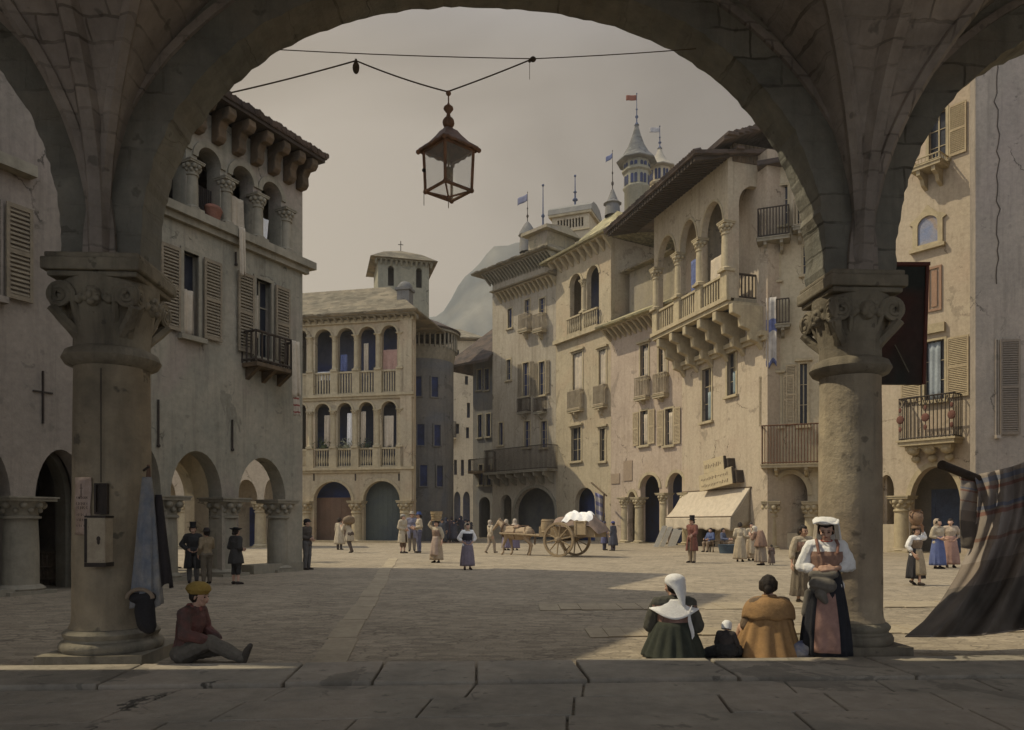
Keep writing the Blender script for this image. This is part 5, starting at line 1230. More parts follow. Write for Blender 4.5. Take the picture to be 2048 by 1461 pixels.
# frontal side of the gallery with its single wide arch
fJ3 = Fac(1456, 44.4, (.955,.296)); X = fJ3.u
xR = X(1592); xj = X(1528)
m = fJ3.mb(); zA = fJ3.z(1500,372)
m.wall(rc(.41,xR,zfl+.26,ztg+.6), [arch(.75,X(1535),zfl+.3,zA,rise=1.15)], .0, .4); m.build('gallery_end_wall', PLA['sand'], J_)
m = fJ3.mb(); rail(m, (.5,.1), (X(1528),.1), zfl+.3, zbal1+.1, n=8, r=.05, h=.07); m.build('gallery_rail', DWOOD, J_)
m = fJ3.mb(); m.box(.42, xR, .0, 6.5, zfl-.24, zfl+.25); m.box(.45,xR,3.2,3.3,zfl+.26,ztg); m.build('gallery_inner_wall', PLA['dusk'], J_)
hang(fJ2, V(1374), V(1386), zbal1-.6, zbal1+2.3, .3, BLUEC, 'blue and white cloth hung in the middle arch of the jettied gallery', tap=.2)
hang(fJ2, V(1412), V(1434), zbal1+.1, zbal1+1.6, .35, CREAM, 'cream sheet drying in the arch of the gallery nearest its corner')
# roof: deep boarded eaves over the side arcade, slabs on top
m = fJ2.mb(); eL = V(1262); z = ztg-.1
vE = V(1450); m.hexa([(vL-3.0,-2.5,z-.55),(vR+.5,-2.5,z-.55),(vR+.5,4.2,z+.45),(vL-3.0,4.2,z+.45)],[(vL-3.0,-2.5,z-.35),(vR+.5,-2.5,z-.35),(vR+.5,4.2,z+.7),(vL-3.0,4.2,z+.7)])
m.hexa([(vL-3.0,4.21,z+.45),(vR+.5,4.21,z+.45),(vR+.5,9,z-.2),(vL-3.0,9,z-.2)],[(vL-3.0,4.21,z+.7),(vR+.5,4.21,z+.7),(vR+.5,9,z),(vL-3.0,9,z)])
plank_tiles(m, (vL-3.0,-2.45,z-.36), (vR+.5,-2.45,z-.36), (0,-.28,-.09), 0, 56, .6, .13)
for k in range(70): 
    a = rnd.uniform(vL-3,vR+.3); y = rnd.uniform(-1.4,4); zz = z-.38+(y+2.5)/6.7*1.05; m.box(a,a+rnd.uniform(.4,.9),y,y+.5,zz,zz+.16)
m.build('roof', TILED, J_)
m = fJ2.mb(); k = 34
for i in range(k):
    u = vL-2.8+(vR-vL+3.1)*(i+.5)/k; m.hexa([(u-.1,-2.35,z-.85),(u+.1,-2.35,z-.85),(u+.1,-.0,z-.3),(u-.1,-.0,z-.3)],[(u-.1,-2.35,z-.57),(u+.1,-2.35,z-.57),(u+.1,-.0,z+.1),(u-.1,-.0,z+.1)])
m.build('rafters', DWOOD, J_)
# gable over the end wall
m = fJ3.mb(); zg = ztg+.4
m.hexa([(-.9,-1.0,z+.2),(2.3,-1.0,zg+.9),(2.3,5,zg+.9),(-.9,5,z+.2)],[(-.9,-1.0,z+.45),(2.3,-1.0,zg+1.2),(2.3,5,zg+1.2),(-.9,5,z+.45)])
m.hexa([(2.3,-1.0,zg+.9),(xR+.8,-.9,zg+.2),(xR+.8,5,zg+.2),(2.3,5,zg+.9)],[(2.3,-1.0,zg+1.2),(xR+.8,-.9,zg+.5),(xR+.8,5,zg+.5),(2.3,5,zg+1.2)])
for k in range(46):
    u = rnd.uniform(-.8,xR+.6); zz = (z+.45+(zg+.75-z)*(u+.9)/3.2) if u < 2.3 else zg+1.2-.7*(u-2.3)/(xR-1.5); m.box(u,u+rnd.uniform(.3,.7),-1.05-rnd.uniform(0,.2),2,zz-.02,zz+.14)
m.build('gable_roof', TILED, J_)
m = fJ3.mb(); m.box(.3,xR,-.06,.0,ztg-.5,ztg+.55)
for i in range(16): u = .3+(xR-.3)*i/16; m.box(u,u+.05,-.1,-.062,ztg-.5,ztg+.55)
m.build('gable_boards', WOOD, J_)

# ============================================================ K: house face right of the gallery, with two balconies
fK = Fac(1528, 44.6, (.93,-.37)); U = fK.u
K = root(fK, 1580, 'balcony_house', 'sunlit house with an iron balcony over an arched shop door', 'house')
uL, uR = -.05, U(1790); zt = fK.z(1590,330); r_ = fK.rect
wl = [(r_(1546,752,1560,852),'lr',1), (r_(1548,512,1557,560),None,0), (r_(1607,492,1621,548),None,0), (r_(1596,408,1616,452),None,0), (r_(1553,372,1575,450),None,0), (r_(1690,600,1712,680),None,0), (r_(1600,728,1614,850),'l',0)]
za = fK.z(1578,948); hs = [rc(*q) for q,_,_ in wl]+[arch(U(1548),U(1615),-.3,za,rise=1.25)]
m = fK.mb(); m.wall(rc(uL,uR,-.6,zt), hs, 0, .5); m.build('front_wall', PLA['butter'], K); body(fK, K, uL, uR, -.6, zt, 7, PLA['sand'], floors=(4.9,), wall_th=.5)
m = fK.mb(); m.box(uL+.4,uR-.4,1.9,2.0,-.1,4.85); m.build('passage_wall', PLA['dusk'], K)
for q, sh, c in wl: window(fK, K, q, DARK, LSTONE, .14, shut=sh, sw=.6, cornice=bool(sh), curtain=(.1,.7,.9,0,M('lilac_curtain',(.34,.32,.36))) if c else None)
balcony(fK, K, U(1524), U(1642), fK.z(1580,932), 2.3, 1.0, LSTONE, RUST, nb=2, bh=.5, r=.028)
balcony(fK, K, U(1516), U(1580), fK.z(1548,486), 1.75, 1.0, GSTONE, IRON, nb=2, bh=.6, r=.035)
balcony(fK, K, U(1586), U(1640), fK.z(1610,462), 1.6, .8, GSTONE, PWOOD, nb=2, bh=.6, r=.04)
m = fK.mb(); archring(m, U(1548),U(1615),za-1.25,1.25,.25,-.1,.1); m.build('arch_moulding', LSTONE, K)
for px in (1542,1622): pillar(fK, K, U(px), .0, -.05, fK.z(px,1003), .36, LSTONE, .95, n=16)
m = fK.mb(); m.box(U(1550),U(1614),.3,1.2,-.1,.95); m.build('low_wall', PLA['pale'], K)
m = fK.mb(); m.box(uL-.3,uR,-.7,7.2,zt+.003,zt+.3); m.build('roof', TILED, K)
hang(fK, U(1533), U(1554), fK.z(1543,735), fK.z(1543,600), -.5, striped('blue_sheet',(.46,.42,.37),[(.55,.85,(.12,.14,.27))],.6), 'blue banded sheet hanging from a balcony beside the big stepped brackets')
balcony(fK, K, U(1552), U(1580), fK.z(1565,655), 1.5, .7, GSTONE, IRON, nb=1, bh=.5, r=.03)

# ============================================================ L: plastered house front on the right
fR = Fac(1795, 40, (.6,-.8)); U = fR.u
R_ = root(fR, 1850, 'plastered_house', 'sunlit house at the right with a painted shrine and an ornate iron balcony', 'house')
uL, uR = U(1752), U(1990); zt = 31; r_ = fR.rect
wl = [r_(1849,682,1889,800), r_(1858,225,1892,325), r_(1776,545,1800,610)]
za = fR.z(1860,934); hs = [rc(*q) for q in wl]+[arch(U(1820),U(1922),-.3,za,rise=2.0), arch(U(1758),U(1788),-.3,fR.z(1775,950),rise=.9)]
m = fR.mb(); m.wall(rc(uL,uR,-.6,zt), hs, 0, .5); m.build('front_wall', PLA['pink'], R_); body(fR, R_, uL, uR, -.6, zt, 7, PLA['pink'], floors=(5.4,), wall_th=.5)
m = fR.mb(); m.box(uL+.4,uR-.4,3.0,3.1,-.1,5.3); m.build('passage_wall', M('grey_plaster',(.27,.235,.18),(.22,.195,.16)), R_)
m = fR.mb(); q = (U(1872,3),U(1918,3),0,3.2); m.wall(rc(q[0]-.2,q[1]+.2,0,q[3]+.2), [rc(q[0],q[1],.05,q[3])], 2.9, 3.0); m.box(q[0],q[1],2.95,2.99,.05,q[3]); m.build('inner_door', M('blue_paint',(.12,.16,.25),(.09,.11,.17),scale=2), R_)
w0 = window(fR, R_, wl[0], DARK, LSTONE, .12, shut='lr', sw=1.0, curtain=(.15,.75,.98,0,M('pale_blue_curtain',(.36,.40,.42))), label='tall shuttered balcony window with a pale blue curtain')
m = fR.mb(); q = r_(1822,655,1900,680); m.box(q[0],q[1]-.2,-.2,-.002,fR.z(1865,668),fR.z(1865,650)); m.build('lintel', LSTONE, R_)
window(fR, R_, wl[1], DARK, LSTONE, .14, shut='r', sw=.8)
window(fR, R_, wl[2], DARK, LSTONE, .14)
balcony(fR, R_, U(1838), U(1898), fR.z(1868,340), .4, 1.0, LSTONE, LSTONE, nb=2, bh=.8)
q = r_(1860,538,1879,618); m = fR.mb(); m.wall(rc(q[0]-.12,q[1]+.12,q[2]-.12,q[3]+.12), [rc(*q)], -.08, -.002); m.box(q[0]+.1,q[1]-.1,-.07,-.003,q[2]+.1,q[3]-.1); m.build('blind_window', M('red_stone',(.36,.22,.14),(.3,.19,.13)), R_)
# shrine
q = r_(1832,432,1882,494); m = fR.mb(); uc = (q[0]+q[1])/2
out = [(q[0]-.12,q[2]),(q[1]+.12,q[2]),(q[1]+.12,q[3]-.35),(q[1]+.3,q[3]-.25),(q[1]+.15,q[3]-.1),(uc+.45,q[3]+.05),(uc,q[3]+.55),(uc-.45,q[3]+.05),(q[0]-.15,q[3]-.1),(q[0]-.3,q[3]-.25),(q[0]-.12,q[3]-.35)]
m.wall(out, [arch(q[0]+.12,q[1]-.12,q[2]+.15,q[3]-.02)], -.12, -.002); m.box(q[0]-.25,q[1]+.25,-.25,-.003,q[2]-.18,q[2]-.003); o = m.build('shrine', LSTONE, R_)
m = fR.mb(); m.box(q[0]+.12,q[1]-.12,-.03,-.004,q[2]+.15,q[3]-.02); m.build('painted_panel', M('fresco',(.33,.31,.31),(.2,.24,.36),scale=1.6,mottle=.5,wash=(.36,.26,.17)), o)
# ornate balcony
u0, u1 = U(1814), U(1926); z = fR.z(1868,884); proj = 1.0
m = fR.mb(); m.box(u0,u1,-proj,0,z-.2,z); m.box(u0-.08,u1+.08,-proj-.08,0,z+.003,z+.1); b_ = m.build('balcony', LSTONE, R_, label='balcony with scalloped iron rail and round red bosses')
m = fR.mb(); h = 2.25; y = -proj+.05; rail(m,(u0+.05,y),(u1-.05,y),z+.1,z+h,n=14,r=.026); rail(m,(u0+.05,y),(u0+.05,0),z+.1,z+h,n=5,r=.026); rail(m,(u1-.05,y),(u1-.05,0),z+.1,z+h,n=5,r=.026)
n = 9
for i in range(n):
    a = u0+.05+(u1-u0-.1)*i/n; b = a+(u1-u0-.1)/n; m.tube([(a+(b-a)*t/8, y, z+h-.06-.38*math.sin(PI*t/8)) for t in range(9)], .022, 5)
m.build('railing', IRON, b_)
RB = M('red_boss',(.17,.075,.055),(.13,.06,.045))
for uu in (u0+.12,(u0+u1)/2,u1-.12):
    m = fR.mb(); m.sph((uu,y-.03,z+h*.52),.2,1,.35,1.1); m.sph((uu,y-.03,z+h*.3),.09,1,.5,1.6); m.sph((uu,y-.03,z+h*.74),.08,1,.5,1.6); m.build('boss', RB, b_)
m = fR.mb()
for i in range(3):
    uu = u0+.55+(u1-u0-1.1)*i/2
    m.sph((uu,-.45,z-.45),.3,1,1.2,.8); m.sph((uu,-.2,z-.85),.22,1,1,.9); m.cyl((uu-.3,-.6,z-.3),(uu+.3,-.6,z-.3),.16)
m.box(u0+.3,u1-.3,-.7,0,z-.35,z-.205); m.build('bracket', LSTONE, b_)
pillar(fR, R_, U(1803), .05, -.05, fR.z(1803,992), .38, LSTONE, .85, n=18)
m = fR.mb(); m.box(U(1786),U(1822),-.4,.5,-.1,.22); m.box(U(1762),U(1790),.0,.45,.0,1.5); m.build('low_wall', PLA['pale'], R_)
m = fR.mb(); archring(m, U(1820),U(1922),za-2.0,2.0,.25,-.06,.1); m.build('arch_moulding', LSTONE, R_)
m = fR.mb()
for px, y0, y1 in ((1948,150,520),): pass
m.box(uL-.3,uR+.3,-.8,7.5,zt+.003,zt+.3); m.build('roof', TILED, R_)

# ============================================================ M: shaded flank closing the square on the right
dM = 30.0; pM = at(1951, HY, dM)
fM = Fac(1951, dM, (.985,-.17)); U = fM.u
MM = root(fM, 2000, 'shaded_flank', 'bare grey mauve wall in shadow at the right edge with one faint closed shutter', 'house')
uR = U(2600); r1 = fM.rect(1992,680,2032,870)
m = fM.mb(); m.wall(rc(0,uR,-.6,26), [], 0, .5)
# its left flank runs back along the sight line, so the sun never reaches the face
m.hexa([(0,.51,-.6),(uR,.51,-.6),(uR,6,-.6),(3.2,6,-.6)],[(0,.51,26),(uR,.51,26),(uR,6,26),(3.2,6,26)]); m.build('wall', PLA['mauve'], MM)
window(fM, MM, (r1[0],r1[0]+.05,r1[2],r1[3]), DARK, PLA['mauve'], .03, shut='r', sw=r1[1]-r1[0], shmat=M('grey_shutter',(.2,.16,.12),(.17,.14,.11)), sill=True, bars=False)
m = fM.mb(); z = 26; m.box(-.5,uR,-.6,6.3,z+.003,z+.3); m.build('roof', TILED, MM)
m = fM.mb(); pts = []
for i in range(28): pts.append((fM.u(1995)+.12*noise.noise(Vector((i*.7,1,2)))+.05*rnd.uniform(-1,1), -.01, 20-i*.33))
m.tube(pts, .022, 4); m.build('wall_crack', IRON, MM)
# ============================================================ lantern and its ropes, slung in the big arch
dL = 8.9
GLASS = bpy.data.materials.new('lantern_glass'); GLASS.use_nodes = True
nt = GLASS.node_tree; N = nt.nodes; L = nt.links; b = N['Principled BSDF']; b.inputs['Base Color'].default_value = (.75,.78,.70,1); b.inputs['Roughness'].default_value = .25
tr_ = N.new('ShaderNodeBsdfTransparent'); mx = N.new('ShaderNodeMixShader'); mx.inputs[0].default_value = .24; L.new(tr_.outputs[0], mx.inputs[1]); L.new(b.outputs[0], mx.inputs[2]); L.new(mx.outputs[0], N['Material Output'].inputs['Surface'])
COPPER = M('old_copper', (.34,.18,.10), (.2,.125,.08), scale=6, rough=.6, bump=.3, bscale=30)
top = at(897, 187, dL); K = dL/F
lan = thing('lantern', at(897, 395, dL), 'square glazed lantern with a ribbed copper roof hanging from ropes in the big arch', 'lantern')
ZL = lambda y: EYE+(HY-y)*K
C0 = Vector((top.x, top.y, 0)); R45 = Matrix.Rotation(math.radians(42), 3, 'Z')
def LT(x, y, z): v = R45 @ Vector((x, y, 0)); return C0+v+Vector((0,0,z))
hw = .21; za, zb = ZL(303), ZL(383)
m = MB(LT)
for sx in (-1,1):
    for sy in (-1,1): m.cyl((sx*hw*.93,sy*hw*.93,zb),(sx*hw,sy*hw,za),.018,n=8); m.sph((sx*hw*.93,sy*hw*.93,zb),.03,n=8,m=6)
for z, w, r in ((za,hw,.017),(zb,hw*.93,.02)):
    for (a, c) in (((-w,-w),(w,-w)),((w,-w),(w,w)),((w,w),(-w,w)),((-w,w),(-w,-w))): m.cyl((*a,z),(*c,z),r,n=6)
for sx in (-1,1):
    for sy in (-1,1): m.cyl((sx*hw*.93,sy*hw*.93,zb),(0,0,zb-.07),.012,n=6)
m.sph((0,0,zb-.08),.032,n=8,m=6); m.cyl((0,0,zb-.08),(0,0,zb-.2),.005,n=5); m.build('cage', COPPER, lan)
for (a, c) in (((-1,-1),(1,-1)),((1,-1),(1,1)),((1,1),(-1,1)),((-1,1),(-1,-1))):
    m = MB(LT); w = hw*.97; w2 = hw*.9; m.add([(a[0]*w2,a[1]*w2,zb+.02),(c[0]*w2,c[1]*w2,zb+.02),(c[0]*w,c[1]*w,za-.015),(a[0]*w,a[1]*w,za-.015)],[(0,1,2,3)]); m.build('pane', GLASS, lan)
m = MB(LT); w2 = hw*.9; m.add([(-w2,-w2,zb),(w2,-w2,zb),(0,0,zb-.065)],[(0,1,2)]); m.add([(w2,-w2,zb),(w2,w2,zb),(0,0,zb-.065)],[(0,1,2)]); m.add([(w2,w2,zb),(-w2,w2,zb),(0,0,zb-.065)],[(0,1,2)]); m.add([(-w2,w2,zb),(-w2,-w2,zb),(0,0,zb-.065)],[(0,1,2)]); m.build('bottom_pane', GLASS, lan)
m = MB(LT); zr = ZL(262); e = hw*1.22; q = .07
ring = []; n_ = 9
def sq(h, n=n_):
    o = []
    for (a, c) in (((-1,-1),(1,-1)),((1,-1),(1,1)),((1,1),(-1,1)),((-1,1),(-1,-1))):
        for i in range(n): t = i/n; o.append((h*(a[0]+(c[0]-a[0])*t), h*(a[1]+(c[1]-a[1])*t)))
    return o
lv = [(e,za-.005),(e*.98,za+.03),(hw*.8,za+.10),(hw*.5,za+.185),(q,zr)]
vs = []
for h, z in lv:
    for k, (x, y) in enumerate(sq(h)): vs.append((x, y, z+(.012*h/e if k%2 else -.006*h/e)))
c4 = 4*n_; fs = [(r*c4+k, r*c4+(k+1)%c4, (r+1)*c4+(k+1)%c4, (r+1)*c4+k) for r in range(len(lv)-1) for k in range(c4)]
m.add(vs, fs); 
for sx in (-1,1):
    for sy in (-1,1): m.sph((sx*e,sy*e,za+.0),.025,n=8,m=6)
m.build('roof', COPPER, lan, solid=.008)
m = MB(LT); m.lathe((0,0,0), [(q*1.2,zr-.02),(q*.9,zr+.02),(q*.55,zr+.04),(.055,zr+.06)], 16); m.sph((0,0,ZL(246)),.072); m.lathe((0,0,0), [(.03,ZL(235)),(.02,ZL(228)),(.06,ZL(219)),(.055,ZL(215)),(.02,ZL(210)),(.008,ZL(206)),(.008,ZL(192))], 12); m.sph((0,0,ZL(187)),.032,n=10,m=6); m.build('finial', COPPER, lan)
m = MB(LT); m.cyl((0,0,za-.02),(0,0,ZL(336)),.014,n=6); m.sph((0,0,ZL(344)),.05,1,1,1.2); m.cyl((0,0,ZL(352)),(0,0,ZL(360)),.03,n=8); m.build('oil_lamp', M('brass',(.3,.2,.09),rough=.5,metal=.4), lan)
m = MB(LT); m.cyl((-hw*1.05,hw*.9,ZL(345)),(-hw*1.05,hw*.9,ZL(412)),.004,n=4); m.sph((-hw*1.03,hw*.93,ZL(341)),.024,n=8,m=6); m.build('pull_cord', IRON, lan)
ROPE = M('rope', (.12,.085,.055), (.08,.06,.04), scale=20, bump=.3, bscale=80)
def rope(pts, label, sag=.03, d=dL, r=.009):
    m = MB(); P = [at(x, y, dd) for x, y, dd in pts]; out = []
    for a, c in zip(P, P[1:]):
        n = 14
        for i in range(n): t = i/n; p = a.lerp(c, t); p.z -= sag*(c-a).length*4*t*(1-t)*.25; out.append(p)
    out.append(P[-1]); m.tube(out, r, 5); return tag(m.build('rope', ROPE, None, loc=P[0]), label, 'rope')
rope([(462,186,8.75),(712,122,dL)], 'rope from the left shoulder of the big arch up to the small pulley')
rope([(712,122,dL),(895,184,dL)], 'sagging rope from the small pulley down to the lantern', .08)
rope([(895,184,dL),(1066,118,dL)], 'rope rising from the lantern to the knot on its right')
rope([(560,100,9.02),(1066,118,dL),(1392,98,9.1)], 'long thin line stretched across the top of the big arch', .02, r=.006)
m = MB(); c = at(712,136,dL); m.sph(c,.055,.75,.6,1.35); m.cyl(c+Vector((0,0,.06)),c+Vector((0,0,.1)),.015,n=6); m.cyl(c-Vector((0,.045,.0)),c+Vector((0,.045,0)),.03,n=10)
tag(m.build('pulley', WOOD, None, loc=c), 'small wooden pulley block hanging on the rope left of the lantern', 'pulley')
m = MB(); c = at(1066,119,dL); m.sph(c,.032,1.2,1,1,8,6); m.sph(c+Vector((-.04,0,-.02)),.02,n=8,m=6); m.cyl(c-Vector((.04,0,.02)),c-Vector((.04,0,.24)),.004,n=4)
tag(m.build('rope_knot', ROPE, None, loc=c), 'knot with a loose end where the lantern rope meets the line', 'knot')

# ============================================================ things on the left column
r0 = .43
def cyl_pt(x, z, o=.006): return AW(x, -math.sqrt(max(.0001, r0*r0-x*x))-o, z)
PAPER = M('old_paper', (.48,.37,.30), (.33,.24,.18), scale=5, bump=.15, bscale=30, spots=.3)
kz = lambda y: EYE+(HY-y)/F*8.3
m = MB(); m.grid(lambda i,j: cyl_pt(-.235+.205*i+.006*math.sin(j*9), kz(955+115*j), .006+.004*math.sin(j*6+i*4)), 12, 16)
ps = m.build('poster', PAPER, None, loc=cyl_pt(-.13,1.8), solid=.003); tag(ps, 'torn pinkish paper notice with faint handwriting pasted on the left column', 'poster')
m = MB(); rows = [(996,.055,9),(1008,.06,7),(1016,.075,6),(1030,.06,5),(1040,.055,6),(1052,.05,5)]
for y, h_, n in rows:
    for i in range(n):
        x = -.205+.15*(i+rnd.uniform(-.2,.2))/n; z = kz(y); hh = h_*rnd.uniform(.35,.6)
        m.tube([cyl_pt(x+.004,z+hh*.5,.013), cyl_pt(x+rnd.uniform(-.008,.008),z,.013), cyl_pt(x+rnd.uniform(0,.012),z-hh*.5,.013)], .0022, 4)
m.tube([cyl_pt(-.145,kz(968),.013),cyl_pt(-.145,kz(994),.013)],.003,4); m.tube([cyl_pt(-.165,kz(977),.013),cyl_pt(-.125,kz(977),.013)],.003,4)
o = m.build('handwriting', M('ink',(.07,.05,.04)), ps, loc=cyl_pt(-.13,1.8))
BT = lambda x, y, z: AW(.075+x, -r0-.0+y, z)
bx = thing('alms_box', BT(0,-.05,1.4), 'pale iron bound alms box with a dark keyhole fixed on the left column', 'box')
m = MB(BT); m.box(-.105,.105,-.13,.06,1.135,1.65); m.build('box', M('chipped_paint',(.46,.38,.26),(.36,.29,.2),scale=5,spots=.5,bump=.4), bx, bevel=.012)
m = MB(BT); m.box(-.112,.112,-.137,.06,1.115,1.16); m.box(-.112,-.085,-.137,.06,1.162,1.64); m.box(-.112,.112,-.135,.06,1.652,1.672); m.build('iron_band', IRON, bx)
m = MB(BT); m.sph((.035,-.131,1.42),.022,1,.3,1.3,8,6); m.sph((.035,-.131,1.385),.016,1,.3,1.8,8,6); m.build('keyhole', IRON, bx)
m = MB(BT); m.wall(rc(-.06,.075,1.69,2.03), [rc(-.04,.055,1.71,2.01)], -.03, .03); m.box(-.04,.055,-.005,.03,1.71,2.01); fo = m.build('notice_frame', IRON, None, loc=BT(0,0,1.85)); tag(fo, 'narrow empty iron frame above the alms box on the left column', 'frame')
m = MB(BT); m.cyl((.0,.0,2.04),(.0,.0,3.3),.006,n=5); tag(m.build('iron_rod', IRON, None, loc=BT(0,0,2.6)), 'thin iron rod running down the left column to the empty frame', 'rod')
# clothes on a peg at the right side of the column
def garment(cx_, d, y0, y1, w0, w1, mat, seed, thick=.09, split=0):
    z0, z1 = EYE+(HY-y0)/F*d, EYE+(HY-y1)/F*d; m = MB(); x = (cx_-CX)/F*d
    def fn(i, j):
        a = 2*PI*i; w = w0+(w1-w0)*j**.8; f = 1+.2*math.sin(a*4+seed)*j+.13*math.sin(a*9+seed*2+j*2)*j+.06*math.sin(a*17)*j
        return (x+split*j+math.cos(a)*w*f, d+math.sin(a)*thick*(.5+.6*j)*f, z0+(z1-z0)*j+.03*math.sin(a*3+seed)*j)
    m.grid(fn, 40, 18); return m, Vector((x,d,z0))
m, c = garment(294, 8.28, 955, 1212, .045, .145, None, 1.0)
co_ = m.build('hanging_coat', M('coat_cloth',(.20,.215,.24),(.36,.335,.29),scale=4,bump=.5,bscale=30,streak=.5,dirt=(.12,.14,.19)), None, loc=c, solid=.008); tag(co_, 'long faded blue and cream coat hanging on a peg by the left column', 'coat')
m, c = garment(317, 8.36, 990, 1172, .03, .10, None, 4.0, .06, .05)
tag(m.build('hanging_jacket', cloth((.05,.042,.04)), None, loc=c, solid=.008), 'dark jacket hanging behind the faded blue coat', 'jacket')
m, c = garment(297, 8.30, 930, 985, .012, .03, None, 2.0, .03)
tag(m.build('strap', M('leather',(.2,.12,.08)), None, loc=c, solid=.006), 'narrow pale leather strap above the hanging coat', 'strap')
m = MB(); c = at(296,938,8.3); m.cyl(c+Vector((-.05,0,-.02)), c+Vector((.02,-.02,.02)), .014, n=7); tag(m.build('peg', IRON, None, loc=c), 'iron peg holding the clothes at the left column', 'peg')
c = at(285,1200,8.2); bag = blob('satchel', [(c+Vector((-.09,0,.02)),.06,c+Vector((.09,0,.03)),.06),(c+Vector((.0,0,-.1)),.09,c+Vector((.03,.02,-.26)),.1),(c+Vector((.06,0,-.05)),.07,c+Vector((.07,0,-.3)),.08)], .015, cloth((.035,.032,.032)), None)
for v in bag.data.vertices: v.co -= c
bag.location = c; tag(bag, 'dark cloth satchel hanging below the faded blue coat', 'bag')
m = MB(); m.tube([c+Vector((.14*math.cos(t),-.06,.02+.10*math.sin(t))) for t in [PI*i/12 for i in range(13)]], .022, 6); o = m.build('handle', M('tan_leather',(.3,.23,.16)), bag, loc=c)

# wicker hamper in the dark passage on the left
c = at(107,1166,EYE*F/(1168-HY)); c.z = 0; hm_ = thing('wicker_hamper', c, 'tall wicker hamper heaped with sacking in the dark archway at the left', 'basket'); s_ = c.y/F
m = MB(); m.lathe(c, [(27*s_,0),(33*s_,30*s_),(36*s_,62*s_),(38*s_,64*s_)], 28)
for i in range(28): a = 2*PI*i/28; m.cyl(c+Vector((math.cos(a)*28*s_,math.sin(a)*28*s_,0)), c+Vector((math.cos(a)*37*s_,math.sin(a)*37*s_,64*s_)), .018, n=5)
for z in (8,32,60): m.lathe(c, [((29+z*.13)*s_,z*s_),((31+z*.13)*s_,(z+3)*s_),((29+z*.13)*s_,(z+6)*s_)], 28)
m.build('basket', M('wicker',(.25,.19,.13),(.16,.12,.08),scale=8,bump=.6), hm_, fix=False)
sk = blob('sacking', [(c+Vector((-.1,0,.75)),.24,c+Vector((.12,0,.78)),.24),(c+Vector((-.03,0,.9)),.2,c+Vector((-.02,0,1.12)),.11)], .05, cloth((.27,.22,.16)), hm_)
for v in sk.data.vertices: v.co -= c

# ============================================================ board, drape and pole on the right
d = 10.1; P = lambda x, y, o=0: at(x, y, d+o)
a, b_ = P(1764,530), P(1852,768); m = MB(); m.hexa([(a.x-.7,d,b_.z),(b_.x,d+.05,b_.z),(b_.x,d+.12,b_.z),(a.x-.7,d+.07,b_.z)],[(a.x-.7,d,a.z+.03),(b_.x+.05,d+.05,a.z),(b_.x+.05,d+.12,a.z),(a.x-.7,d+.07,a.z+.03)])
o = m.build('hanging_board', M('board_paint',(.045,.05,.042),(.035,.04,.036),scale=.8,bump=.2,wash=(.10,.04,.03)), None, loc=a, bevel=.01); tag(o, 'big dark board with a dull red edge hanging behind the right column capital', 'board')
m = MB(); m.tube([P(1790,690,-.02),P(1818,745,-.02)],.008,5); m.build('scratch', M('pale_scratch',(.2,.18,.13)), o, loc=a)
m = MB(); w = .035; e = b_.x+.05
m.hexa([(b_.x-.03,d+.02,b_.z),(b_.x+.008,d+.02,b_.z),(b_.x+.008,d+.06,b_.z),(b_.x-.03,d+.06,b_.z)],[(e-.03,d+.02,a.z),(e+.008,d+.02,a.z),(e+.008,d+.06,a.z),(e-.03,d+.06,a.z)]); m.box(a.x-.7,e+.004,d-.012,d+.05,a.z-.01,a.z+.035)
m.build('edging', M('dull_red',(.16,.06,.045),(.12,.05,.04)), o, loc=a)
m = MB(); m.cyl(P(1720,536,.05),P(1856,530,.1),.018,n=6); tag(m.build('iron_bracket', IRON, None, loc=P(1800,531)), 'iron arm from the right column carrying the dark board', 'bracket')
DR = striped('drape', (.33,.28,.235), [(.035,.06,(.21,.215,.25)),(.085,.105,(.29,.16,.125)),(.19,.21,(.2,.205,.25)),(.222,.243,(.29,.16,.125)),(.36,.38,(.27,.17,.13)),(.5,.64,(.25,.205,.165)),(.64,.999,(.165,.14,.115))], 1.0)
Lp = [(0,1949,950),(.1,1957,985),(.25,1953,1040),(.4,1938,1098),(.55,1914,1152),(.7,1882,1203),(.85,1848,1243),(1,1810,1274)]
Rp = [(0,2150,880),(.3,2150,1000),(.6,2140,1120),(1,2120,1240)]
def lerp_tab(tab, t):
    for (ta,xa,ya),(tb,xb,yb) in zip(tab, tab[1:]):
        if ta <= t <= tb+1e-9: k = (t-ta)/(tb-ta); return xa+(xb-xa)*k, ya+(yb-ya)*k
    return tab[-1][1:]
def drape(i, j):
    xa, ya = lerp_tab(Lp, j); xb, yb = lerp_tab(Rp, j)
    x = xa+(xb-xa)*i; y = ya+(yb-ya)*i+16*math.sin(PI*min(1,i*1.1))*(1-j)*.6+ (14*math.sin(PI*i*.9) if j > .6 else 0)*(j-.6)*2.5
    dd = 9.55-.55*i+.17*math.sin(i*17+j*2.2)*(.2+.8*j)+.06*math.sin(i*37+j*5)-.35*j*j+.06*math.sin(i*7-j*11)
    return at(x, min(y, HY+EYE*F/dd-2), dd)
m = MB(); m.grid(drape, 56, 56); dr = m.build('striped_drape', DR, None, loc=drape(0,0), solid=.012); tag(dr, 'large striped woven cloth drawn down from a pole to the paving at the right', 'cloth')
m = MB()
def flap(i, j): 
    x = 1922+30*i-2*math.sin(j*3)+12*i*math.sin(j*2.2); y = 946+(150-58*i*0)*j+6*i; return at(x, y, 9.62+.03*math.sin(j*9+i*5))
m.grid(flap, 8, 16); tag(m.build('cloth_flap', DR, None, loc=flap(0,0), solid=.012), 'narrow striped flap of cloth hanging from the pole end', 'cloth')
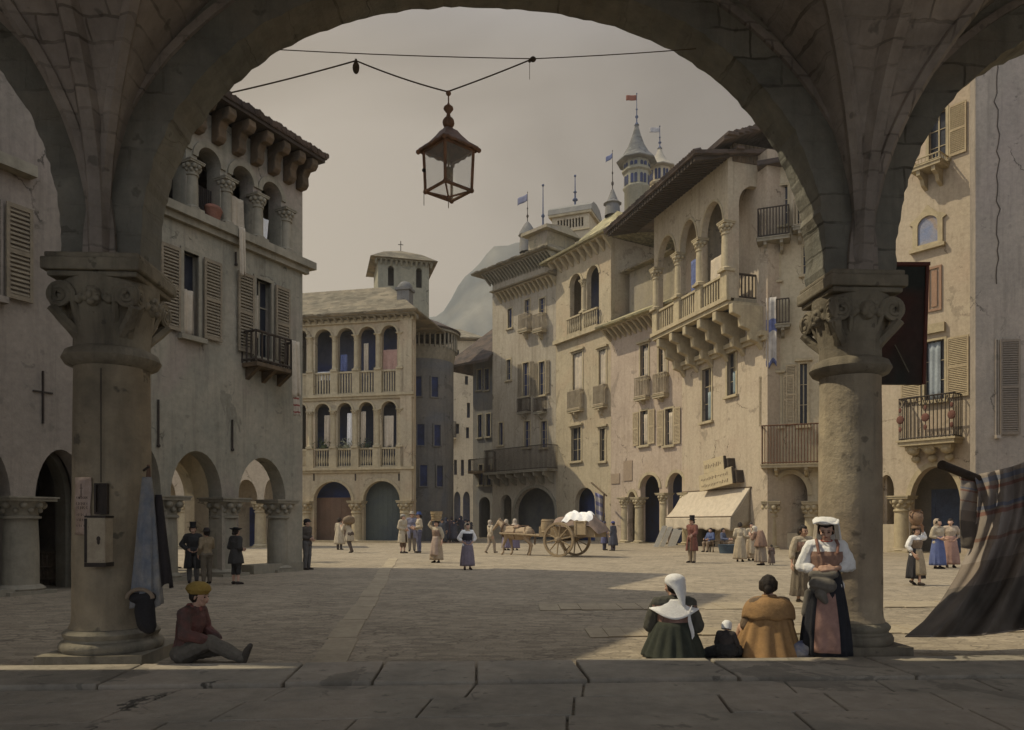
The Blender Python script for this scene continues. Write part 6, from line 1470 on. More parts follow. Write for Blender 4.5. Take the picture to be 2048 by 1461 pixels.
m = MB(); a, c = at(1886,931,9.35), at(1950,956,9.62); v = (c-a).normalized(); m.cyl(a, c+v*.9, .055, n=14); m.cyl(a-v*.03, a, .058, n=14)
tag(m.build('awning_pole', DWOOD, None, loc=a), 'thick dark wooden pole end sticking out above the striped drape', 'pole')
m = MB(); xx = at(1949+0,HY,9.3).x; pts = [at(2130,1300,9.0), at(2130,880,9.0)]; m.cyl(pts[0]*1, pts[1]*1, .06, n=10); tag(m.build('awning_post', DWOOD, None, loc=pts[0]), 'dark post carrying the far end of the striped drape', 'post')

# ============================================================ shop awning, boards and planks
U = fJ.u; zt = fJ.z(1435,980); u0, u1 = U(1367), U(1502); pj = 1.35; zb_ = fJ.z(1440,1034,-pj)
aw = thing('shop_awning', fJ.W((u0+u1)/2,-1,zb_), 'pale canvas shop awning with a scalloped valance under the two tilted boards', 'awning')
m = fJ.mb(); m.grid(lambda i,j: (u0+(u1-u0)*i+.3*(1-i)*j*0, -.05-pj*j, zt+(zb_-zt)*j-.22*math.sin(PI*j)+.05*math.sin(i*18)*math.sin(PI*j)), 40, 14); m.build('canopy', CREAM, aw, solid=.02)
m = fJ.mb(); zv = fJ.z(1440,1062,-pj)
def val(i, j): return (u0+(u1-u0)*i, -.06-pj-.05*math.sin(i*40)*j, zb_-.0+(zv-zb_)*j*(1-.12*abs(math.sin(i*6*PI))))
m.grid(val, 60, 6); m.build('valance', CREAM, aw, solid=.015)
m = fJ.mb(); m.cyl((u0-.1,-.05,zt),(u1+.1,-.05,zt),.05,n=8); m.cyl((u0,-.05-pj,zb_),(u1,-.05-pj,zb_),.04,n=8)
for u in (u0+.05,u1-.05): m.cyl((u,-.02,zb_-.5),(u,-.05-pj,zb_),.03,n=6)
m.build('awning_frame', WOOD, aw)
m = fJ.mb(); 
def side(i, j): return (u1-.02, -.05-pj*i, (zt+(zb_-zt)*i)*(1-j)+(zb_-.9+.5*(1-i))*j)
m.grid(side, 8, 8); m.build('side_curtain', M('grey_canvas',(.34,.29,.21),(.27,.23,.17)), aw, solid=.015)
for (x0,y0,x1,y1,tilt,lb,rows) in ((1410,917,1451,944,.1,'smaller tilted board with one line of lettering above the shop awning',1),(1401,943,1468,976,.12,'larger tilted board with two lines of faded lettering above the shop awning',2)):
    u0, u1, z0, z1 = fJ.rect(x0,y0,x1,y1,-.5); T = (lambda uc, zc, t: (lambda x,y,z: fJ.W(uc+x*math.cos(t)-z*math.sin(t)*1.3, y, zc+x*math.sin(t)*.8+z)))((u0+u1)/2,(z0+z1)/2,tilt)
    w, h = (u1-u0)/2, (z1-z0)/2; sg = thing('signboard', T(0,-.4,0), lb, 'sign')
    m = MB(T); m.box(-w,w,-.62,-.5,-h,h); m.build('board', PWOOD if False else M('sign_paint',(.52,.42,.26),(.44,.36,.23),scale=2), sg, bevel=.02)
    m = MB(T); n = int(w*2/.22)
    for r in range(rows):
        zc = h*(.35-.8*r) if rows > 1 else .0
        for i in range(n):
            x = -w*.82+w*1.64*i/n; k = rnd.choice('IiJ'); hh = h*(.2 if rows > 1 else .3)
            S_ = {'i':[((0,-.3),(.1,.5))],'J':[((.2,-.9),(.0,.4))],'I':[((0,-1),(0.12,1))],'L':[((0,-1),(0,1)),((0,-1),(.8,-1))],'T':[((.4,-1),(.4,1)),((0,1),(.8,1))],'O':[((0,-.8),(0,.8)),((.7,-.8),(.7,.8)),((0,1),(.7,1)),((0,-1),(.7,-1))],'C':[((0,-.8),(0,.8)),((0,1),(.7,1)),((0,-1),(.7,-1))],'N':[((0,-1),(0,1)),((.7,-1),(.7,1)),((0,1),(.7,-1))],'A':[((0,-1),(.4,1)),((.8,-1),(.4,1))]}[k]
            for (a, c) in S_: m.tube([(x+a[0]*.14,-.635,zc+a[1]*hh),(x+c[0]*.14,-.635,zc+c[1]*hh)],.02,4)
    m.build('lettering', M('faded_ink',(.2,.15,.1)), sg)
    m = MB(T); m.box(w+.02,w+.3,-.5,.0,-h*.9,h*.5); m.box(w+.02,w+.12,-.66,-.5,-h,h*.9); m.build('bracket', DWOOD, sg)
for i, (xa, xb, ya) in enumerate(((1318,1330,1056),(1330,1341,1058),(1346,1352,1062),(1352,1360,1064))):
    db = 47+i*.6; a = at(xa-6, 1045+EYE*F/db, db); a.z = .05; c = at(xb, ya-4, db+1.0); w = .16
    m = MB(); s1 = Vector((w,0,0)); t1 = Vector((0,.06,0)); m.hexa([a-s1,a+s1,a+s1+t1,a-s1+t1],[c-s1,c+s1,c+s1+t1,c-s1+t1])
    o = m.build('plank', M('weathered_plank',(.33,.30,.25),(.27,.25,.21)), None, loc=a); tag(o, 'weathered plank leaning against the small colonnade beside the shop awning', 'plank', 'planks leaning on the colonnade')
# striped shop cloth on a pole beside the blue archway
dS = 57; m = MB(); m.grid(lambda i,j: at(1190+18*i+3*j, 985+58*j+8*i, dS+.15*math.sin(i*9)), 8, 14)
sc = m.build('striped_cloth', striped('shop_stripes',(.42,.39,.36),[(.0,.45,(.2,.2,.32))],.3), None, loc=at(1199,985,dS), solid=.02); tag(sc, 'blue and white striped shop cloth hanging beside the blue archway', 'cloth')
m = MB(); m.cyl(at(1183,966,dS+3), at(1213,992,dS-.2), .07, n=8); m.cyl(at(1208,988,dS), at(1206,1078,dS), .07, n=8); tag(m.build('cloth_pole', WOOD, None, loc=at(1208,1078,dS)), 'wooden pole and arm carrying the striped shop cloth', 'pole')
# bundle beside the standing woman
c = at(1622,1306,8.75); c.z = 0
b_ = blob('bundle', [(Vector((-.16,0,.1)),.11,Vector((-.02,0,.13)),.11),(Vector((.06,.02,.1)),.1,Vector((.2,0,.09)),.09),(Vector((-.1,.1,.08)),.1,Vector((.14,.1,.08)),.1)], .012, striped('bundle_cloth',(.5,.47,.44),[(.3,.7,(.12,.15,.27))],.4), None)
b_.data.materials[0] = M('bundle_cloth', (.42,.40,.38), (.13,.15,.26), scale=7, bump=.5, bscale=20); b_.location = c; tag(b_, 'knotted blue and white bundle on the paving between the caped woman and the column', 'bundle')

# ============================================================ cart
cw = at(1117, HY+EYE*F/34.5, 34.5); cw.z = 0
th_ = math.radians(-33); ct = thing('cart', cw, 'wooden two wheeled cart with tall spoked wheels and a covered load', 'cart'); ROOT_LOC[ct.name] = Vector(); ct.rotation_euler = (0,0,th_)
rw = .80; WD = M('cart_wood',(.36,.27,.16),(.27,.2,.12),scale=3,bump=.3)
for y in (0, 1.65):
    m = MB(); n = 40
    q = [(rw*math.cos(2*PI*i/n), rw*math.sin(2*PI*i/n)+rw) for i in range(n)]; p_ = [(rw*.87*math.cos(2*PI*i/n), rw*.87*math.sin(2*PI*i/n)+rw) for i in range(n)]
    m.wall(q, [p_], y-.055, y+.055); wh = m.build('wheel', WD, ct)
    m = MB(); m.cyl((0,y-.2,rw),(0,y+.16,rw),.12,.12,n=14); m.cyl((0,y-.26,rw),(0,y-.2,rw),.07,.1,n=12); m.build('hub', WD, wh)
    for i in range(10): a = 2*PI*i/10+.2; m = MB(); m.cyl((.1*math.cos(a),y,rw+.1*math.sin(a)),(rw*.88*math.cos(a),y,rw+rw*.88*math.sin(a)),.035,.028,n=6); m.build('spoke', WD, wh)
m = MB(); m.cyl((0,0,rw),(0,1.65,rw),.06,n=8); m.build('axle', DWOOD, ct)
m = MB(); m.box(-1.2,1.75,.25,1.4,.92,1.02); m.box(-1.2,1.75,.25,.31,1.022,1.4); m.box(-1.2,1.75,1.34,1.4,1.022,1.4); m.box(1.70,1.75,.312,1.338,1.022,1.4); m.build('bed', WD, ct)
m = MB(); m.tube([(-1.1,.35,.95),(-2.0,.45,1.0),(-3.6,.5,1.05)],.05,6); m.tube([(-1.1,1.3,.95),(-2.0,1.2,1.0),(-3.6,1.15,1.05)],.05,6); m.build('shaft', WD, ct)
RT = Matrix.Translation(cw) @ Matrix.Rotation(th_, 4, 'Z')
def oncart(name, mb, mat, label, cat, p, **k):
    o = mb.build(name, mat, ct, loc=(0,0,0)); o.parent = None
    for v in o.data.vertices: v.co -= Vector(p)
    o.location = RT @ Vector(p); o.rotation_euler = (0,0,th_); return tag(o, label, cat)
m = MB(); m.cyl((-.85,.5,1.02),(-.85,.5,1.75),.3,.3,n=20); m.lathe((-.85,.5,1.02),[(.3,0),(.35,.36),(.3,.73)],20)
for z in (.12,.6): m.lathe((-.85,.5,1.02),[(.315+.03*(z<.3),z),(.335,z+.03),(.32,z+.07)],20)
oncart('barrel', m, WD, 'pale wooden barrel standing at the front of the cart', 'barrel', (-.85,.5,1.02))
m = MB(); m.box(.75,1.35,.12,.6,1.03,1.62); m.box(.72,1.38,.09,.63,1.62,1.66)
for x in (.8,1.3): m.box(x-.04,x+.04,.09,.118,1.03,1.618)
oncart('crate', m, M('crate_wood',(.42,.32,.19),(.34,.26,.16)), 'square pale crate on the near side of the cart', 'crate', (1.05,.35,1.03))
m = MB()
def ldf(i, j):
    x = -.4+2.35*i; y = .12+1.4*j; e = 1-abs(2*j-1)**3; f = math.sin(PI*min(1,max(0,i*.9+.1)))**.5
    return (x, y, 1.42+.62*e*f+.05*math.sin(i*17+j*5)-(.75*max(0,i-.78)*3 if True else 0)*.6)
m.grid(ldf, 30, 20); oncart('load_cover', m, M('brown_cover',(.28,.2,.15),(.2,.15,.115),scale=3), 'brown sheet covering the load and hanging over the cart tail', 'sheet', (.7,.8,1.4))
m = MB()
def shf(i, j):
    x, y, z = ldf(.18+.6*i+.05*math.sin(j*7), .06+.6*j); return (x, y, z+.05+.04*math.sin(i*23+j*9))
m.grid(shf, 30, 16); oncart('white_sheet', m, WHITE, 'bright white sheet thrown over the top of the cart load', 'sheet', (.7,.6,1.9))
# ============================================================ people and animals
def D(y): return EYE*F/(y-HY)
R90 = PI/2
def spot(px, fy):
    d = D(fy); p = at(px, fy, d); p.z = 0; return p
# ---- standing woman in white headdress, arms folded, leaning by the right column
HIG = .0075
p = Vector(((1652-CX)/F*8.72, 8.72, 0))
J = dict(elR=(-.27,.03,1.11), wrR=(-.07,-.16,1.06), elL=(.27,.04,1.12), wrL=(.06,-.175,1.10), anL=(.12,-.06,.075), knL=(.1,-.07,.48))
w1 = Person('person', p, math.radians(-14), 1.61, 'standing woman in a white headdress and blouse with folded arms leaning at the right column', None, 'person', HIG, J, headyaw=math.radians(-10), headpitch=math.radians(12),
    grip=dict(R=dict(d=(1,-.12,.12), pn=(0,.6,-.8), th=(0,-.3,1), curl=.35), L=dict(d=(-1,-.1,.05), pn=(0,.8,-.5), th=(0,-.2,1), curl=.35)))
def blouse(P, col=WHITE, e=.03):
    J = P.J; c = P.torso(.018)
    for a in 'RL':
        sh, el, wr = J['sh'+a], J['el'+a], J['wr'+a]; c += [(sh, .075, sh.lerp(el,.6), .082), (sh.lerp(el,.6), .082, el, .07), (el, .07, el.lerp(wr,.45), .06)]
    return blob('blouse', c, P.vx, col, P.root, 2, fold=.011)
blouse(w1); w1.bodice((.36,.22,.16), .03, 1.06, 1.30)
m = MB()
for s_ in (-1,1): m.tube([(s_*.10,-.155,1.27),(s_*.115,-.12,1.38),(s_*.11,-.01,1.43),(s_*.10,.10,1.36),(s_*.09,.15,1.26)], .018, 6)
m.build('strap', cloth((.30,.16,.12)), w1.root)
w1.skirt((.035,.035,.04), 1.08, .07, .15, .275, .09, 13, .85, 'skirt')
m = MB(); pr = []
for i in range(13): t = i/12; r = .168+(.285-.168)*(1-(1-t)**1.7); pr.append((r, .86-.74*t))
m.lathe((0,0,0), pr, 26, 1, .92, .05, 9, a0=-PI/2-.62, a1=-PI/2+.42); m.build('apron', cloth((.42,.25,.20)), w1.root, solid=.01)
ap2 = blob('tucked_cloth', [((-.17,-.13,1.02),.05,(.06,-.19,1.03),.05),((-.14,-.18,.92),.08,(.0,-.2,.9),.09),((-.09,-.2,.8),.07,(-.04,-.2,.72),.04),((-.2,-.05,.8),.05,(-.24,-.03,.55),.045)], .009, cloth((.19,.17,.14)), w1.root, 4)
w1.hair(); 
h = w1.hp
m = MB()
def tov(i, j):   # flat folded linen on the head, falling behind to the shoulders
    if j < .45:
        t = j/.45; y = -.135+.26*t; z = .222+.025*math.sin(PI*t)+.012*math.sin(i*6); x = (i-.5)*(.27+.02*math.sin(t*5))
        return h(x, y, z-.02*abs(i-.5)*2)
    t = (j-.45)/.55; return h((i-.5)*(.27+.06*t)+.03*t, .125+.035*math.sin(t*3)+.05*t, .222-.46*t+.015*math.sin(i*12))
m.grid(tov, 16, 26); m.build('headdress', WHITE, w1.root, solid=.014)
m = MB(); m.sph((0,0,0), 1, n=18, m=10); m.v = [h(v.x*.138, .0+v.y*.14, .21+v.z*.042) for v in m.v]; m.build('head_roll', WHITE, w1.root)
m = MB()
for s_ in (-1,1): m.grid(lambda i,j: h(s_*(.105+.035*j+.02*math.sin(i*5)), .05-.10*i+.05*j, .2-.36*j), 6, 12)
m.build('veil', M('cream_linen',(.5,.43,.33),(.44,.37,.28)), w1.root, solid=.006)
m = MB(); m.tube([(.055*math.cos(t)*1.1,-.02+.075*math.sin(t)-.02,1.425+.012*math.sin(t)) for t in [2*PI*i/20 for i in range(21)]], .008, 5); m.build('necklace', cloth((.35,.08,.05)), w1.root)
w1.shoes((.05,.04,.035))

# ---- woman seated on the paving, seen from behind, white kerchief
def seat_J(dz=-.76, kneeh=.30, spread=.17, lean=.05, armf=-.22):
    J = {k: Vector(v)+Vector((0,0,dz)) for k, v in STAND.items() if k not in ('knR','knL','anR','anL')}
    for k in ('chest','shR','shL'): J[k].y -= lean*.6
    for k in ('neck','head'): J[k].y -= lean
    for a, s_ in (('R',-1),('L',1)):
        J['hip'+a] = Vector((s_*.10,0,.13)); J['kn'+a] = Vector((s_*spread,-.38,kneeh)); J['an'+a] = Vector((s_*(spread-.02),-.62,.07))
        J['el'+a] = J['sh'+a]+Vector((s_*.09,-.07,-.25)); J['wr'+a] = Vector((s_*.10,armf-.12,.38))
    return J
p = Vector(((1348-CX)/F*8.8, 8.8, 0))
s1 = Person('person', p, math.radians(172), 1.72, 'woman sitting on the paving with her back turned, white kerchief and dark green dress', None, 'person', .0085, seat_J(-.74), headyaw=math.radians(35))
J = s1.J
blob('dress', s1.torso(.03)+[(J['sh'+a],.085,J['el'+a],.085) for a in 'RL']+[(J['el'+a],.085,J['el'+a].lerp(J['wr'+a],.8),.06) for a in 'RL'], s1.vx, cloth((.10,.095,.075)), s1.root, 3, fold=.012)
s1.bodice((.34,.2,.15), .038, J['waist'].z+.07, J['chest'].z+.10)
m = MB()
def sk1(i, j):
    a = 2*PI*i; r = .165+.17*j**.7; f = 1+.07*math.sin(a*15)*min(1,j*2)*(1-.4*j); return (math.cos(a)*r*f*1.05, -.16*j+math.sin(a)*r*f*(1+.45*j), .42-.40*j**.85+.0)
m.grid(sk1, 90, 14); m.build('skirt', cloth((.055,.06,.045)), s1.root, solid=.012)
blob('lap', [((-.17,-.35,.31),.10,(-.15,-.58,.13),.13),((.17,-.35,.31),.10,(.15,-.58,.13),.13),((0,-.2,.25),.2,(0,-.5,.2),.18)], .02, cloth((.055,.06,.045)), s1.root)
m = MB()
def shawl(i, j):
    a = PI*(1.08*i-.04); z = J['neck'].z-.0-.11*j-.18*j*max(0,math.sin(a))**3*.55; r = .075+.145*j; return (math.cos(a)*r*1.25, J['neck'].y+.02+math.sin(a)*r*.85, z)
m.grid(shawl, 28, 10); m.build('shawl', WHITE, s1.root, solid=.012)
m = MB(); m.grid(lambda i,j: (-.16-.03*i+.02*math.sin(j*5), .12+.03*j, J['neck'].z-.1-.34*j+.05*i), 4, 10); m.build('shawl_end', WHITE, s1.root, solid=.01)
m = MB(); h = s1.hp
def ker(i, j):
    a = -PI*.12+PI*1.24*i
    if j < .5: t = j/.5; r = .112*math.sin(PI*.5*min(1,t*1.05)+.02); return h(math.cos(a)*r, .02+math.sin(a)*r*1.05, .24-.09*t*t)
    t = (j-.5)/.5; r = .112+.012*math.sin(i*17)*t-.012*t; return h(math.cos(a)*r*(1-.35*t*t), .02+math.sin(a)*r*1.0+.06*t, .15-.27*t*max(.25,math.sin(a))+.0)
m.grid(ker, 30, 20); m.build('kerchief', WHITE, s1.root, solid=.012)
s1.hair(); s1.shoes()
# ---- woman in ochre cape, seated with her back turned
p = Vector(((1541-CX)/F*8.85, 8.85, 0))
s2 = Person('person', p, math.radians(186), 1.72, 'dark haired person sitting with back turned in a long pleated ochre cape', None, 'person', .0085, seat_J(-.74), headyaw=math.radians(-25))
J = s2.J; s2.shirt((.2,.14,.09), .02)
OC = M('ochre_wool', (.40,.235,.10), (.31,.185,.085), scale=5, bump=.3, bscale=50, streak=.3, dirt=(.15,.09,.045))
m = MB(); zn = J['neck'].z
def cape(i, j):
    a = 2*PI*i; r = .205+.14*j; f = 1+.075*math.sin(a*13+1.2*math.sin(a*3))*j**.5; z = zn-.17-(zn-.19)*j
    return (math.cos(a)*r*f*1.08, -.02-.10*j+math.sin(a)*r*f*(.82+.35*j), z+.012*math.sin(a*5))
m.grid(cape, 100, 16); m.build('cape', OC, s2.root, solid=.014)
m = MB()
def cap2(i, j):
    a = 2*PI*i; t = j; r = .08+.18*math.sin(PI*.5*t); return (math.cos(a)*r*1.12, J['neck'].y+.0-.02*t+math.sin(a)*r*.92, zn+.012-.23*t**2.1+.012*math.sin(a*7)*t)
m.grid(cap2, 60, 12); m.build('cape_collar', OC, s2.root, solid=.02)
m = MB(); m.lathe((0,J['neck'].y,zn-.005), [(.085,-.02),(.08,.03),(.07,.045)], 24, 1, .95); m.build('collar', OC, s2.root, solid=.014)
s2.hair(bun=True); s2.shoes()
# ---- small child with a white cap leaning between them
p = Vector(((1452-CX)/F*8.75, 8.75, 0))
Jc = seat_J(-.70, .34, .14)
ch = Person('person', p, math.radians(150), .74, 'small child in a white cap and dark clothes sitting between the two seated women', None, 'child', .0085, Jc, headpitch=math.radians(20))
ch.shirt((.07,.06,.055), .035); blob('blanket', [((-.2,-.3,.2),.17,(.25,-.4,.16),.18),((.2,-.1,.2),.17,(.5,-.1,.12),.14),((-.1,0,.25),.2,(.1,0,.25),.2)], .015, cloth((.05,.048,.045)), ch.root, 3, fold=.02)
m = MB(); h = ch.hp
m.lathe((0,0,0), [(.001,.27),(.07,.255),(.118,.2),(.13,.12),(.12,.05),(.125,.03)], 24, 1, 1.05, .05, 9); m.v = [h(*v)+Vector((0,.02,0)) for v in m.v]; m.build('cap', WHITE, ch.root, solid=.012)
ch.hair(bun=False); ch.shoes()
# ---- boy in a yellow cap sitting against the left column, legs stretched out to the right
p = Vector(((372-CX)/F*8.55, 8.55, 0))
Jb = {k: Vector(v)+Vector((0,0,-.77)) for k, v in STAND.items()}
for k, y in (('waist',-.02),('chest',-.07),('shR',-.09),('shL',-.09),('neck',-.12),('head',-.15)): Jb[k].y += y
Jb.update(hipR=Vector((-.09,0,.12)), hipL=Vector((.09,0,.12)), knR=Vector((-.12,-.36,.27)), anR=Vector((-.11,-.73,.09)), knL=Vector((.10,-.40,.16)), anL=Vector((.09,-.62,.06)),
  elR=Vector((-.24,-.12,.36)), wrR=Vector((-.17,-.33,.30)), elL=Vector((.23,-.12,.36)), wrL=Vector((.14,-.32,.26)))
by = Person('person', p, R90-.12, 1.62, 'boy in a yellow cap and dark red jacket sitting by the left column', None, 'person', .0078, Jb, headpitch=math.radians(4),
   grip=dict(R=dict(d=(.4,-.8,-.3), pn=(.2,0,-1), th=(1,0,0), curl=.6), L=dict(d=(-.4,-.8,-.3), pn=(-.2,0,-1), th=(-1,0,0), curl=.6)))
jk_ = by.shirt(M('red_brown_wool',(.19,.075,.06),(.10,.07,.06),scale=3.5,bump=.4,bscale=40), .026, 1.99, 'jacket'); by.trousers((.16,.14,.11), .026)
blob('collar', [((-.06,-.10,.645),.035,(.06,-.10,.645),.035),((0,-.05,.65),.05,(0,-.16,.63),.04)], .0085, cloth((.3,.11,.09)), by.root)
by.hair(bun=False); 
m = MB(); h = by.hp
m.lathe((0,0,0), [(.001,.262),(.06,.255),(.115,.215),(.13,.175),(.105,.14),(.098,.125)], 26, 1, 1.08, .08, 7); m.v = [h(*v)+Vector((0,.01,0)) for v in m.v]; m.build('cap', cloth((.36,.24,.06)), by.root, solid=.012)
by.shoes((.10,.085,.07))

# ---- woman behind, brown pinafore, facing us
p = spot(1606, 1206)
w2 = Person('person', p, math.radians(12), 1.52*p.y/14.9, 'dark haired woman in a pink bodice and grey brown skirt standing behind the white headdress', None, 'person', .0088, dict(elR=(-.24,.03,1.1), wrR=(-.28,-.02,.86), elL=(.22,.03,1.1), wrL=(.20,-.1,.9)), headyaw=.25)
blouse(w2, M('cream_blouse',(.5,.42,.3),(.43,.36,.26))); w2.bodice((.38,.24,.18), .03, 1.12, 1.32); w2.skirt((.2,.165,.12), 1.14, .16, .14, .26, .08, 12, .8); w2.skirt((.15,.12,.09), .30, .155, .262, .272, .08, 12, .8, 'hem_band'); w2.hair(); w2.shoes((.2,.15,.1))

# ---- generic townsfolk
def folk(px, fy, top, rot, label, outfit, J=None, hy=0, hp=0, group=None, cat='person', grip=None, dz=None, name='person', at_d=None, z=0, vx=None, slim=1.0):
    d = at_d or D(fy); p = at(px, fy, d); p.z = z
    h = (fy-top)/F*D(fy) if not at_d else (fy-top)/F*at_d
    P = Person(name, p, rot, h, label, group, cat, vx or (.011 if d < 25 else .016), J, hy, hp, grip=grip, slim=slim)
    for it in outfit:
        k = it[0]
        if k == 'shirt': P.shirt(it[1], .02, it[2] if len(it) > 2 else 2)
        elif k == 'blouse': blouse(P, it[1] if isinstance(it[1], bpy.types.Material) else cloth(it[1]))
        elif k == 'bodice': P.bodice(it[1], .034)
        elif k == 'trousers': P.trousers(it[1], .02, it[2] if len(it) > 2 else 2)
        elif k == 'skirt': P.skirt(it[1], 1.08, it[2] if len(it) > 2 else .12, .15, it[3] if len(it) > 3 else .27)
        elif k == 'apron': P.apron(it[1])
        elif k == 'coat': P.coat(it[1], it[2] if len(it) > 2 else .5)
        elif k == 'hair': P.hair()
        elif k == 'shoes': P.shoes(it[1] if len(it) > 1 else (.04,.03,.025))
        elif k == 'cloak':
            P.skirt(it[1], 1.40, it[2] if len(it) > 2 else .4, .10, .30, .07, 8, .8, 'cloak')
        else: P.hat(k, it[1])
    return P
TAN, BRN, DKB, SLT, CRM, PUR = (.40,.31,.2), (.19,.12,.08), (.07,.055,.045), (.17,.17,.22), (.5,.42,.3), (.24,.19,.2)
ARMB = dict(elR=(-.22,.05,1.1), wrR=(-.06,-.14,1.02), elL=(.22,.05,1.1), wrL=(.06,-.16,1.05))
HIPS = dict(elR=(-.30,.08,1.12), wrR=(-.16,-.05,.98), elL=(.30,.08,1.12), wrL=(.16,-.05,.98))
WALK = dict(knR=(-.09,-.18,.5), anR=(-.09,-.2,.09), knL=(.09,.02,.48), anL=(.09,.22,.11), elR=(-.22,.1,1.1), wrR=(-.2,.02,.88), elL=(.22,-.04,1.1), wrL=(.2,-.2,.92))
folk(386,1166,1053,.5, 'man in a top hat and long dark coat under the first palazzo arch', [('shirt',DKB),('coat',(.04,.038,.036),.42),('trousers',(.13,.12,.11)),('shoes',),('hair',),('top_hat',(.03,.028,.026))], HIPS)
folk(413,1168,1060,-2.2, 'man in a tan jacket talking with the top hatted man, his back half turned', [('shirt',(.3,.23,.14)),('trousers',(.17,.14,.1)),('shoes',),('hair',),('brim',(.05,.04,.035))], dict(elR=(-.25,-.08,1.12), wrR=(-.18,-.3,1.02), elL=(.24,.05,1.1), wrL=(.2,-.1,.9)))
folk(472,1169,1058,2.6, 'dark figure in a three cornered hat standing alone by the second pier', [('coat',(.06,.055,.05),.62),('trousers',(.06,.055,.05),1.3),('shoes',),('hair',),('tricorn',(.03,.03,.03))], ARMB)
folk(614,1140,1040,1.2, 'man with folded arms leaning on the corner pier of the shaded palazzo', [('shirt',(.09,.075,.06)),('trousers',(.13,.12,.11)),('shoes',),('hair',),('cap',(.03,.028,.028))], ARMB)
folk(679,1100,1038,2.8, 'figure in a knee length cream smock beside the porter with the sack', [('cloak',CRM,.3),('shirt',CRM),('trousers',(.1,.08,.07)),('shoes',),('hair',),('brim',(.06,.045,.035))])
BEND = dict(waist=(0,-.06,1.05), chest=(0,-.2,1.2), neck=(0,-.32,1.32), head=(0,-.36,1.345), shR=(-.165,-.24,1.28), shL=(.165,-.24,1.28), elR=(-.22,-.3,1.05), wrR=(-.14,-.42,1.2), elL=(.22,-.3,1.05), wrL=(.14,-.42,1.2), knR=(-.09,-.12,.48), anR=(-.09,-.02,.08), knL=(.09,-.04,.48), anL=(.09,.16,.1))
pt = folk(701,1106,1036,-2.0, 'stooping porter in a cream smock carrying a big sack on the shoulders', [('shirt',CRM),('skirt',CRM,.55,.24),('trousers',(.12,.09,.07)),('shoes',),('hair',)], BEND)
sk = blob('sack', [((-.2,0,0),.2,(.2,0,.03),.22),((-.15,.05,.1),.17,(.15,.05,.12),.17)], .02, M('sackcloth',(.25,.18,.11),(.19,.14,.09),scale=4,bump=.4), None); sk.location = pt.root.matrix_basis @ Vector((0,-.08,1.5)); sk.rotation_euler = pt.root.rotation_euler; tag(sk, 'bulging brown sack on the stooping porter', 'sack')
folk(806,1107,1030,1.0, 'man in a long cream coat at the left of the talking group of three', [('coat',CRM,.45),('trousers',BRN,1.5),('shoes',),('hair',),('cap',(.33,.3,.25))], ARMB)
folk(824,1103,1026,0.1, 'man in a grey blue smock at the middle of the talking group of three', [('coat',(.22,.21,.26),.55),('trousers',(.24,.2,.16)),('shoes',),('hair',),('brim',(.42,.36,.28))], ARMB)
folk(838,1106,1027,-1.2, 'man with a blue cap at the right of the talking group of three', [('shirt',CRM),('trousers',(.13,.13,.18)),('shoes',),('hair',),('brim',(.06,.09,.22))], ARMB)
bk = folk(873,1126,1043,-.5, 'woman walking with a tall basket balanced on her head, one arm raised to it', [('blouse',CRM),('bodice',(.32,.22,.16)),('skirt',(.42,.33,.23)),('apron',(.45,.34,.27)),('hair',),('shoes',)], dict(elR=(-.33,.0,1.5), wrR=(-.20,-.02,1.74), elL=(.26,.05,1.1), wrL=(.3,-.05,.88)))
def headload(P, name, mb, mat, label, cat, z=1.66):
    o = mb.build(name, mat, None, loc=(0,0,0)); o.location = P.root.matrix_basis @ (P.hp(0,.0,z-1.45+.0)); o.rotation_euler = P.root.rotation_euler; o.scale = P.root.scale; return tag(o, label, cat)
m = MB(); m.lathe((0,0,0), [(.001,0),(.17,0),(.24,.36),(.25,.38),(.22,.36),(.15,.05)], 20, 1, 1)
for z in (.08,.18,.28): m.lathe((0,0,z), [(.175+.2*z,0),(.195+.2*z,.02),(.178+.2*z,.04)], 20)
headload(bk, 'basket', m, M('pale_wicker',(.44,.34,.2),(.36,.27,.16),scale=8,bump=.5), 'tall straw basket balanced on the walking woman', 'basket')
folk(935,1140,1048,.3, 'girl in a white kerchief, dark bodice and lilac skirt crossing the sunny square', [('blouse',WHITE),('bodice',(.04,.04,.05)),('skirt',(.24,.20,.23),.14,.25),('hair',),('scarf',(.55,.46,.33)),('shoes',)], HIPS)
folk(981,1107,1042,2.2, 'carter in a pale shirt striding ahead and leading the cart horse', [('shirt',CRM),('trousers',(.42,.34,.25)),('shoes',(.3,.22,.15)),('hair',),('scarf',(.5,.42,.32))], WALK)
folk(1013,1101,1041,2.6, 'hooded woman in a pale headcloth walking close by the horse, nearer its head', [('blouse',CRM),('skirt',(.21,.18,.24)),('hood',(.5,.42,.32)),('shoes',)])
folk(1030,1101,1040,2.9, 'hooded woman in a lilac shawl walking close by the horse, nearer its flank', [('cloak',(.22,.19,.26),.6),('skirt',(.2,.17,.23)),('hood',(.5,.42,.33)),('shoes',)])
folk(1209,1101,1045,1.0, 'man in a dull blue coat standing behind the cart, left of two', [('coat',(.14,.14,.24),.4),('trousers',(.1,.1,.14)),('shoes',),('hair',),('brim',(.08,.075,.1))], ARMB)
folk(1226,1102,1044,-2.4, 'man in a dark cloak with a blue cap standing behind the cart, right of two', [('cloak',(.09,.09,.11),.3),('shirt',(.09,.09,.11)),('trousers',(.12,.1,.12)),('shoes',),('hair',),('cap',(.07,.08,.22))])
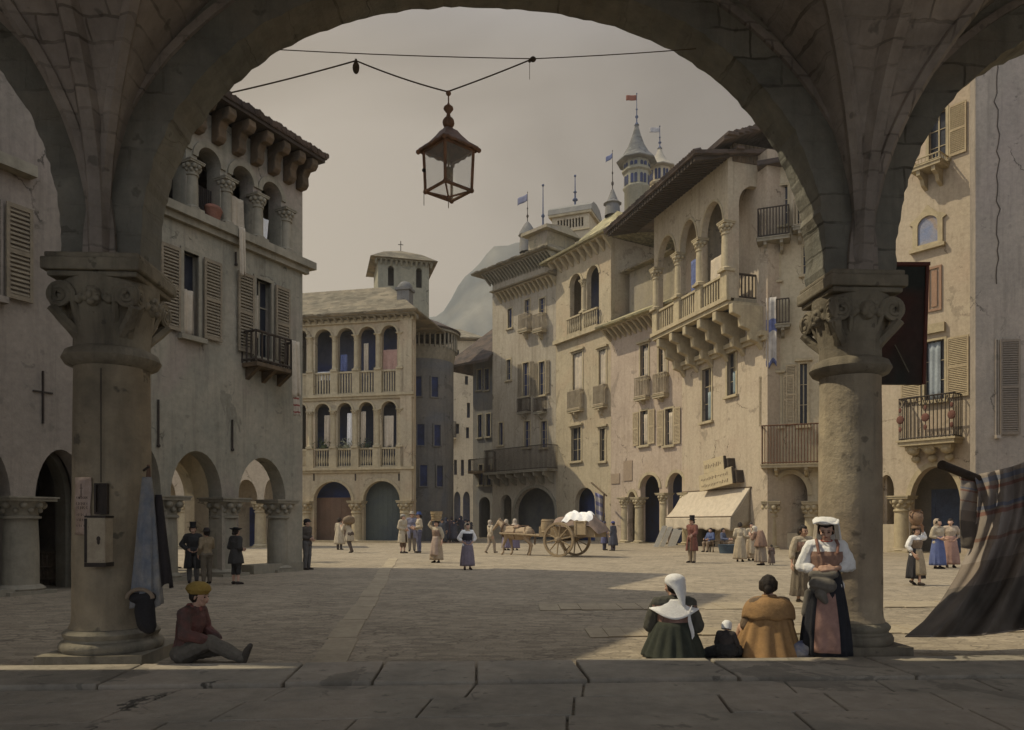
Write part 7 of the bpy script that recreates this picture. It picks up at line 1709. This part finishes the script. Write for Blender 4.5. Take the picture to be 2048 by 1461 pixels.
g = folk(1384,1126,1038,-.9, 'gentleman in a dark red tailcoat and top hat resting on a walking stick', [('coat',(.20,.085,.065),.45),('trousers',(.42,.34,.24)),('shoes',),('hair',),('top_hat',(.035,.03,.03))], dict(elL=(.24,-.06,1.12), wrL=(.25,-.28,1.04), elR=(-.2,.12,1.12), wrR=(-.08,.16,.95)), hy=-.2)
m = MB(); tp = g.root.matrix_basis @ Vector((.25,-.33,.98)); bt = tp.copy(); bt.z = 0.01; m.cyl(bt, tp, .016, n=6); m.sph(tp, .025, n=8, m=6); tag(m.build('walking_stick', DWOOD, None, loc=bt), 'tall dark walking stick held by the gentleman in the red tailcoat', 'stick')
SITC = {k: Vector(v)+Vector((0,0,-.42)) for k, v in STAND.items()}
for a, s_ in (('R',-1),('L',1)): SITC.update({'hip'+a: Vector((s_*.09,0,.47)), 'kn'+a: Vector((s_*.12,-.42,.48)), 'an'+a: Vector((s_*.12,-.4,.08)), 'el'+a: Vector((s_*.24,-.06,.68)), 'wr'+a: Vector((s_*.15,-.34,.66))})
stl = []
for (px, rot, lb, c) in ((1421,-.9,'seated man in a blue smock at the left of the low table',(.1,.13,.24)),(1446,.9,'seated man in a blue grey smock at the right of the low table',(.13,.15,.22))):
    d = 40.5; p = at(px, HY+EYE*F/d, d); p.z = 0
    P = Person('person', p, rot, 1.7, lb, None, 'person', .016, SITC); P.shirt(c, .024); P.trousers((.3,.22,.15), .02); P.shoes(); P.hair(bun=False)
    m = MB(); q = p+Vector((0,0,0)); m.cyl((q.x,q.y,.37),(q.x,q.y,.42),.2,n=14)
    for i in range(3): a = 2*PI*i/3; m.cyl((q.x+.1*math.cos(a),q.y+.1*math.sin(a),.37),(q.x+.17*math.cos(a),q.y+.17*math.sin(a),0),.022,n=6)
    tag(m.build('stool', DWOOD, None, loc=q), 'three legged stool under the '+('left' if px < 1430 else 'right')+' seated man beneath the awning', 'stool')
d = 40.0; p = at(1434, HY+EYE*F/d, d); p.z = 0; tb = thing('low_table', p, 'low wooden table between the two seated men under the awning', 'table')
m = MB(); m.box(p.x-.3,p.x+.3,p.y-.25,p.y+.25,.58,.63); m.build('table_top', WOOD, tb)
for sx in (-1,1):
    for sy in (-1,1): m = MB(); m.cyl((p.x+sx*.25,p.y+sy*.2,.578),(p.x+sx*.28,p.y+sy*.23,0),.025,n=6); m.build('leg', WOOD, tb)
p = spot(1456,1107); m = MB(); m.lathe(p, [(.001,0),(.42,0),(.5,.42),(.52,.45),(.46,.42),(.001,.36)], 24); tag(m.build('wash_tub', M('teal_tub',(.07,.10,.13),(.06,.08,.1)), None, loc=p), 'round blue green tub on the ground at the right end of the awning', 'tub')
folk(1480,1124,1046,2.7, 'woman in a cream dress at the left of the market group of three', [('blouse',CRM),('skirt',(.44,.36,.25)),('apron',(.46,.38,.28)),('hair',),('shoes',)], ARMB)
folk(1502,1122,1047,.2, 'woman in a long cream apron facing us in the market group of three', [('blouse',CRM),('skirt',(.4,.31,.21)),('apron',(.48,.39,.27)),('hair',),('shoes',)], ARMB)
folk(1524,1131,1049,-2.3, 'bending old woman in a white cap and brown shawl in the market group', [('cloak',(.27,.17,.12),.75),('shirt',(.27,.17,.12)),('skirt',(.3,.24,.18)),('hair',),('scarf',(.62,.55,.44)),('shoes',)], {k:v for k,v in BEND.items() if k[:2] not in ('kn','an')})
folk(1543,1130,1090,2.9, 'little child with dark hair beside the old woman in the white cap', [('shirt',(.17,.12,.1)),('skirt',(.2,.15,.12)),('hair',),('shoes',)])
folk(1563,1094,1042,.2, 'man in a cream coat and brown hat standing in the arched shop doorway', [('coat',(.44,.36,.24),.4),('trousers',BRN),('shoes',),('hair',),('brim',(.2,.12,.08))], ARMB, at_d=46.2)
jr = folk(1832,1171,1056,.35, 'white bloused woman walking with a two handled jar on her head', [('blouse',WHITE),('bodice',(.3,.22,.15)),('skirt',(.045,.042,.045),.2,.27),('apron',(.45,.36,.24)),('hair',),('shoes',)], dict(elL=(.34,.02,1.36), wrL=(.24,.0,1.62), elR=(-.26,.05,1.12), wrR=(-.2,-.1,.9), **{k:v for k,v in WALK.items() if k[:2] in ('kn','an')}))
m = MB(); m.lathe((0,0,0), [(.001,.06),(.10,.05),(.13,.0),(.12,-.03),(.06,-.02)], 18); 
m.lathe((0,0,.05), [(.07,0),(.16,.1),(.19,.22),(.17,.32),(.10,.38),(.09,.42),(.14,.46),(.13,.46)], 20)
for s_ in (-1,1): m.tube([(s_*.12,0,.47),(s_*.23,0,.44),(s_*.25,0,.36),(s_*.17,0,.27)], .02, 6)
headload(jr, 'jar', m, M('copper_jar',(.32,.21,.13),(.24,.15,.1),scale=5,bump=.3), 'two handled jar balanced on the woman walking at the right', 'jar')
folk(1876,1138,1040,.3, 'woman in a blue skirt and cream blouse in front of the arch at the right', [('blouse',CRM),('skirt',(.12,.15,.30)),('hair',),('scarf',(.42,.33,.24)),('shoes',)], ARMB, hy=.2)
folk(1901,1136,1039,-.3, 'woman in a dusty pink skirt beside the one in blue', [('blouse',(.48,.38,.28)),('skirt',(.38,.23,.18)),('hair',),('shoes',)], HIPS, hy=-.4)
folk(1350,1094,1040,.2, 'dark clothed figure standing between columns of the small colonnade', [('coat',(.05,.05,.07),.4),('trousers',(.05,.05,.07)),('shoes',),('hair',),('brim',(.04,.04,.05))], ARMB, at_d=52.2)
for i, (px, top, c) in enumerate(((884,1040,(.08,.085,.1)),(893,1037,(.06,.065,.09)),(903,1035,(.1,.07,.075)),(912,1040,(.06,.065,.08)),(921,1034,(.065,.06,.075)),(931,1040,(.07,.08,.1)),(899,1044,(.09,.085,.08)),(927,1046,(.06,.06,.07)),(877,1043,(.07,.075,.08)),(888,1046,(.08,.07,.07)),(908,1043,(.09,.09,.11)),(916,1046,(.06,.065,.07)),(937,1042,(.07,.065,.075)),(942,1046,(.08,.08,.09)),(880,1047,(.06,.06,.07)),(924,1043,(.09,.075,.08)))):
    d = 57+(i*.83)%7; folk(px, HY+EYE*F/d, top, rnd.uniform(-3,3), 'dark figure in the crowd gathered at the mouth of the shaded lane', [('coat' if i%2 else 'cloak',c,.3),('shirt',c),('skirt' if i%3 == 0 else 'trousers',tuple(x*.8 for x in c)),('hair',),(('brim','hood','cap')[i%3],tuple(x*.7 for x in c))], at_d=d, group='crowd at the mouth of the lane', vx=.022)

# ---- cart horse
hp_ = RT @ Vector((-2.75,.82,0)); hs = thing('horse', hp_, 'pale cart horse with harness and collar pulling the loaded cart', 'horse'); ROOT_LOC[hs.name] = Vector(); hs.rotation_euler = (0,0,th_)
c = [((-.55,0,1.06),.27,(.5,0,1.1),.27),((-.2,0,1.0),.28,(.25,0,1.0),.27),((.6,0,1.2),.22,(.72,0,1.08),.2),((-.62,0,1.05),.23,(-.7,0,1.18),.19),((-.55,0,1.28),.16,(-.2,0,1.26),.16),((-.68,0,1.22),.19,(-.95,0,1.5),.13),((-.95,0,1.5),.13,(-1.1,0,1.62),.105),
     ((-1.1,0,1.6),.105,(-1.22,0,1.48),.085),((-1.22,0,1.48),.085,(-1.42,0,1.26),.062),((-1.42,0,1.26),.062,(-1.46,0,1.22),.055),((-1.05,.05,1.72),.03,(-1.07,.06,1.82),.012),((-1.05,-.05,1.72),.03,(-1.07,-.06,1.82),.012)]
for s_, fx, hx in ((-1,-.2,.12),(1,.1,-.15)):
    y = s_*.15
    c += [((-.55,y,1.0),.13,(-.55+fx*.4,y,.72),.09),((-.55+fx*.4,y,.72),.085,(-.55+fx,y,.46),.06),((-.55+fx,y,.46),.058,(-.55+fx*1.1+.04,y,.14),.042),((-.55+fx*1.1+.04,y,.14),.05,(-.6+fx*1.1,y,.04),.062),
          ((.62,y,1.08),.18,(.52+hx*.4,y,.82),.13),((.52+hx*.4,y,.82),.12,(.78+hx,y,.5),.065),((.78+hx,y,.5),.065,(.7+hx,y,.15),.042),((.7+hx,y,.15),.05,(.65+hx,y,.04),.065)]
blob('body', c, .02, M('horse_coat',(.40,.30,.19),(.32,.235,.15),scale=2.5,bump=.15,bscale=40,mottle=.2), hs, 3)
blob('mane', [((-.6,0,1.44),.05,(-.85,0,1.58),.06),((-.85,.03,1.58),.06,(-1.06,0,1.74),.05),((-1.1,0,1.72),.04,(-1.2,0,1.58),.03)], .018, cloth((.2,.14,.09)), hs)
blob('tail', [((.86,0,1.22),.05,(.98,0,1.0),.06),((.98,0,1.0),.06,(.98,0,.55),.045)], .018, cloth((.2,.14,.09)), hs)
m = MB(); m.tube([(-.74+.12*math.cos(t)*.3,.25*math.cos(t),1.2+.33*math.sin(t)) for t in [2*PI*i/24 for i in range(25)]], .05, 7); m.build('collar', M('harness_leather',(.17,.1,.06),(.11,.07,.045)), hs)
m = MB()
for s_ in (-1,1): m.tube([(-.7,s_*.27,1.1),(0,s_*.305,1.08),(.85,s_*.3,1.02)], .022, 5); m.tube([(-.05,s_*.05,1.40),(-.05,s_*.22,1.32),(-.05,s_*.3,1.05),(-.05,s_*.2,.78)], .022, 5); m.tube([(.5,s_*.1,1.39),(.55,s_*.25,1.3),(.6,s_*.3,1.04)], .018, 5)
m.tube([(-.6,0,1.47),(-.05,0,1.43),(.6,0,1.43),(.85,0,1.25)], .02, 5); m.build('harness', M('harness_leather',(.17,.1,.06),(.11,.07,.045)), hs)
m = MB(); m.hexa([(-.2,-.2,1.34),(.15,-.2,1.34),(.15,.2,1.34),(-.2,.2,1.34)],[(-.12,-.07,1.47),(.1,-.07,1.47),(.1,.07,1.47),(-.12,.07,1.47)]); m.build('saddle_pad', cloth((.3,.2,.13)), hs, bevel=.03)
m = MB()
for s_ in (-1,1): m.sph((-1.2,s_*.078,1.53),.022,n=8,m=6)
m.build('eye', EYE_M, hs)
